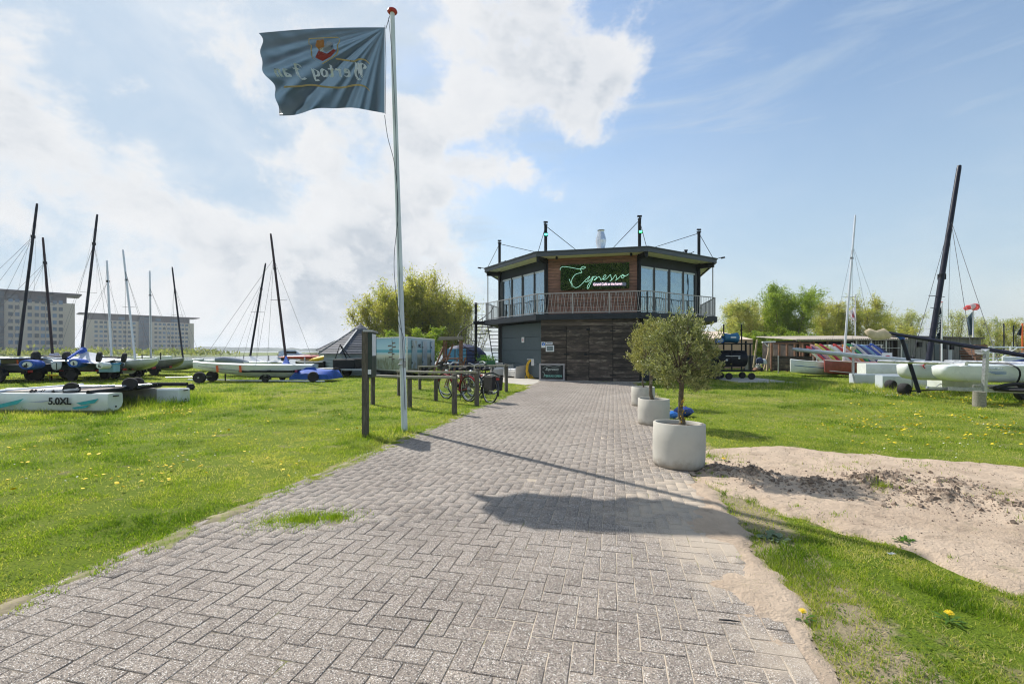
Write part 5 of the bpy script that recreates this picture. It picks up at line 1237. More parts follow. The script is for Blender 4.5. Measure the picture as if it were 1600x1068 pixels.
# printed signpost picture on the short side
pr = MB(); pc3 = TC+dLf*1.32+nLf*.012
def onface(s_, z): return pc3+dLf*s_+V((0,0,z))
nq = nLf*.006
pr.add([onface(.02,.75),onface(-.02,.75),onface(-.02,1.95),onface(.02,1.95)], [(0,1,2,3)])
for z, a_2, l2 in ((1.80,.16,.26),(1.66,-.22,.34),(1.60,.20,.30),(1.46,-.12,.30),(1.32,-.20,.36),(1.24,.12,.2),(1.08,-.14,.34),(.98,.1,.28)):
    x0, x1 = a_2-l2/2, a_2+l2/2; y = nq
    pr.add([onface(-x0,z-.04)+y,onface(-x1,z-.04+.02)+y,onface(-x1,z+.045)+y,onface(-x0,z+.03)+y], [(0,1,2,3)])
pr.build('printed_signpost', pbr('print_brown', (.16,.13,.11), .6, var=.4), tr, world=True)
for q in (.45,.62):
    p = TC+dRt*LRt*q+nRt*.03; MB().lathe(p+V((0,0,.28)), [(.001,-.08),(.15,-.08),(.27,-.06),(.28,0),(.27,.06),(.15,.08),(.001,.08)], 18, R=Matrix((V((0,0,1)),dRt,-nRt)).transposed()).build('wheel', M['rub'], tr, world=True)
# play frame
p = GX(708,24.2); pf = thing('play_frame', 'brown wooden play tower with ladder and slide', 'play equipment', p)
for dx in (-.42,.42):
    for dy in (-.4,.4): MB().bar(p+V((dx,dy,0)), p+V((dx,dy,1.95)), .09).build('post', M['wood_play'], pf, world=True)
for k in range(7): MB().bar(p+V((-.75,-.5+.16*k,1.98+.05*(3-abs(k-3)))), p+V((.55,-.5+.16*k,2.02+.05*(3-abs(k-3)))), .15,.03).build('roof_board', M['wood_rail'], pf, world=True)
MB().box(p+V((0,0,1.0)), (.95,.9,.06)).build('platform', M['wood_play'], pf, world=True)
for s in (-.75,-.3): MB().bar(p+V((s-.25,-.9,.05)), p+V((s+.35,-.4,1.75)), .06,.08).build('ladder_rail', M['wood_play'], pf, world=True)
for k in range(6): q = k/6; MB().bar(p+V((-1.0+.6*q,-.9+.5*q,.15+1.2*q)), p+V((-.55+.6*q,-.9+.5*q,.15+1.2*q)), .05).build('rung', M['wood_play'], pf, world=True)
MB().bar(p+V((-.4,.2,1.0)), p+V((-1.7,.3,.15)), .5,.05).build('slide', M['wood_rail'], pf, world=True)
for s in (.05,.45): MB().bar(p+V((s,-.75,.1)), p+V((s+.25,-.42,1.05)), .07).build('brace', M['wood_play'], pf, world=True)
# blue screen and black tarp load behind it
pA, pB = GX(693,27.5), GX(729,27.5)
t = thing('blue_screen', 'light blue panel fence behind the play tower', 'fence', pA)
for k in range(4): MB().bar(pA.lerp(pB,k/4)+V((0,0,1.15)), pA.lerp(pB,(k+.96)/4)+V((0,0,1.15)), .04,.75).build('panel', pbr('sky_blue_panel', (.10,.34,.52), .6) if k == 0 else bpy.data.materials['sky_blue_panel'], t, world=True)
for k in (0,.5,1): MB().bar(pA.lerp(pB,k), pA.lerp(pB,k)+V((0,0,1.5)), .06).build('post', M['wood_post'], t, world=True)
p = GX(727,29); t = thing('covered_boat', 'rounded boat under a black tarpaulin behind the play tower', 'boat', p)
MB().loft([[p+V((x, .8*math.cos(a), .35+h_*max(0,math.sin(a))-.2*max(0,-math.sin(a)))) for a in [6.283*k/14 for k in range(14)]] for x,h_ in ((-1.5,.3),(-1.35,.95),(-.9,1.35),(0,1.55),(.9,1.3),(1.3,.9),(1.5,.3))]).build('tarpaulin', M['darkblue'], t, world=True, smooth=60)
# ================================================================ TREES
WL = leafmat('willow_leaf', (.26,.26,.06), (.56,.50,.20), (.28,.31,.08), trans=.58)
GL2 = leafmat('fresh_leaf', (.18,.27,.035), (.38,.44,.09), (.14,.21,.04), trans=.5)
YL = leafmat('young_leaf', (.34,.34,.12), (.60,.56,.28), (.27,.33,.11), trans=.5)
BRK = pbr('pale_bark', (.14,.12,.09), .9, var=.3, vs=8)
def tree(name, label, c, H, Wd, n, leaf, mat, nstem=5, upright=.8, base=.12, dep=.8, group=None, dens=1.0, plume=1.0, seed=0):
    t = thing(name, label, 'tree', c, group=group); rs = np.random.default_rng(seed+11); rnd = random.Random(seed)
    sb = MB(); tips = []
    for k in range(nstem):
        a = 6.283*k/nstem+rnd.random(); q = rnd.uniform(.25,1.0); top = V((Wd/2*q*math.cos(a), Wd/2*dep*q*math.sin(a), H*(1.0-.36*q*q)*rnd.uniform(.86,1.02)))
        p0 = V((.25*math.cos(a)*min(1,nstem/6), .25*math.sin(a)*min(1,nstem/6), 0)); m = p0.lerp(top,.5)+V((top.x*.12,top.y*.12,H*.03))
        P = spl([p0, m, top], 6); sb.tube(P, [max(.012, H*.014*(1-i/(len(P)-1))*(1.6 if nstem < 4 else 1)) for i in range(len(P))], 6)
        for i in range(3, len(P)):
            for _ in range(4 if nstem < 20 else 3):
                q2 = P[i]+V((rnd.gauss(0,1), rnd.gauss(0,dep), rnd.uniform(-.1,1)*upright*1.6)).normalized()*H*rnd.uniform(.07,.19)
                sb.tube([P[i], q2], [H*.0035, .004], 3, False); tips.append((P[i], q2))
    sb.build('trunk', BRK, t)
    nc = len(tips); per = max(6, n//nc); C = []; D = []
    for a, b2 in tips:
        a = np.array(a); b2 = np.array(b2); k = int(per*rs.uniform(.35,1.65)); tt = rs.random(k)*1.25
        sp = H*.019*plume; C.append(a+(b2-a)*tt[:,None]+rs.normal(0,sp,(k,3))*np.array((1,1,1.0+upright))); D.append(rs.normal(0,1,(k,3))+np.array((0,0,upright)))
    C = np.concatenate(C); D = np.concatenate(D); ok = C[:,2] > H*base*rs.random(len(C)); C, D = C[ok], D[ok]; N = len(C)
    leafcloud('crown', C, D, leaf*rs.uniform(.6,1.5,N), leaf*.45*rs.uniform(.6,1.3,N), mat, t); return t
def tpx(px, Y, top): return H_from(top, Y)
def Ht(top, Y): return EYE+(HZ-top)/F*Y
# big willow clump left of the cafe
tree('willow_tree', 'large yellow green multi stemmed willow behind the printed trailer, left half', GX(612,44), Ht(456,44), 7.6, 30000, .20, WL, 20, 1.2, .05, .7, 'willows behind the trailer', seed=1)
tree('willow_tree', 'tallest yellow green willow just right of the flagpole', GX(662,46), Ht(437,46), 7.6, 31000, .20, WL, 20, 1.3, .08, .7, 'willows behind the trailer', seed=2)
tree('willow_tree', 'thin yellow green willow nearest the spiral staircase', GX(706,45), Ht(457,45), 6.0, 24000, .15, WL, 13, 1.3, .1, .7, 'willows behind the trailer', seed=3)
tree('bush', 'bright green bush between the trailer and the play tower', GX(668,35), 3.2, 5.5, 11000, .14, GL2, 9, .3, .0, .6, seed=4)
tree('bush', 'dark green bush low behind the left part of the trailer', GX(600,36), 3.0, 5.5, 9000, .14, GL2, 9, .3, .0, .6, seed=5)
tree('shrub', 'sparse bare twigged shrub behind the staircase', GX(735,42), 4.6, 4.5, 1500, .10, YL, 9, .6, .2, .6, seed=6)
# right side
R_T = [('tall fresh green tree right of the cafe, highest of the row',1222,50,441,7.6,26000,GL2,6,.5,.0,.16),
 ('yellowish tree left of the tallest green tree',1172,52,462,7.6,21000,YL,6,.5,.05,.15),
 ('dense yellow green tree filling the gap beside the tallest tree',1196,54,461,6.6,17000,YL,7,.5,.05,.16),
 ('low pale tree farthest left beside the tan tent',1150,60,500,5.0,7000,YL,6,.4,.0,.15),
 ('round yellow green tree left of the white mast',1292,60,470,6.8,17000,WL,8,.5,.0,.17),
 ('broad tree right of the white mast with bluish top',1348,60,468,8.0,19000,WL,8,.6,.0,.17),
 ('thin tree beyond the corrugated roof',1412,70,480,6.2,8000,YL,8,.9,.1,.16),
 ('slender sparse young tree right of the black mast',1490,75,484,4.6,4500,YL,6,1.2,.15,.16),
 ('small sparse young tree beside the windsock pole',1527,78,497,4.2,3600,YL,6,1.2,.15,.16),
 ('sparse tree behind the stored masts',1556,75,500,6.4,6500,YL,8,.7,.05,.16),
 ('low yellow green tree at the right edge of the view',1600,70,500,7,8000,WL,8,.5,.0,.17),
 ('dark green bush against the timber fence',1250,40,520,5.0,11000,GL2,8,.3,.0,.14),
 ('low bush behind the wheelie bin',1190,42,515,4.4,8000,GL2,8,.3,.0,.14),
 ('wide low bush behind the corrugated shed',1385,64,505,9,9000,WL,9,.4,.0,.17)]
for k, (lb, px, Y, top, wd, n, mt, ns, up, bs_, lf) in enumerate(R_T):
    tree('tree' if 'bush' not in lb else 'bush', lb, GX(px,Y), Ht(top,Y), wd*1.14, int(n*1.7), lf, mt, ns, up, bs_, .7, 'trees and bushes right of the cafe', seed=20+k)
# reeds in front of the lake
n = 2600; px = rng.uniform(470,560,n); Y_ = rng.uniform(38,42,n); X_ = (px-800)/F*Y_; o = None
RM_ = pbr('dry_reed', (.40,.32,.22), .9, isl=True, rand=.2)
def stalks(name, X, Y, h, w, mat):
    n = len(X); a = rng.random(n)*3.14; le = rng.normal(0,.06,(n,2))*h[:,None]
    p0 = np.stack([X-w/2*np.cos(a), Y-w/2*np.sin(a), 0*X-.6],-1); p1 = np.stack([X+w/2*np.cos(a), Y+w/2*np.sin(a), 0*X-.6],-1); p2 = np.stack([X+le[:,0], Y+le[:,1], h],-1)
    o = npmesh(name, np.stack([p0,p1,p2],1).reshape(-1,3), np.arange(3*n).reshape(-1,3), mat); o['kind'] = 'stuff'
hgt = 1.1+1.2*np.clip((px-470)/80,0,1)*rng.random(n)
stalks('reeds', X_, Y_, hgt, np.full(n,.05), RM_)
# ================================================================ FAR SHORE, EMBANKMENT, HOTELS
def ridge(name, x0, x1, Y, zf, mat, dep, z0, step):
    xs = np.arange(x0, x1, step); b = MB(); rows = []
    for q, hh3 in ((0,0),(.25,.85),(.6,1.0),(1,0)):
        rows.append([V((x, Y+dep*q+8*noise.noise((x*.01,q*5,1)), z0+zf(x,q)*hh3)) for x in xs])
    for r in range(3):
        for i in range(len(xs)-1): b.add([rows[r][i],rows[r][i+1],rows[r+1][i+1],rows[r+1][i]], [(0,1,2,3)])
    return b.build(name, mat)
far = pbr('far_wood', (.05,.075,.045), 1, var=.4, vs=.02)
o = ridge('far_shore_wood', -2300, 2300, 1500, lambda x,q: 13+6*noise.noise((x*.006,q,0))+5*noise.noise((x*.03,q*3,4))+2.5*noise.noise((x*.1,q*3,9)), far, 90, -.5, 7); o['kind'] = 'stuff'
o = ridge('far_bank', -2300, 2300, 1470, lambda x,q: 1.2, pbr('far_bank', (.16,.18,.10), 1), 60, -.5, 60); o['kind'] = 'structure'
em = MB(); 
o = ridge('embankment', -420, -98, 150, lambda x,q: (.8+.3*noise.noise((x*.05,q,3)))*min(1,max(.05,(-98-x)/24)), pbr('embankment_grass', (.13,.17,.05), 1, vs=.3, var=.3, col2=(.24,.23,.12)), 260, -.5, 3); o['kind'] = 'structure'
n = 5200; X_ = rng.uniform(-250,-112,n); Y_ = rng.uniform(150,190,n); C = np.stack([X_, Y_, .1+np.abs(rng.normal(0,.65,n))*(.5+.8*(vnoise(X_,Y_,.12)>.5))],-1)
o = leafcloud('embankment_scrub', C, rng.normal(0,1,(n,3))+np.array((0,0,.8)), rng.uniform(.8,1.7,n), rng.uniform(.4,.8,n), leafmat('scrub', (.12,.16,.035), (.27,.27,.10))); o['kind'] = 'stuff'
pr_ = MB().prism([(-75,208),(-38,206),(-37.5,212),(-75,216)], -.6, .35); tag(pr_.build('breakwater', pbr('dark_stone', (.06,.055,.05), 1)), 'long low dark stone breakwater in the lake left of the grey hut', 'breakwater')
HW = pbr('hotel_render', (.50,.43,.36), .9, var=.05, vs=.05); HB = pbr('hotel_roof_band', (.085,.07,.085), .7); HG = pbr('hotel_glass', (.06,.11,.18), .3, var=.2, vs=.2, rand=.7); HR = pbr('hotel_recess', (.20,.17,.15), .8)
WIN = bpy.data.meshes.new('window'); wb = MB().box((0,0,0),(1,.3,1)); WIN.from_pydata(wb.v,[],wb.f); WIN.materials.append(HG)
def hotel(label, P, Q, zt, dep, px_cols, rows, glass_px, over, rbase):
    t = thing('hotel_building', label, 'hotel', P); d = (Q-P).normalized(); nrm = V((-d.y,d.x,0))
    if nrm.y < 0: nrm = -nrm
    bd = [P, Q, Q+nrm*dep, P+nrm*dep]; MB().prism([tuple(p.xy) for p in bd], -1, zt-4.2).build('wall', HW, t, world=True)
    b2 = [P+d*2+nrm*.6, Q-d*2.6+nrm*.6, Q-d*2.6+nrm*(dep-1), P+d*2+nrm*(dep-1)]; MB().prism([tuple(p.xy) for p in b2], zt-4.2, zt-.4).build('top_storey', HB, t, world=True)
    r2 = [P-d*over-nrm*1.2, Q+d*over-nrm*1.2, Q+d*over*.9+nrm*(dep+1), P-d*over*.9+nrm*(dep+1)]; MB().prism([tuple(p.xy) for p in r2], zt-.4, zt+.2).build('roof', HB, t, world=True)
    for px in px_cols:
        u = onray(px, P, Q); p = P.lerp(Q,u); sc_ = p.y/F
        ww_ = 1.25 if p.y < 250 else 1.6
        for z in rows: inst('window', WIN, t, Matrix.Translation(p-nrm*.05+V((0,0,z))) @ Matrix((d,nrm,V((0,0,1)))).transposed().to_4x4() @ Matrix.Diagonal((ww_,1,1.6,1)))
    for a, c in glass_px:
        ua, uc = onray(a,P,Q), onray(c,P,Q); pa2, pc2 = P.lerp(Q,ua), P.lerp(Q,uc)
        MB().bar(pa2-nrm*.3+V((0,0,(zt-1)/2)), pc2-nrm*.3+V((0,0,(zt-1)/2)), .8, zt).build('glass_stair', HG, t, world=True)
        f = MB()
        for z in np.arange(2, zt, 3.1): f.bar(pa2-nrm*.75+V((0,0,z)), pc2-nrm*.75+V((0,0,z)), .12,.35)
        f.bar(pa2.lerp(pc2,.45)-nrm*.76, pa2.lerp(pc2,.45)-nrm*.76+V((0,0,zt)), .12,.25); f.build('glazing_bar', HB, t, world=True)
    f = MB()
    for px in rbase:
        u = onray(px, P, Q); p = P.lerp(Q,u); f.bar(p-nrm*.1+d*-1.6+V((0,0,zt-2.6)), p-nrm*.1+d*1.6+V((0,0,zt-2.6)), .5, 1.9)
    f.build('roof_window', HG, t, world=True); return t
hP, hQ = GX(-40,182), GX(117,203)
hotel('tall beige hotel block with dark overhanging roof at the left edge', hP, hQ, 26.6, 16, [-34,-22,16.5,27,46.5,57.5,67,75.5,85.5,95], [2.1+2.93*k for k in range(8)], [(-12,6.5)], 2.2, (20,67,74))
hP, hQ = GX(134,300), GX(303,345)
hotel('long beige hotel block with glazed stair tower right of the first one', hP, hQ, 26.4, 16, [150,158,165,172.5,179.5,187.5,195,202,209.5,243.5,250,256.5,263.5,269.5,275,280.5,285.5,291.5], [2.1+3.1*k for k in range(7)], [(216.5,232.5)], 3.4, (190,247,271,277))
# ================================================================ BOATS
def hullring(x, w, zt, zb, yc=0, n=9, full=2.4, crown=.02):
    r = []
    for k in range(n+1):
        th = math.pi*k/n; cx_ = math.cos(th); sx2 = math.sin(th)
        r.append(V((x, yc+w*math.copysign(abs(cx_)**.55, cx_), zt-(zt-zb)*abs(sx2)**(2/full))))
    r.append(V((x, yc-w*.5, zt+crown))); r.append(V((x, yc, zt+crown*1.4))); r.append(V((x, yc+w*.5, zt+crown))); return r
def cathull(L, w, h, rake=.5, sheer=.08, yc=0, z=0):
    st = []
    for q in (0,.02,.12,.3,.5,.7,.84,.93,.98,1.0):
        wd = w*(.86+.14*min(1,q*5))*(1-max(0,q-.45)**2*2.6 if q < .99 else .10); wd = max(.015, wd)
        zb = z+h*(.10*(1-q)**2)+ (max(0,q-.86)/.14)**2*h*rake; st.append(hullring(L*q, wd, z+h+sheer*q*q, zb, yc))
    return st
def catamaran(label, c, rz, L, sep, mats, mast=None, z=.55, h=.42, w=.20, tramp=True, caps=None, group='catamarans stored on the grass', pitch=0, extras=None, netm=None):
    t = thing('catamaran', label, 'catamaran', c, rot=(0,pitch,rz), group=group)
    for k, s in enumerate((-1,1)):
        ho = MB().loft(cathull(L, w, h, yc=s*sep/2, z=z)).build('hull', mats[min(k,len(mats)-1)], t, smooth=50)
        MB().loft([[V((x, s*sep/2+p[0]*w*k2, z+h*.56+p[1]*h*.46*k2)) for p in [(math.cos(6.283*i/12), math.sin(6.283*i/12)) for i in range(12)]] for x,k2 in ((-.012,.78),(-.02,.74))]).build('transom', caps[k] if caps and caps[k] else M['white'], ho)
        ft = MB()
        for q in (.30,.66): ft.lathe((L*q,s*sep/2,z+h+.03),[(.11,-.01),(.11,.02),(.001,.03)],12)
        for q in (.18,.45,.62): ft.box((L*q,s*sep/2,z+h+.05),(.08,.05,.06))
        ft.build('deck_fittings', M['black'], ho)['kind'] = 'stuff'
        MB().box((L*.40,s*sep/2,z+h*.5),(.05,w*2.02+.01,h*.8)).build('strap', M['black'], ho)
        rd = MB(); rd.box((-.08,s*sep/2,z+h*.55),(.06,.03,h*.8)).build('rudder_stock', M['black'], ho)
    for q in (.06,.56): MB().tube([(L*q,-sep/2-w*.6,z+h+.05),(L*q,sep/2+w*.6,z+h+.05)], .04, 8).build('cross_beam', M['alu'], t, smooth=True)
    if tramp: MB().box((L*.31,0,z+h+.03),(L*.48,sep-.15,.012)).build('trampoline', netm or M['net'], t)
    if mast:
        (bx, by), (tx2, ty2), Y0, mt = mast; a = A(bx,by,Y0); b3 = A(tx2,ty2,Y0+.3)
        mo = MB(); dm = b3-a; mo.tube([a, a+dm*.5, a+dm*.97, b3], [.062,.06,.05,.04], 10); mo = mo.build('mast', mt, t, world=True, smooth=True)
        sp = MB(); m2 = a+dm*.42; sd_ = V((math.cos(rz+1.57), math.sin(rz+1.57), 0)); sp.tube([m2-sd_*.32, m2+sd_*.32], .008, 5)
        sp.tube([m2-sd_*.32, a+dm*.98], .004, 4); sp.tube([m2+sd_*.32, a+dm*.98], .004, 4)
        R_w = wm(t); hd = a+dm*.78
        for q in ((L*.92,-sep/2),(L*.92,sep/2),(L*.50,-sep/2-w*.8),(L*.50,sep/2+w*.8)): sp.tube([hd, R_w @ V((q[0],q[1],z+h))], .0065, 4)
        sp.build('rigging', M['wire'], mo, M=wm(t).inverted()); fit = MB().box(a+dm*.78, (.09,.14,.14)); fit.build('mast_fitting', M['black'], mo, M=wm(t).inverted())
    return t
def wheel(parent, c, r=.28, w=.14, axis=(0,1,0), rim=.55, hub=None):
    ax = V(axis).normalized(); up = V((0,0,1)) if abs(ax.z) < .9 else V((1,0,0)); x = ax.cross(up).normalized(); R_ = Matrix((x, ax.cross(x), ax)).transposed()
    wo = MB().lathe(c, [(r*rim,-w*.42),(r*.86,-w*.5),(r*.97,-w*.34),(r,0),(r*.97,w*.34),(r*.86,w*.5),(r*rim,w*.42)], 24, R=R_).build('wheel', M['rub'], parent, smooth=40)
    MB().lathe(c, [(.001,-w*.30),(r*.25,-w*.34),(r*rim*.98,-w*.40),(r*rim,-w*.2),(r*rim,w*.2),(r*rim*.98,w*.40),(r*.25,w*.34),(.001,w*.30)], 16, R=R_).build('rim', hub or M['galv'], wo, smooth=30)
def trailer(label, c, rz, L=4.4, W_=1.7, r=.28, col=None, group='road trailers under the boats', deck=None):
    t = thing('boat_trailer', label, 'trailer', c, rz, group=group); m = col or M['galv']; f = MB()
    for s in (-1,1): f.bar((0,s*W_*.34,.48),(L*.72,s*W_*.34,.48),.06,.09); f.bar((L*.72,s*W_*.34,.48),(L,0,.45),.06,.08)
    for q in (.02,.35,.7): f.bar((L*q,-W_*.5,.50),(L*q,W_*.5,.50),.06,.08)
    f.bar((L,0,.45),(L*1.12,0,.45),.07,.07); f.build('frame', m, t)
    for s in (-1,1): wheel(t, (L*.36,s*W_*.5,r), r, .16); MB().loft([[V((L*.36+(r+.06+dr)*math.cos(a), s*W_*.5+y, r+(r+.06+dr)*math.sin(a))) for y,dr in ((-.11,0),(.11,0),(.11,.02),(-.11,.02))] for a in [math.pi*k/10 for k in range(11)]]).build('mudguard', M['black'], t)
    MB().box((-.05,0,.5),(.04,W_,.12)).build('light_board', M['black'], t)
    for s in (-1,1): MB().box((-.08,s*W_*.42,.5),(.03,.18,.10)).build('tail_light', M['red'], t)
    jk = MB(); jk.tube([(L*1.02,0,.02),(L*1.02,0,.62)],.03,6); jk.build('jockey_leg', m, t)
    if deck: MB().box((L*.33,0,.66),(L*.66,W_*.92,.30)).build('dark_box', deck, t, bevel=.02)
    return t
def dolly(label, c, rz, W_=2.2, z=.3, r=.25, L=1.6, rimc=None, group='beach launching dollies', handle=True):
    t = thing('beach_dolly', label, 'dolly', c, rz, group=group)
    MB().tube([(0,-W_/2,z),(0,W_/2,z)], .035, 8).build('axle', M['galv'], t, smooth=True)
    for s in (-1,1): wheel(t, (0,s*(W_/2-.12),z), r, .20, hub=rimc, rim=.42)
    if handle: MB().tube([(0,0,z),(-L,0,z-.02)], .028, 8).build('drawbar', M['galv'], t, smooth=True)
    return t
dkh = pbr('brown_grey_hull', (.28,.24,.23), .4, var=.15)
# --- left row, from left to right
sc2 = lambda px, Y: GX(px, Y)
c1 = catamaran('silver catamaran at the left edge with blue stern cover and orange strap', sc2(43,20.6), rad(172), 5.2, 2.3, [M['white'],M['grey_white']], ((29,556),(58,318),21.6,M['mast_dk']), z=.62, h=.40, w=.22, caps=[M['blue'],M['blue']])
catamaran('brown grey catamaran second from the left with brown mast', sc2(101,22.6), rad(176), 5.2, 2.3, [dkh], ((82,552),(67,371),24.0,M['mast_br']), z=.62, h=.36, w=.22)
c3 = catamaran('covered catamaran with white canvas tent and blue ridge', sc2(140,21.4), rad(135), 5.2, 2.2, [M['white'],M['grey_white']], ((128,546),(152,335),23.0,M['mast_dk']), z=.50, h=.38, w=.20, caps=[M['blue'],None])
def tent(parent, pts, ridge, mat, name='cover'):
    b = MB(); n = len(pts); K = 6; rows = []
    for i in range(K+1):
        q = i/K; rows.append([V(p).lerp(ridge[0].lerp(ridge[1], max(0,min(1,(V(p)-pts[0]).dot((ridge[1]-ridge[0]))/((ridge[1]-ridge[0]).length_squared+1e-6)))), q)-V((0,0,.18*math.sin(q*math.pi)*(1+.5*noise.noise((j*1.3,q*2,1))))) for j,p in enumerate(pts)])
    for i in range(K):
        for j in range(n): b.add([rows[i][j],rows[i][(j+1)%n],rows[i+1][(j+1)%n],rows[i+1][j]], [(0,1,2,3)])
    return b.build(name, mat, parent, world=True, smooth=60)
yb = 21.6
tent(c3, [A(107,561,20.9),A(120,566,20.3),A(150,568,20.3),A(170,564,20.6),A(184,560,21.4),A(176,557,23),A(140,556,24),A(115,557,23)], [A(129,548,22.0),A(160,553,22.0)], M['greycv'])
MB().tube([A(106,560,20.8),A(118,552,21.4),A(130,545,22.0)], [.05,.06,.09], 8).build('blue_ridge', M['blue'], c3, world=True); MB().lathe(A(130,546,22.0), [(.16,-.22),(.14,0),(.07,.12)], 12).build('mast_boot', M['blue'], c3, world=True)
catamaran('dark catamaran between the tented boat and the pale bows', sc2(193,24.5), rad(150), 5.0, 2.3, [M['grey_white'],dkh], ((174,556),(167,407),27,M['mast_wh']), z=.5, h=.36, w=.2)
catamaran('pale green hulled catamaran with its bow raised to the right', sc2(203,24.0), rad(9), 1.55, 1.6, [M['green_white']], ((211,560),(192,390),28,M['mast_wh']), z=.42, h=.50, w=.28, tramp=False) if False else None
def bowboat(label, stern, bow, zs, zb_, ks, kb, wd, mat, mast=None, group='boats stored on the grass', stripe=None, deckm=None, name='sailing_boat', cat='boat', transom=.9, n=9):
    # open boat from stern point to bow point: zs/zb_ sheer heights, ks/kb keel heights
    c = V((stern.x,stern.y,0)); d = V((bow.x-stern.x, bow.y-stern.y, 0)); L = d.length; rz = math.atan2(d.y,d.x); t = thing(name, label, cat, c, rz, group=group); st = []
    for q in (0,.1,.25,.42,.6,.75,.87,.95,1.0):
        w = wd/2*(transom+(1-transom)*min(1,q*3))*max(.04,(1-max(0,q-.35)**2.2*2.55)); zt = zs+(zb_-zs)*q-.05*math.sin(q*3.14); zk = ks+(kb-ks)*q**2.4; st.append(hullring(L*q, w, zt, min(zk,zt-.05), 0, n, 1.7, .05))
    MB().loft(st).build('hull', mat, t, smooth=50)
    g2 = MB()
    for s in (-1,1):
        P = [V((L*q, s*wd/2*(transom+(1-transom)*min(1,q*3))*max(.04,(1-max(0,q-.35)**2.2*2.55)), zs+(zb_-zs)*q-.05*math.sin(q*3.14)+.01)) for q in (0,.1,.25,.42,.6,.75,.87,.95,1)]
        g2.tube(P, .022, 6)
    g2.build('gunwale', deckm or M['white'], t, smooth=True)
    if stripe:
        s2 = MB()
        for s in (-1,1):
            P = []
            for q in (0,.1,.25,.42,.6,.75,.87,.95):
                w = wd/2*(transom+(1-transom)*min(1,q*3))*max(.04,(1-max(0,q-.35)**2.2*2.55)); zt = zs+(zb_-zs)*q-.05*math.sin(q*3.14); zk = ks+(kb-ks)*q**2.4; f_ = stripe[1]; P.append(V((L*q, s*(w*abs(math.cos(math.asin(min(1,f_**.85))))**.55+.006), zt-(zt-zk)*f_)))
            s2.tube(P, .018, 4)
        s2.build('stripe', stripe[0], t)
    if mast:
        (bx,by),(tx2,ty2),Y0,mt,*boot = mast; a = A(bx,by,Y0); b3 = A(tx2,ty2,Y0+.2); dm = b3-a
        mo = MB().tube([a,a+dm*.5,a+dm*.97,b3],[.06,.058,.05,.035],10).build('mast', mt, t, world=True, smooth=True)
        sp = MB(); m2 = a+dm*.47; sp.tube([m2-V((.4,0,-.02)),m2+V((.4,0,0))],.010,5); R_w = wm(t)
        for q, s in ((.96,0),(.45,-1),(.45,1),(0,0)): sp.tube([a+dm*.8, R_w @ V((L*q, s*wd*.45, zs))], .0065, 4)
        sp.build('rigging', M['wire'], mo, M=wm(t).inverted())
        MB().box(a+dm*.72,(.10,.10,.12)).build('mast_fitting', M['black'], mo, M=wm(t).inverted())
    return t
bowboat('pale green white boat with raised bow pointing right, left of the dark one', A(196,566,24), A(246,562,22.5), .86, 1.0, .35, .88, 1.3, M['green_white'], ((211,560),(192,390),27,M['mast_wh']))
bowboat('dark keeled boat with pale bow pointing right behind the pale green one', A(235,566,27), A(286,561,25.5), .78, .98, .25, .85, 1.5, pbr('olive_hull', (.20,.21,.17), .4, var=.2), ((236,560),(234,423),30,M['mast_wh']))
bowboat('large grey boat farther back with black mast', A(262,566,31), A(318,562,30), .66, .85, .05, .7, 1.7, M['grey_white'], ((286,560),(269,417),32,M['mast_dk']))
bowboat('low white boat behind the dark keeled boat', A(222,560,34), A(268,560,33), .95, 1.0, .2, .6, 1.6, M['white'])
bowboat('white boat between the grey boat and the car', A(330,560,32), A(300,562,31), .72, .8, .15, .5, 1.6, M['white'])
# blue stern covers facing the lawn
def sterncap(par, px, y, Y, rx, rz_, mat, lab='stern_cover'):
    c = A(px, y, Y); R_ = Matrix.Rotation(math.pi/2, 3, 'X') @ Matrix.Diagonal((1, rz_/rx, 1))
    if mat: MB().lathe(c, [(rx*.55,-.02),(rx*.8,.06),(rx,.03),(rx*1.02,-.25),(rx*.9,-.45)], 22, R=R_).build('stern_cover', mat, par, world=True, smooth=60)
    to = MB().lathe(c, [(.001,.03),(rx*.55,.03),(rx*.66,-.02)] if mat else [(.001,.03),(rx*.9,.02),(rx,-.03),(rx,-.4)], 20, R=R_).build('transom', M['green_white'], par, world=True, smooth=40)
    q = MB(); q.box(c+V((0,-.05,-.02)), (.02,.03,rz_*.8)); q.box(c+V((.05,-.05,-.05)), (.05,.03,.03)); q.build('rudder_fitting', M['black'], to, M=wm(par).inverted() if par else None)
sterncap(c1, 43, 569.5, 19.9, .36, .22, M['blue']); sterncap(c3, 116, 567, 20.3, .27, .20, M['blue']); sterncap(c3, 156, 571, 20.2, .17, .15, None)
bowboat('blue covered boat with white bow behind the brown grey catamaran', A(60,562,26), A(112,559,25.5), .85, .98, .2, .6, 1.6, M['white'])
tb = bowboat('white boat under a lilac grey cover between the two dark masts', A(100,562,25), A(70,560,25.5), .85, .98, .2, .6, 1.6, M['grey_white'])
tent(tb, [A(66,562,24.6),A(100,563,24.4),A(106,561,25.5),A(70,560,26)], [A(78,551,25),A(92,551,25)], pbr('lilac_canvas', (.42,.42,.52), .8, bump=.5, bs=8))
tb = bowboat('boat with a crumpled navy cover left of the silver masts', A(200,565,23.5), A(168,563,23.5), .82, .9, .2, .6, 1.5, M['grey_white'])
tent(tb, [A(164,566,23),A(196,567,22.8),A(206,563,24),A(170,562,24)], [A(172,556,23.5),A(182,558,23.5)], pbr('slate_canvas', (.07,.10,.16), .8, bump=.5, bs=8))
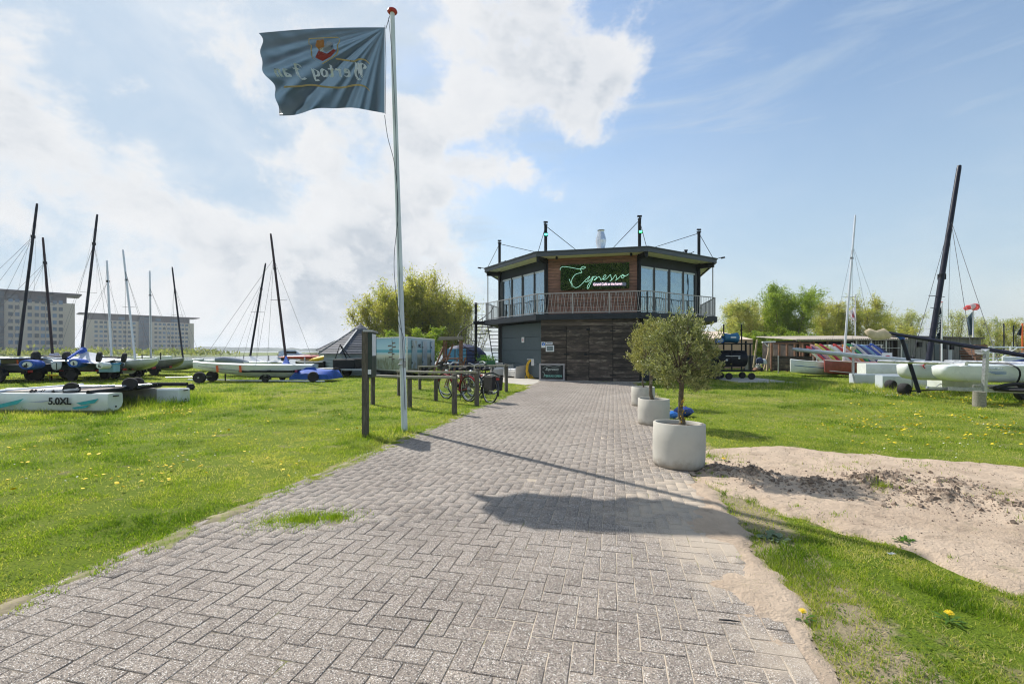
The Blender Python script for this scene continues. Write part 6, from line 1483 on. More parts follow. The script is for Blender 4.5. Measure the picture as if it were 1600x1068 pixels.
# dollies stowed on the left row
for lb, p, q in (('pair of black dolly wheels lying on the brown grey catamaran', (56,556.5), (104,556.5)), ('pair of black dolly wheels on the stern of the tented catamaran', (155,557.5), (194,558.5))):
    a, b4 = A(p[0],p[1],20.4), A(q[0],q[1],21.4); d = b4-a; t = thing('beach_dolly', lb, 'dolly', V((a.x,a.y,a.z-.25)), group='beach dollies stowed on boats')
    a0, b0 = a-t.location, b4-t.location; MB().tube([a0,b0],.035,8).build('axle', M['black'], t); ax = d.normalized()
    for k, c in enumerate((a0,b0)): wheel(t, c, .235, .16, axis=(ax*.75+V((0,-.6,0))).normalized(), rim=.48, hub=pbr('wine_rim', (.10,.03,.05), .6) if 'wine_rim' not in bpy.data.materials else bpy.data.materials['wine_rim'])
trailer('dark road trailer with a shadow dark box under the silver catamaran', sc2(70,20.6), rad(178), 3.4, 1.6, .30, M['black'], deck=pbr('under_hull_shade', (.012,.018,.022), .7))  # near-black box puts the shadow and dark gear beneath the hulls into colour
trailer('long dark trailer under the brown grey catamaran', sc2(118,22.3), rad(178), 3.8, 1.6, .30, M['black'], deck=pbr('under_hull_shade2', (.015,.03,.035), .7))  # box colour carries the shadow below this boat as well as its trailer
trailer('wine red framed trailer under the tented catamaran', sc2(172,21.6), rad(172), 3.2, 1.5, .28, pbr('wine_frame', (.10,.02,.03), .5), deck=pbr('dark_green_load', (.03,.05,.045), .7))
p = sc2(171,20.9); t = thing('storage_box', 'light blue storage box hanging on the trailer under the tented boat', 'box', p+V((0,0,.42)))
MB().box((0,0,.19),(.70,.35,.36)).build('box_body', pbr('light_blue_box', (.22,.42,.55), .5), t, bevel=.02); MB().box((0,0,.39),(.74,.38,.07)).build('lid', pbr('blue_lid', (.05,.30,.55), .5), t); MB().box((0,-.182,.27),(.5,.01,.06)).build('dark_label', M['darkblue'], t)
trailer('trailer below the pale green boat with its number plate showing', sc2(222,23.6), rad(176), 2.2, 1.4, .24, M['black'])
trailer('trailer below the dark keeled boat', sc2(252,25.0), rad(180), 2.6, 1.4, .24, M['galv'])
p = sc2(28,20.0)
b = MB(); b.bar(A(27,562,20.3), A(29,578,20.3), .06,.02); tag(b.build('lashing_strap', M['orange']), 'orange lashing strap around the silver catamaran hull at the left', 'strap')
p = sc2(78,20.3); t = thing('warning_plate', 'yellow plate on a short post between the left trailers', 'plate', p); MB().tube([p,p+V((0,0,.35))],.02,6).build('post', M['black'], t, world=True); MB().box(p+V((.12,0,.33)),(.48,.03,.07)).build('plate', M['yellow'], t, world=True)
# --- mid left
bb_ = bowboat('long pale green keelboat hull on the grass with orange straps', A(492,573,21.6), A(302,572,20.6), .72, .86, .12, .62, 1.7, M['green_white'], ((447,562),(423,365),22,M['mast_br']), transom=.85, stripe=(M['galv'],.45))
for px in (339,375):
    q = MB(); q.bar(A(px,571,20.15),A(px+1,581,20.1),.09,.02); q.build('orange_strap', M['orange'], bb_, world=True)
tent(bb_, [A(434,572,20.9),A(455,573,20.7),A(462,572,21.6),A(450,571,22.4),A(440,571,22.4)], [A(446,556,21.7),A(448,556,21.7)], M['blue'], 'mast_cover')
q = MB(); q.loft([[A(x,y,20.75+dy) for dy,y in ((0,t0),(0,b0),(1.2,b0),(1.2,t0))] for x,t0,b0 in ((463,584,588),(478,574,586),(493,573,586))]).build('stern_cover', M['blue'], bb_, world=True)
tr2 = trailer('long trailer under the pale green keelboat', GX(470,20.9), rad(180), 3.4, 1.5, .14, M['black'])
dolly('beach dolly with pale rim at the bow of the keelboat', GX(322,20.2), rad(10), 1.4, .25, .25, 1.6)
t = thing('spar', 'long thin white spar lying on the grass before the keelboat', 'spar', G(400,596)); MB().tube([G(294,594.5)+V((0,0,.05)), G(400,596)+V((0,0,.05)), G(507,597)+V((0,0,.05))], .035, 8).build('tube', M['paper'], t, world=True)
p = GX(493,21.2); t = thing('covered_trailer', 'low trailer under a bright blue tarpaulin beside the keelboat', 'trailer', p)
MB().loft([[p+V((x, w_3, z)) for w_3,z in ((-.75,.12),(-.80,h3*.7),(-.6,h3),(0,h3+.04),(.6,h3),(.8,h3*.7),(.75,.12))] for x,h3 in ((-.85,.25),(-.6,.5),(-.1,.55),(.4,.50),(.85,.48),(.98,.2))]).build('tarpaulin', M['blue'], t, world=True, smooth=60)
wheel(t, V((.25,-.82,.24)), .24, .16, rim=.35)
bowboat('grey canvas covered boat behind the keelboat', A(400,563,26), A(336,562,25.5), .72, .85, .15, .6, 1.6, M['grey_white'], ((391,556),(415,411),27,M['mast_dk']))
bt = bowboat('white covered dinghy behind the keelboat, foot of the shorter mast', A(430,564,25), A(372,564,25), .78, .85, .1, .5, 1.6, M['white'])
tent(bt, [A(400,566,24.6),A(440,566,24.6),A(445,564,25.4),A(405,563,25.6)], [A(390,556,25.3),A(394,556,25.3)], M['greycv'])
p = GX(366,25); t = thing('rolled_sail', 'grey rolled sail bag lying across the covered boat', 'sail bag', A(366,566,24.7)); MB().tube([A(338,562,24.5),A(352,562,24.5),A(375,565,24.5),A(388,567,24.5)], [.14,.20,.18,.10], 10).build('bag', pbr('greyblue_canvas', (.22,.25,.30), .8, bump=.5, bs=9), t, world=True, smooth=True)
# far car
p = GX(461,62); t = thing('parked_car', 'small silver hatchback parked by the lake far behind the boats', 'car', p, rad(8))
MB().loft([[V((x, y, z)) for y,z in ((-.82,.25),(-.86,.6),(-.84,h0*.62),(-.62,h0),(.62,h0),(.84,h0*.62),(.86,.6),(.82,.25))] for x,h0 in ((-1.95,.9),(-1.75,1.35),(-1.2,1.52),(.2,1.50),(.75,1.05),(1.75,.92),(1.95,.6))]).build('body', pbr('silver_paint', (.45,.50,.55), .3, .3, coat=.5), t, smooth=30)
MB().box((-.35,-.77,1.18),(1.5,.06,.32)).build('side_window', M['rub'], t); MB().box((-1.88,0,1.15),(.04,1.2,.35)).build('rear_window', M['rub'], t)
for x in (-1.25,1.25):
    for s in (-1,1): wheel(t, V((x,s*.78,.31)), .31, .18)
for s in (-1,1): MB().box((-1.96,s*.70,.85),(.05,.16,.2)).build('tail_light', M['red'], t)
for lb, px, Y, c_, L_, z_ in (('yellow kayak on the rack in front of the small hut',506,31,M['yellow'],2.0,.95),('red kayak lying flat beyond the blue tarpaulin',480,33,M['red'],4.0,.95)):
    p = GX(px,Y,z_); t = thing('kayak', lb, 'kayak', p, rad(5)); tl = .22 if 'yellow' in lb else 0
    MB().loft([[V((x, w_3*math.cos(a), x*tl+.16*math.sin(a)*w_3/.34)) for a in [6.283*k/10 for k in range(10)]] for x,w_3 in ((-L_/2,.03),(-L_*.35,.26),(0,.34),(L_*.35,.26),(L_/2,.03))]).build('hull', c_, t, smooth=60)
p = GX(540,24.6); t = thing('utility_trailer', 'black loaded trailer in front of the grey hut', 'trailer', p)
MB().box(p+V((0,0,.42)),(3.0,1.4,.10)).build('bed', M['galv'], t, world=True); MB().box(p+V((.1,0,.72)),(1.2,1.1,.50)).build('engine_box', M['black'], t, world=True, bevel=.05); MB().box(p+V((.75,0,.75)),(.55,.9,.5)).build('side_box', M['rub'], t, world=True, bevel=.05)
f = MB(); f.tube([p+V((-.55,0,1.0)),p+V((-.3,0,1.75)),p+V((.25,0,1.05))],.03,6); f.tube([p+V((-.3,0,1.75)),p+V((-.1,.4,1.0))],.03,6); f.build('a_frame', M['black'], t, world=True)
wheel(t, V((-.2,-.78,.27)), .27, .16); wheel(t, V((-.2,.78,.27)), .27, .16)
bowboat('dark low boat between the blue tarpaulin and the grey hut', A(512,568,27), A(462,568,27), .75, .8, .2, .5, 1.6, M['rub'])
bs_ = MB(); bs_.lathe(G(298,609)+V((0,0,.11)), [(.001,-.12),(.10,-.11),(.13,0),(.09,.10),(.001,.12)], 10); tag(bs_.build('rubber_block', M['rub'], smooth=False), 'small dark rubber block alone on the lawn', 'block')
# posts by the lake
for k, (px, Y, h_) in enumerate(((381,60,.9),(476,22,1.1),(420,38,1.0),(222,30,1.2),(251,32,1.3))):
    p = GX(px,Y); tag(MB().tube([p,p+V((0,0,h_))],.035,6).build('mooring_post', M['rub'] if k != 1 else M['galv']), ('dark post by the lake left of the shorter dark mast','grey steel post beside the blue stern cover','thin post behind the white covered dinghy','thin dark post behind the pale green boat','thin dark post between the silver masts')[k], 'post')
# --- foreground beached catamaran
fc_ = thing('catamaran', 'white dismasted catamaran lettered 5.0XL lying on the lawn at lower left', 'catamaran', (-9.2,10.3,0), group='catamarans stored on the grass')
def flat_hull(xs, y0, y1x, L, w, h, z, mat, tz=0):
    st = []
    for q in (0,.015,.1,.25,.5,.75,.92,1):
        x = xs-L*q; ww = w*(1 if q < .5 else 1-(q-.5)**2*2.2); hb2 = z+(.10*max(0,q-.7)/.3)+(.06 if q == 0 else 0)
        st.append([V((x, y0+(y1x-y0)*q+dy*ww, zz)) for dy,zz in ((-.95,z+h-.03),(-.86,z+h),(0,z+h+.012),(.86,z+h),(.95,z+h-.03),(1,z+h*.5),(.82,hb2+.07),(.3,hb2),(-.3,hb2),(-.82,hb2+.07),(-1,z+h*.5))])
    return MB().loft(st).build('hull', mat, fc_, world=True, smooth=40)
wh2 = pbr('dirty_white_gelcoat', (.66,.70,.69), .32, var=.07, vs=2, coat=.2, col2=(.40,.42,.38), c2=(.56,.8))
h1 = flat_hull(-9.02, 10.35, 10.55, 4.6, .20, .44, .0, wh2); h2_ = flat_hull(-8.72, 12.1, 12.3, 4.9, .20, .40, .0, pbr('dull_hull', (.30,.29,.27), .45, var=.15))
MB().box((-9.0,12.1,.22),(.62,.415,.37)).build('stern_section', wh2, h2_, world=False, M=wm(fc_).inverted(), bevel=.03)
for p_, z_ in ((V((-9.012,10.35,.30)),0),(V((-8.68,12.1,.28)),0)):
    q = MB(); q.box(p_+V((.008,0,.08)),(.02,.14,.025)); q.lathe(p_+V((.0,0,-.16)),[(.02,-.0),(.02,.012)],8,R=Matrix.Rotation(1.57,3,'Y')); q.build('transom_fitting', M['black'], fc_, world=True)
text('hull_lettering', '5.0XL', M['black'], (-10.72+.38,10.147,.21), (1,0.0,0), (0,0,1), .21, fc_, bold=.008)
tq = pbr('turquoise_decal', (.02,.35,.40), .35)
def decal(pts, mat, name): MB().add([V((-9.2+x, 10.146, z)) for x,z in pts], [tuple(range(len(pts)))]).build(name, mat, fc_, world=True)
decal([(-.52,.24),(-.02,.34),(-.10,.24),(-.40,.19)], tq, 'turquoise_flash'); decal([(-.92+.3,.14),(-.2,.20),(-.3,.13),(-.55,.10)], tq, 'turquoise_flash'); decal([(-1.6,.26),(-1.02,.31),(-1.3,.25)], pbr('lilac', (.35,.38,.52), .4), 'lilac_flash')
decal([(-2.62,.12),(-1.68,.34),(-1.82,.22),(-2.2,.13)], tq, 'turquoise_flash'); decal([(-2.9,.1),(-2.45,.17),(-2.45,.10)], tq, 'turquoise_flash')
text('hull_lettering', 'wave', M['black'], (-12.28+.35,10.147,.16), (1,0,0), (0,0,1), .22, fc_, shear=.3)
MB().tube([(-9.5,10.2,.47),(-9.5,12.3,.47)],.05,10).build('cross_beam', M['black'], fc_, world=True, smooth=True); MB().tube([(-11.7,10.3,.47),(-11.7,12.4,.47)],.05,10).build('cross_beam', M['alu'], fc_, world=True, smooth=True)
MB().box((-10.6,11.3,.475),(2.2,1.65,.015)).build('trampoline', pbr('pale_tramp', (.50,.44,.40), .9, var=.15, vs=12), fc_, world=True)
MB().tube([(-10.15,11.95,.53),(-8.6,12.05,.52)],.05,10).build('side_tube', M['rub'], fc_, world=True, smooth=True)
dw = thing('beach_dolly', 'two axle beach dolly with three fat black wheels lying on the white 5.0XL catamaran', 'dolly', (-10.2,10.9,.5))
for p_ in (A(112,608,10.45),A(203,600,11.3),A(214,599,11.75)):
    wheel(dw, p_-dw.location, .165, .11, axis=(.22,-1,.05), rim=.55, hub=pbr('dark_rim', (.12,.11,.10), .5) if 'dark_rim' not in bpy.data.materials else bpy.data.materials['dark_rim'])
for a,b4,r in ((A(50,613,10.4),A(122,608,10.4),.032),(A(122,604,10.5),A(180,603,10.9),.036),(A(60,610,10.4),A(246,600,11.6),.026),(A(225,601,11.5),A(246,600,11.6),.045)): MB().tube([a,b4],r,8).build('bar', M['galv'] if r != .045 else M['rub'], dw, world=True, smooth=True)
q = MB(); 
for x in (50,56,66,70,85): q.lathe(A(x,611,10.4),[(.001,-.05),(random.uniform(.03,.06),0),(.001,.05)],8)
q.build('clamp', M['rub'], dw, world=True)['kind'] = 'stuff'
# ================================================================ RIGHT SIDE YARD
# tan tent, smoker, bin
p = GX(1140,35.5); t = thing('storage_tent', 'tan canvas storage tent right of the cafe', 'tent', p)
a, c = GX(1085,35.5), GX(1176,36.5); zt1 = Ht(529.5,35.5)
MB().prism([tuple(a.xy),tuple(c.xy),tuple((c+V((.3,5,0))).xy),tuple((a+V((.3,5,0))).xy)],0,zt1).build('wall', M['tan'], t, world=True)
MB().add([a+V((-.05,-.05,zt1)),c+V((.05,-.05,zt1)),c+V((-1.4,2.6,zt1+.75)),a+V((1.2,2.6,zt1+.75)),c+V((.3,5,zt1)),a+V((.3,5,zt1))],[(0,1,2,3),(3,2,4,5),(1,4,2),(0,3,5)]).build('roof', M['tanlt'], t, world=True)
MB().bar(a+V((0,-.03,zt1-.05)),c+V((0,-.03,zt1-.05)),.03,.12).build('valance', M['tan'], t, world=True)
p = GX(1137,22.6); t = thing('smoker_barbecue', 'large black barrel smoker on a wheeled frame with roof shelf, right of the cafe', 'barbecue', p)
MB().lathe((0,0,1.02),[(.001,-.82),(.32,-.82),(.40,-.80),(.42,0),(.40,.80),(.32,.82),(.001,.82)],26,R=Matrix.Rotation(math.pi/2,3,'Y')).build('barrel', M['black'], t, smooth=40)
MB().box((-.85,0,.72),(.55,.6,.55)).build('fire_box', M['black'], t, bevel=.04)
f = MB()
for x in (.0,.9):
    for y in (-.42,.42): f.bar((x,y,.42),(x,y,2.75 if y > 0 else 1.75),.05)
f.bar((-1.2,-.42,.42),(1.15,-.42,.42),.07); f.bar((-1.2,.42,.42),(1.15,.42,.42),.07); f.bar((1.1,-.45,.42),(1.1,.45,.42),.07); f.bar((-1.2,-.45,.42),(-1.2,.45,.42),.07); f.build('frame', M['black'], t)
MB().box((.15,0,1.75),(1.7,.95,.06)).build('shelf', M['black'], t)
MB().tube([(.95,.1,1.0),(.95,.1,1.9)],.05,8).build('flue', M['black'], t)
for x,r in ((-.75,.20),(-.15,.17),(.95,.17)):
    for s in (-1,1): wheel(t, V((x,s*.45,r)), r, .10, hub=M['alu'])
for k,(x,r) in enumerate(((-.25,.14),(.35,.14))): MB().lathe((x,-.44,.95+.1*k),[(.001,-.02),(r*.4,-.01),(r*.4,.01),(.001,.02)],10,R=Matrix.Rotation(1.57,3,'X')).build('vent_disc', M['galv'], t)
MB().bar((-.3,-.45,1.15),(.4,-.45,1.15),.03).build('lid_handle', M['galv'], t)
p = GX(1141,22.6,1.79); t = thing('blue_bag', 'blue padded bag lying on the smoker shelf', 'bag', p)
MB().loft([[V((x,.26*math.cos(a),.24+h3*math.sin(a)+(.10*abs(x) if math.sin(a) > 0 else 0))) for a in [6.283*k/12 for k in range(12)]] for x,h3 in ((-.36,.05),(-.33,.22),(0,.21),(.33,.25),(.36,.05))]).build('bag', pbr('teal_blue', (.02,.14,.28), .6, bump=.5, bs=9), t, smooth=60); MB().box((.03,-.27,.28),(.26,.01,.07)).build('pale_label', M['paper'], t)
MB().box((-.55,0,.12),(.36,.3,.24)).build('side_pocket', BB, t, bevel=.04)
p = GX(1172,32); t = thing('wheelie_bin', 'dark grey wheelie bin at the corner of the tan tent', 'bin', p)
MB().loft([[V((s*w_3,q*w_3*1.1,z)) for s,q in ((-1,-1),(1,-1),(1,1),(-1,1))] for z,w_3 in ((.05,.24),(.95,.31),(1.0,.34))]).build('body', M['bin'], t, bevel=.02); MB().box((0,.02,1.04),(.70,.80,.07)).build('lid', M['bin'], t, bevel=.02); MB().box((0,.38,1.0),(.6,.05,.05)).build('handle', M['bin'], t)
for s in (-1,1): wheel(t, V((s*.24,.30,.10)), .10, .05)
for lb, (x0,y0),(x1,y1),Y,mt,r in (('pale leaning wooden pole beside the wheelie bin',(1183,530),(1177,574),31,'wood_pale',.06),):
    t = thing('wooden_pole', lb, 'pole', GX(x1,Y)); MB().tube([A(x0,y0,Y),A(x1,y1,Y)],r,7).build('pole', M[mt], t, world=True)
p = GX(1201,32); t = thing('boat_cradle', 'upright timber cradle with pale crossbar beside the fence', 'cradle', p)
f = MB(); f.bar(p+V((-.1,0,0)),p+V((.05,0,1.95)),.12); f.bar(p+V((-.35,0,0)),p+V((-.0,0,1.4)),.08); f.bar(p+V((.3,0,.1)),p+V((.25,0,1.8)),.08); f.bar(p+V((.1,0,1.3)),p+V((.9,0,.4)),.07); f.build('timber', M['wood_pale'], t, world=True)
f = MB(); f.bar(p+V((-.45,0,2.02)),p+V((.45,0,2.05)),.14,.10); f.bar(p+V((-.3,0,1.95)),p+V((.05,0,1.6)),.05); f.bar(p+V((.35,0,1.95)),p+V((.05,0,1.6)),.05); f.build('crossbar', M['paper'], t, world=True)
for k,(px,y,s_,mt) in enumerate(((1187,559,.42,'darkblue'),(1194,560,.36,'grey_white'),(1190,573,.30,'rub'),(1184,574,.25,'wood_play'),(1189,567,.3,'greycv'))):
    c0 = A(px,y+4,31); t = thing('stored_bundle', ('dark blue folded tarpaulin bundle','pale grey bundle beside the dark blue one','black crate on the ground by the cradle','brown wooden block by the leaning pole','grey sack under the folded tarpaulins')[k], 'bundle', V((c0.x,31+.1*k,max(0,c0.z-.2))), group='bundles piled by the timber fence'); MB().loft([[V((s_*.6*math.cos(6.283*i/9)*r_*(1+.3*noise.noise((i,k,z))), .25*math.sin(6.283*i/9)*r_, z*s_)) for i in range(9)] for z,r_ in ((0,.9),(.3,1.05),(.7,.9),(1,.4))]).build('bundle', M[mt], t, smooth=60)
# timber fence and open rails
def fence(lb, P, Q, n, h, board, mt='wood_dk', gap=.012):
    t = thing('timber_fence', lb, 'fence', P); L = (Q-P).length
    for k in range(n+1): p = P.lerp(Q,k/n); MB().box(p+V((0,.04,h*.85)),(.11,.11,h*1.7)).build('post', M['wood_play'], t, world=True)
    nb_ = 5
    for j in range(nb_): z = .06+board*(j+.5)/nb_; MB().bar(P+V((0,-.04,z)),Q+V((0,-.04,z)),.03,board/nb_-gap).build('board', M[mt], t, world=True)
    MB().bar(P+V((0,-.02,h*1.66)),Q+V((0,-.02,h*1.66)),.05,.08).build('top_rail', M['wood_play'], t, world=True); return t
fence('dark brown timber fence with open top rail behind the red hulled boat', GX(1206,31), GX(1268,30), 5, 1.15, 1.0)
p = GX(1225,46); t = thing('sand_heap', 'pinkish sand bank seen through the open fence rails', 'sand heap', p); MB().loft([[p+V((x*1.0,4*math.cos(a),max(0,h3*math.sin(a)))) for a in [3.1416*k/8 for k in range(9)]] for x,h3 in ((-2.5,.1),(-1,.8),(1,1.1),(4,.9),(6,.1))]).build('heap', SANDM, t, world=True, smooth=60)
# corrugated shed
sh = thing('corrugated_shed', 'open fronted dark shed with corrugated roof behind the coloured boards', 'shed', GX(1320,33))
P, Q = GX(1246,33.5), GX(1402,31.5); zt = Ht(531,33); D4 = V((.2,5,0))
MB().bar(P+D4+V((0,0,zt/2)),Q+D4+V((0,0,zt/2)),.08,zt).build('back_wall', M['wood_dk'], sh, world=True)
for e in (P,Q): MB().bar(e+V((0,0,zt/2)),e+D4+V((0,0,zt/2)),.06,zt).build('side_wall', M['wood_dk'], sh, world=True)
b = MB(); N = 110; row0 = []; row1 = []
for k in range(N+1):
    p = (P+V((-.4,-.5,0))).lerp(Q+V((.4,-.5,0)),k/N); w_3 = .035*(1 if k % 2 else -1); row0.append(p+V((0,0,zt+.05+w_3))); row1.append(p+D4+V((0,.8,zt+.42+w_3)))
for k in range(N): b.add([row0[k],row0[k+1],row1[k+1],row1[k]],[(0,1,2,3)])
b.build('corrugated_roof', pbr('weathered_sheet', (.30,.265,.23), .8, var=.2, vs=3), sh, world=True)
MB().bar(P+V((-.4,-.5,zt-.03)),Q+V((.4,-.5,zt-.03)),.06,.07).build('fascia', M['wood_rail'], sh, world=True)
for k in range(8): p = P.lerp(Q,k/7); MB().box(p+V((0,-.3,zt/2)),(.09,.09,zt)).build('post', M['galv'] if k > 3 else M['wood_play'], sh, world=True)
for z in (.9,1.6): MB().bar(P.lerp(Q,.62)+V((0,-.35,z)),Q+V((0,-.35,z)),.03).build('rail', M['galv'], sh, world=True)
for k in range(26): p = P.lerp(Q,.60+.38*k/25); MB().box(p+V((0,.2,1.25)),(.025,.025,1.7)).build('mesh_bar', M['galv'], sh, world=True)
# container / cabins
cn = thing('storage_cabin', 'weathered grey storage cabins with doors behind the black mast', 'cabin', GX(1465,36))
P, Q = GX(1395,34), GX(1532,40); gc = pbr('weathered_grey_panel', (.20,.185,.175), .85, var=.2, vs=3, stretch=(1,1,.3), col2=(.12,.11,.10)); hC = Ht(527,36)
dC = (Q-P).normalized(); nC = V((-dC.y,dC.x,0)); n = 18
MB().prism([tuple(P.xy),tuple(Q.xy),tuple((Q+nC*3).xy),tuple((P+nC*3).xy)],0,hC).build('cabin_body', gc, cn, world=True)
for k in range(n): MB().bar(P.lerp(Q,(k+.04)/n)-nC*.03+V((0,0,hC/2)),P.lerp(Q,(k+.96)/n)-nC*.03+V((0,0,hC/2)),.03,hC).build('panel', gc, cn, world=True)
MB().prism([tuple((P-nC*.3).xy),tuple((Q-nC*.3).xy),tuple((Q+nC*3.2).xy),tuple((P+nC*3.2).xy)],hC,hC+.10).build('roof', pbr('cabin_roof', (.12,.10,.10), .9), cn, world=True)
for px,wd in ((1412,.9),(1448,.35),(1462,.7),(1483,.6),(1500,.5)): u = onray(px,P,Q); p = P.lerp(Q,u)-nC*.07; MB().bar(p-dC*wd/2+V((0,0,1.0)),p+dC*wd/2+V((0,0,1.0)),.03,1.9).build('door', M['dgrey'] if px != 1483 else M['paper'], cn, world=True)
for px,z in ((1432,1.9),(1470,1.75),(1482,1.7)): u = onray(px,P,Q); p = P.lerp(Q,u)-nC*.2; MB().box(p+V((0,0,z)),(.25,.2,.4)).build('wall_box', M['black'], cn, world=True)
t = thing('timber_stack', 'dark timber stack at the end of the grey cabins', 'stack', GX(1521,36)); p = GX(1521,36)
for k in range(9): MB().box(p+V((random.uniform(-.05,.05),0,.12+.21*k)),(.95,1.2,.17)).build('beam', M['wood_play'], t, world=True)
t = thing('low_deck_wall', 'low brown timber bank running behind the white catamarans', 'wall', GX(1480,28)); P, Q = GX(1452,27.5), GX(1560,28.5)
for j in range(3): MB().bar(P+V((0,0,.14+.22*j)),Q+V((0,0,.14+.22*j)),.12,.21).build('board', M['wood_rail'], t, world=True)
# leaning coloured boards in the rack
cols = [('red',(.50,.03,.04)),('pale pink',(.55,.28,.30)),('yellow and white',(.62,.52,.10)),('crimson',(.42,.02,.05)),('lime and white',(.45,.55,.15)),('white',(.70,.72,.72)),('scarlet',(.55,.05,.04)),('pink and cream',(.60,.35,.33)),('orange',(.60,.22,.04)),('bright green',(.04,.32,.12)),('white and grey',(.55,.58,.62)),('navy and white',(.05,.08,.26)),('light blue',(.20,.38,.60)),('deep blue',(.03,.07,.38)),('royal blue and white',(.04,.10,.42)),('dark navy',(.02,.03,.12))]
pos_words = ['first from the left end of the rack','second in the rack','third in the rack','fourth in the rack','fifth in the rack','sixth in the rack','just left of the white mast','behind the white mast','just right of the white mast','left of the thin grey post','behind the thin grey post','right of the thin grey post','fifth from the right end','fourth from the right end','third from the right end','last at the right end of the rack']
rk = thing('board_rack', 'grey steel rack holding the leaning coloured boards', 'rack', GX(1320,27)); P, Q = GX(1276,27), GX(1384,26.2)
f = MB(); f.bar(P+V((0,.2,1.75)),Q+V((0,.2,1.75)),.05); f.bar(P+V((.3,-.5,.42)),Q+V((.8,-.5,.42)),.05)
for k in range(5): p = P.lerp(Q,k/4); f.bar(p+V((0,.3,0)),p+V((0,.3,1.75)),.05)
f.build('frame', M['galv'], rk, world=True)
for k,((cnm,cc_),pw) in enumerate(zip(cols,pos_words)):
    q = k/15; p = P.lerp(Q,q); t = thing('sail_board', cnm+' leaning board, '+pw, 'board', p+V((-.3,-.2,.45)), group='coloured boards leaning in the rack'); mt = pbr('board_colour', cc_, .35, var=.1, coat=.2)
    lo, hi = p+V((.55,-.35,.48+random.uniform(-.05,.05))), p+V((-.55,.12,1.78+random.uniform(-.1,.08))); d = (hi-lo); yv = V((.5,-.8,.35)).normalized(); nn = d.normalized().cross(yv).normalized(); yv = nn.cross(d.normalized())
    rg = []
    for f_,w_3,th in ((0,.03,.02),(.06,.10,.05),(.3,.18,.08),(.7,.17,.08),(.93,.11,.05),(1,.02,.02)):
        c0 = lo+d*f_; rg.append([c0+yv*w_3*math.cos(a)+nn*th*math.sin(a) for a in [6.283*i/10 for i in range(10)]])
    MB().loft(rg).build('board_body', mt, t, world=True, smooth=60)
    c2_ = random.choice([(.75,.75,.74),(.72,.55,.08),(.70,.71,.74),(.06,.1,.4),(.75,.75,.74)]); sm2 = pbr('board_stripe', c2_, .4, var=.05)
    MB().loft([[lo+d*f_+yv*(w_3*s_)-nn*(.085*1.0+.004)*(1 if True else 0)+nn*e for s_,e in ((-.5,0),(.3,0),(.3,.01),(-.5,.01))] for f_,w_3 in ((.08,.10),(.4,.2),(.8,.16),(.92,.08))]).build('stripe', sm2, t, world=True)
# white dinghy with blue stripe, red hull
bowboat('white dinghy with a dark blue stripe, bow pointing left below the coloured boards', A(1302,568,25.5), A(1235,563,25.0), .76, .90, .05, .25, 1.6, M['white'], stripe=(M['bluestripe'],.42))
rb_ = bowboat('oxide red hulled boat with white deck behind the thin grey post', A(1400,568,24.5), A(1288,565,24.2), .74, .90, -.0, .25, 1.7, M['oxred'], ((1317,578),(1336.5,336),25,M['mast_wh']), stripe=(M['paper'],.80))
# thin grey posts and long spar
for lb, px, yt, yb, Y in (('short grey steel post left of the white dinghy',1216,555,583,28.2),('grey steel post at the bow of the red boat',1276,553,585,26.5),('tall grey steel post crossing the long spar',1333,545,600,20.0)):
    t = thing('steel_post', lb, 'post', GX(px,Y), group='grey steel posts on the right lawn'); a = A(px,yt,Y); MB().tube([GX(px,Y),a],.035 if Y > 21 else .05,8).build('post', M['galv'], t, world=True)
    if Y < 21: MB().box(a+V((0,0,.04)),(.22,.12,.14)).build('padding', M['beige'], t, world=True, bevel=.02)
t = thing('stored_mast', 'long pale grey mast stored level across the right lawn', 'mast', GX(1333,20)); MB().tube([A(1238,545,20.5),A(1245,546,20.5),A(1333,555,19.8),A(1480,568,18.8)],[.05,.09,.10,.085],10).build('spar', pbr('grey_spar', (.42,.46,.49), .4, .2), t, world=True, smooth=True)
p = GX(1386,24); t = thing('banner_board', 'white board with a red emblem standing behind the right hulls', 'sign', p); z0, z1 = Ht(571,24), Ht(551,24); MB().box(p+V((0,0,(z0+z1)/2)),(.52,.03,z1-z0)).build('board', M['paper'], t, world=True)
R3 = pbr('emblem_red', (.55,.05,.06), .6); MB().tube(spl([p+V((.18*math.cos(a),-.025,(z0+z1)/2+.17*math.sin(a))) for a in (.6,1.5,2.6,3.6,4.6,5.6)],4),.045,6).build('emblem', R3, t, world=True); MB().box(p+V((.05,-.025,(z0+z1)/2-.03)),(.2,.02,.07)).build('emblem_bar', R3, t, world=True); MB().box(p+V((0,0,z0/2)),(.05,.03,z0)).build('leg', M['galv'], t, world=True)
# pontoon hulls on the grass
def slabhull(lb, P, Q, w, z0, z1, mat, bow=.5, name='hull_section', group='grey pontoon hulls lying on the right lawn'):
    t = thing(name, lb, 'hull', V((P.x,P.y,0)), group=group); d = (Q-P).normalized(); s2 = V((-d.y,d.x,0)); L = (Q-P).length; rg = []
    for q in (0,.01,.2,.6,.9,1):
        ww = w/2*(1 if q < .6 else 1-(q-.6)*.5); c0 = V((P.x,P.y,0))+d*L*q; zb2 = z0+(.03 if q == 0 else 0)
        rg.append([c0+s2*a*ww+V((0,0,z)) for a,z in ((-1,z1-.03),(-.9,z1),(.9,z1),(1,z1-.03),(1,z0+.1),(.8,zb2),(-.8,zb2),(-1,z0+.1))])
    MB().loft(rg).build('hull', mat, t, world=True, smooth=35); return t
slabhull('long low grey pontoon hull, the farther of the pair on the grass', GX(1331,19.6), GX(1480,18.8), .5, -.02, .42, M['grey_white'])
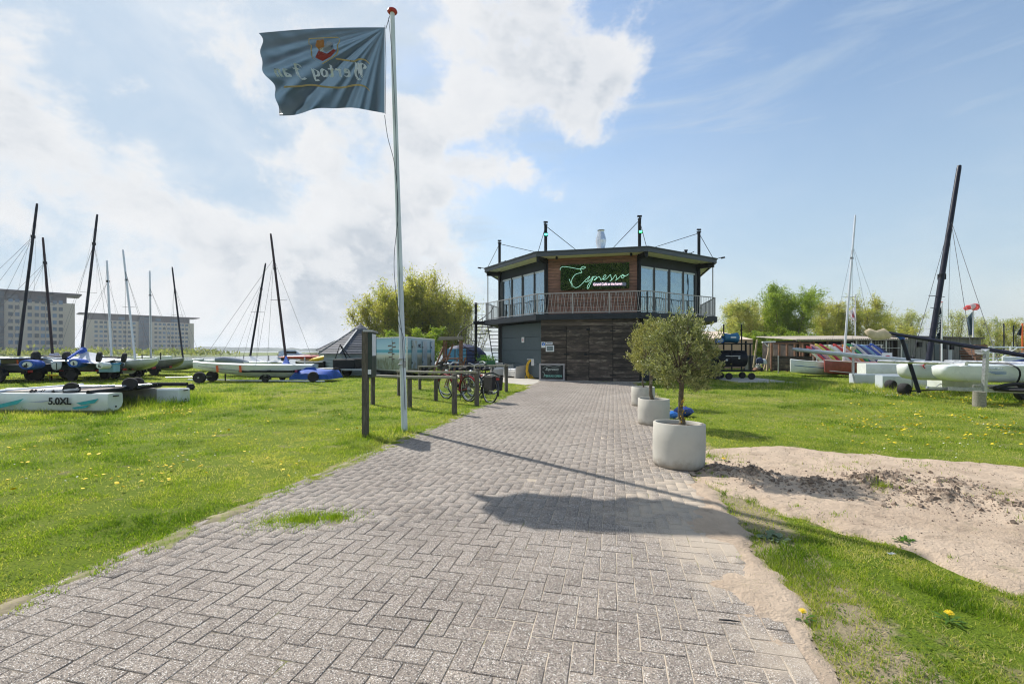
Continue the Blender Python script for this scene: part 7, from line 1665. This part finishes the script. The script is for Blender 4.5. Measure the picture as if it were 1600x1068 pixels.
slabhull('long low grey pontoon hull, nearer and to the right of its twin', GX(1373,17.0), GX(1510,16.4), .5, -.02, .50, M['grey_white'])
slabhull('pale box shaped hull resting behind the low grey pontoons', GX(1346,20.6), GX(1440,20.2), .7, .25, .85, M['white'], name='box_hull', group=None)
slabhull('white hull block below the two stored catamaran bows', GX(1460,15.6), GX(1530,15.6), .55, .05, .55, M['white'], name='hull_block', group=None)
c_ = catamaran('white catamaran on the galvanised trailer at the right edge with dark lashing strap', GX(1471,12.6), rad(3), 5.4, 2.25, [M['green_white']], None, z=.52, h=.50, w=.25, tramp=False) if False else None
def bighull(parent, x0, Y, L, w, zt, zb, mat, yaw):
    d = V((math.cos(yaw),math.sin(yaw),0)); s2 = V((-d.y,d.x,0)); P = GX(x0,Y); rg = []
    for q,wf,zu in ((0,.45,.30),(.008,.75,.17),(.03,.92,.09),(.08,1,.045),(.2,1,.02),(.5,1,0),(.8,.8,0),(1,.1,.15)):
        rr = hullring(0, w*wf, zt-(.10 if q == 0 else .03 if q < .01 else 0), zb+zu, 0, 10, 2.9, .03); rg.append([P+d*(L*q)+s2*p.y+V((0,0,p.z)) for p in rr])
    return MB().loft(rg).build('hull', mat, parent, world=True, smooth=60)
rc = thing('catamaran', 'large white catamaran strapped on the galvanised trailer at the right edge', 'catamaran', GX(1560,12.8,.4), group='catamarans stored on the grass')
hA = bighull(rc, 1464, 12.3, 5.6, .27, Ht(571,12.3), Ht(598,12.3), M['green_white'], rad(2)); hB = bighull(rc, 1407, 14.9, 5.6, .27, Ht(569,14.9), Ht(595,14.9), M['green_white'], rad(2))
P_ = GX(1464,12.3); MB().tube([P_+V((.6,-.2,Ht(570,12.3)+.04)),P_+V((.6,2.7,Ht(570,12.3)+.04))],.05,10).build('cross_beam', M['alu'], rc, world=True); MB().tube([P_+V((2.8,-.2,Ht(570,12.3)+.04)),P_+V((2.8,2.7,Ht(570,12.3)+.04))],.05,10).build('cross_beam', M['alu'], rc, world=True)
zt = Ht(571,12.3); zb2 = Ht(598,12.3)
st = MB(); px0 = GX(1571,12.3).x; st.tube(spl([V((px0-.02,12.3+.45,zt+.05)),V((px0,12.3,zt+.06)),V((px0+.01,12.02,zt-.05)),V((px0+.06,12.0,(zt+zb2)/2)),V((px0+.12,12.16,zb2-.01)),V((px0+.12,12.4,zb2-.06))],5),.020,6); st.build('lashing_strap', M['black'], rc, world=True)
for dz,w_3,xo in ((.0,.50,0),(-.035,.40,.05),(-.06,.3,.1)): xx = GX(1553,12.1).x; MB().box((xx+xo,12.028,Ht(579,12.1)+dz-.02),(w_3,.012,.012)).build('hull_pinstripe', M['bluestripe'], rc, world=True)
text('hull_lettering', 'FORMULA', pbr('faded_print', (.48,.55,.62), .5), (GX(1540,12.1).x,12.02,Ht(577,12.1)), (1,0.03,0), (0,0,1), .085, rc, bold=.002)
fl_ = MB(); pf_ = GX(1443,14.62); fl_.tube(spl([V((pf_.x-.02,14.60,1.05)),V((pf_.x+.06,14.60,1.0)),V((pf_.x-.03,14.60,.93)),V((pf_.x+.03,14.6,.84))],4),.018,5); fl_.build('red_mark', R3, rc, world=True)
a,b4 = A(1450,568,15.6), A(1499,259,16.2); dm = b4-a
mo = MB().tube([a,a+dm*.5,a+dm*.985,b4],[.088,.085,.07,.06],12).build('mast', M['mast_dk'], rc, world=True, smooth=True)
sp = MB(); m2 = a+dm*.33; 
for k,(q,s_) in enumerate(((.33,.35),(.27,.22))): m3 = a+dm*q; sp.tube([m3-V((s_,0,-.04)),m3+V((s_*.6,0,0))],.012,5)
for e in (A(1425,560,14),A(1560,565,12.6),A(1480,565,17),A(1520,560,14)): sp.tube([a+dm*.72,e],.007,4)
sp.build('rigging', M['wire'], mo, M=wm(rc).inverted()); MB().box(a+dm*.43,(.18,.14,.2)).build('mast_fitting', M['black'], mo, M=wm(rc).inverted())
tc = MB(); 
tent(rc, [A(1545,573,12.4),A(1600,577,12.2),A(1640,580,12.2),A(1640,572,14.5),A(1560,570,14.5)], [A(1574,565,13.2),A(1640,553,13.2)], pbr('royal_canvas', (.03,.07,.28), .7, var=.25, vs=3, bump=.5, bs=8), 'trampoline_cover')
# galvanised trailer
t = thing('boat_trailer', 'galvanised boat trailer with upright mast support propped on a wooden block', 'trailer', GX(1540,11.9), group='road trailers under the boats')
A1, A2 = A(1455,604,12.6), A(1640,617,11.4); f = MB(); f.bar(A(1482,607,12.4),A(1640,613,11.6),.09,.09); f.bar(A(1520,603,13.2),A(1660,603,12.8),.07,.08); f.bar(A(1560,609,11.9),A(1570,603,13.1),.07,.07); f.build('frame', M['galv'], t, world=True)
f = MB(); f.bar(A(1450,606,12.6),A(1488,607,12.5),.06,.07); f.lathe(A(1449,606,12.6),[(.03,-.04),(.045,0),(.03,.05)],10); f.tube([A(1462,604,12.55),A(1468,600,12.5),A(1476,600,12.5)],.012,6); f.build('hitch', M['galv'], t, world=True)
MB().bar(A(1537,617,11.75)-V((0,0,.02)),A(1541,549,11.75),.085,.085).build('mast_support', M['galv'], t, world=True)
MB().loft([[A(x,y,11.7)+V((0,dy,0)) for dy,y in ((0,yt),(0,yb),(.2,yb),(.2,yt))] for x,yt,yb in ((1535,546,551),(1540,549,553),(1546,545,550))]).build('support_fork', M['galv'], t, world=True)
wheel(t, V(A(1600,612,12.6))-t.location, .25, .18, axis=(0,1,0)); q = MB().tube(spl([A(1554,606,11.8),A(1575,601,11.8),A(1600,600,11.8),A(1630,603,11.8)],4),.05,8); q.build('mudguard', M['rub'], t, world=True)
MB().lathe(A(1584,608,11.9),[(.001,-.05),(.42,-.04),(.46,0),(.42,.03),(.001,.04)],22).build('spare_tyre', M['rub'], t, world=True, smooth=True)
p = GX(1530,11.45); tag(MB().lathe(p,[(.13,0),(.135,.05),(.125,.36),(.13,.38)],12).build('wooden_block', M['wood_rail'], smooth=40), 'round wooden block standing under the galvanised trailer', 'block')
# black mast stored level on the fork with beige cover
t = thing('stored_mast', 'long black mast resting level on two supports with a beige sail bag at its tip', 'mast', GX(1500,13)); a,b4 = A(1383,519,14.2), A(1660,565,11.3)
MB().tube([a,a.lerp(b4,.5),b4],[.05,.058,.06],10).build('spar', M['mast_dk'], t, world=True, smooth=True)
P = [A(1390,521,14.1),A(1381,518,14.2),A(1369,521,14.3),A(1358,517,14.4),A(1353,515,14.45)]; rr = [(.08,.09),(.15,.17),(.14,.15),(.13,.15),(.02,.05)]
MB().loft([[p+V((0,.07*math.cos(an),h3*math.sin(an)-.06)) for an in [6.283*i/12 for i in range(12)]] for p,(w_3,h3) in zip(P,rr)]).build('sail_bag', M['beige'], t, world=True, smooth=60)
t = thing('mast_strut', 'black angled strut carrying the left end of the black mast', 'strut', GX(1436,14.1)); MB().tube([A(1409,528,14.0),A(1436,613,13.9)],.055,10).build('strut', M['mast_dk'], t, world=True, smooth=True); MB().tube([A(1402,523,14.0),A(1411,530,14.0)],.06,8).build('pad', M['blue'], t, world=True)
t = thing('beach_dolly', 'black beach dolly with one fat wheel and long black bar below the white hulls', 'dolly', GX(1413,14.6), group='beach launching dollies'); p = A(1413,608,14.4)
wheel(t, p-t.location, .20, .22, axis=(.35,-1,0), rim=.45, hub=M['alu']); wheel(t, p-t.location+V((.9,1.6,0)), .20, .22, axis=(.35,-1,0), rim=.45)
f = MB(); f.bar(p+V((.1,0,-.05)),A(1490,608,12.9),.04,.045); f.bar(p+V((.25,0,0)),A(1425,588,14.3),.02); f.build('bar', M['black'], t, world=True)
# flags and poles on the right
def rflag(lb, px, yt, yb, Y, pts, mat, r=.05, pole=None, txt=None):
    t = thing('flag_on_pole', lb, 'flag', GX(px,Y)); b0 = GX(px,Y); MB().tube([b0,A(px,yt,Y)],r,8).build('pole', pole or M['paper'], t, world=True, smooth=True)
    n = len(pts); K = 8; q = [V((x,y,0)) for x,y in pts]; b = MB(); rows = []   # pts: hoist top, fly top, fly bottom, hoist bottom
    for i in range(K+1):
        rows.append([])
        for j in range(K+1):
            p = q[0].lerp(q[1],i/K).lerp(q[3].lerp(q[2],i/K),j/K); rows[-1].append(A(p.x,p.y,Y+.22*math.sin(i*1.3+j*.5)*i/K*1.2-.1))
    for i in range(K):
        for j in range(K): b.add([rows[i][j],rows[i+1][j],rows[i+1][j+1],rows[i][j+1]],[(0,1,2,3)])
    b.build('cloth', mat, t, world=True, smooth=180); return t, rows
wf = fprint('white_flag_cloth', (.62,.60,.64)); rf_ = fprint('red_flag_print', (.60,.06,.10)); bf = fprint('black_flag_cloth', (.03,.045,.06))
t, rows = rflag('small white flag with a red emblem on a thin pole beside the white mast',1336.5,460,528,42,[(1336,478),(1326,488),(1330,500),(1338,502)],wf,.05)
MB().add([rows[3][2]-V((0,.05,0)),rows[5][3]-V((0,.05,0)),rows[6][5]-V((0,.05,0)),rows[3][6]-V((0,.05,0))],[(0,1,2,3)]).build('emblem', rf_, t, world=True)
t, rows = rflag('tall narrow black banner with white lettering on a pole beside the black mast',1471.5,472,570,30,[(1471,478),(1466,486),(1463,529),(1470,529)],bf,.045)
MB().lathe(A(1471.5,472,30),[(.001,-.03),(.09,0),(.001,.05)],8).build('finial', M['red'], t, world=True)
for k,(x,y) in enumerate(((1466,516),(1467,508),(1468,500),(1469,493))): MB().tube(spl([A(x-2,y+4,29.75),A(x+1,y+2,29.75),A(x-1,y,29.75),A(x+2,y-2,29.75)],3),.035,4).build('lettering', M['paper'], t, world=True)
t, rows = rflag('dark slate banner under the windsock',1520.5,484,540,40,[(1520,486),(1511,496),(1513,524),(1519,523)],fprint('slate_banner', (.08,.12,.15)),.06)
t = thing('windsock', 'red and white windsock on top of the banner pole', 'windsock', A(1519,484,40)); P = [A(1508,482,39.8),A(1513,480,39.8),A(1519,478.5,39.9),A(1525,479.5,40)]
for k,(i0,i1,mt) in enumerate(((0,1,'r'),(1,2,'w'),(2,3,'r'))):
    r0, r1 = (.16,.22,.28,.30)[i0],(.16,.22,.28,.30)[i1]; MB().tube([P[i0],P[i1]],[r0,r1],10,False).build('band', fprint('sock_red', (.75,.16,.16)) if mt == 'r' else wf, t, world=True, smooth=True)
t, rows = rflag('black pennant on an orange post at the right edge',1597.5,505,560,36,[(1597,507),(1591,517),(1588,523),(1596,524)],bf,.05,M['orange'])
for lb,px,yt,yb,Y in (('thin dark mast standing right of the windsock',1569,505,560,34),('second thin dark mast right of the windsock',1584,508,556,38)): t = thing('thin_mast', lb, 'mast', GX(px,Y)); MB().tube([GX(px,Y),A(px-.5,yt,Y)],.04,6).build('mast', M['mast_dk'], t, world=True)
t = thing('mast_rack', 'white rack of horizontal spars at the right edge', 'rack', GX(1580,33))
for k,(y,r) in enumerate(((543,.06),(548,.05),(552,.08),(557,.05),(561,.07))): MB().tube([A(1545,y-1,33),A(1660,y+1,33)],r,8).build('spar', M['mast_wh'] if k % 2 == 0 else M['wood_pale'], t, world=True, smooth=True)
for px in (1552,1578,1604): MB().bar(GX(px,32.7),A(px+1,541,32.7),.08).build('upright', M['mast_wh'], t, world=True)
MB().bar(A(1553,565,32.5),A(1590,543,32.5),.05).build('brace', M['mast_wh'], t, world=True)
bowboat('tan hulled boat on the ground beyond the right catamaran', A(1500,569,24), A(1425,567,24), .80, .86, .3, .5, 1.6, M['tan'])
bowboat('white low boat behind the galvanised trailer at far right', A(1660,572,20), A(1560,570,20), .85, .9, .2, .5, 1.6, M['white'])
bowboat('white hull with a grey deck between the box hull and the cabins', A(1460,566,22.5), A(1400,563,22.5), .82, .9, .25, .5, 1.5, M['grey_white'])
bowboat('dark blue hull low behind the red mark hull', A(1500,571,18.5), A(1425,570,18.3), .72, .8, .2, .45, 1.5, M['darkblue'])
tb = bowboat('white hull under a navy cover at the far right by the spar rack', A(1650,566,26), A(1566,564,25.5), .95, 1.05, .3, .6, 1.7, M['white'])
tent(tb, [A(1570,566,25),A(1640,566,25),A(1650,563,26.4),A(1576,563,26.4)], [A(1588,557,25.7),A(1640,553,25.7)], bpy.data.materials['royal_canvas'])
for k,(px,Y,c_,lb) in enumerate(((1352,30,'grey_white','pale drum shaped bundle in the shade of the corrugated shed'),(1366,30.5,'blue','blue bundle in the shade of the corrugated shed'),(1296,31.5,'tan','tan bundle in the shade at the left end of the shed'),(1424,31,'rub','black heap leaning at the first cabin door'))):
    t = thing('stored_bundle', lb, 'bundle', GX(px,Y)); MB().loft([[V((.34*math.cos(6.283*i/10)*r_*(1+.25*noise.noise((i,k,z*3))), .3*math.sin(6.283*i/10)*r_, z)) for i in range(10)] for z,r_ in ((0,.9),(.35,1.1),(.7,.95),(1.0,.5))]).build('bundle', M[c_], t, smooth=60)
# ================================================================ HAZE
hb3 = MB().box((0,1150,22.0),(4600,2700,46)); hz_ = bpy.data.materials.new('haze'); hz_.use_nodes = True; tt = hz_.node_tree; tt.nodes.clear()
pv = nd(tt, 'ShaderNodeVolumePrincipled', ins={'Color': (.86,.92,1,1), 'Density': .00032, 'Anisotropy': .35}); ou = nd(tt, 'ShaderNodeOutputMaterial'); tt.links.new(pv.outputs[0], ou.inputs['Volume'])
o = hb3.build('haze', hz_); o['kind'] = 'stuff'
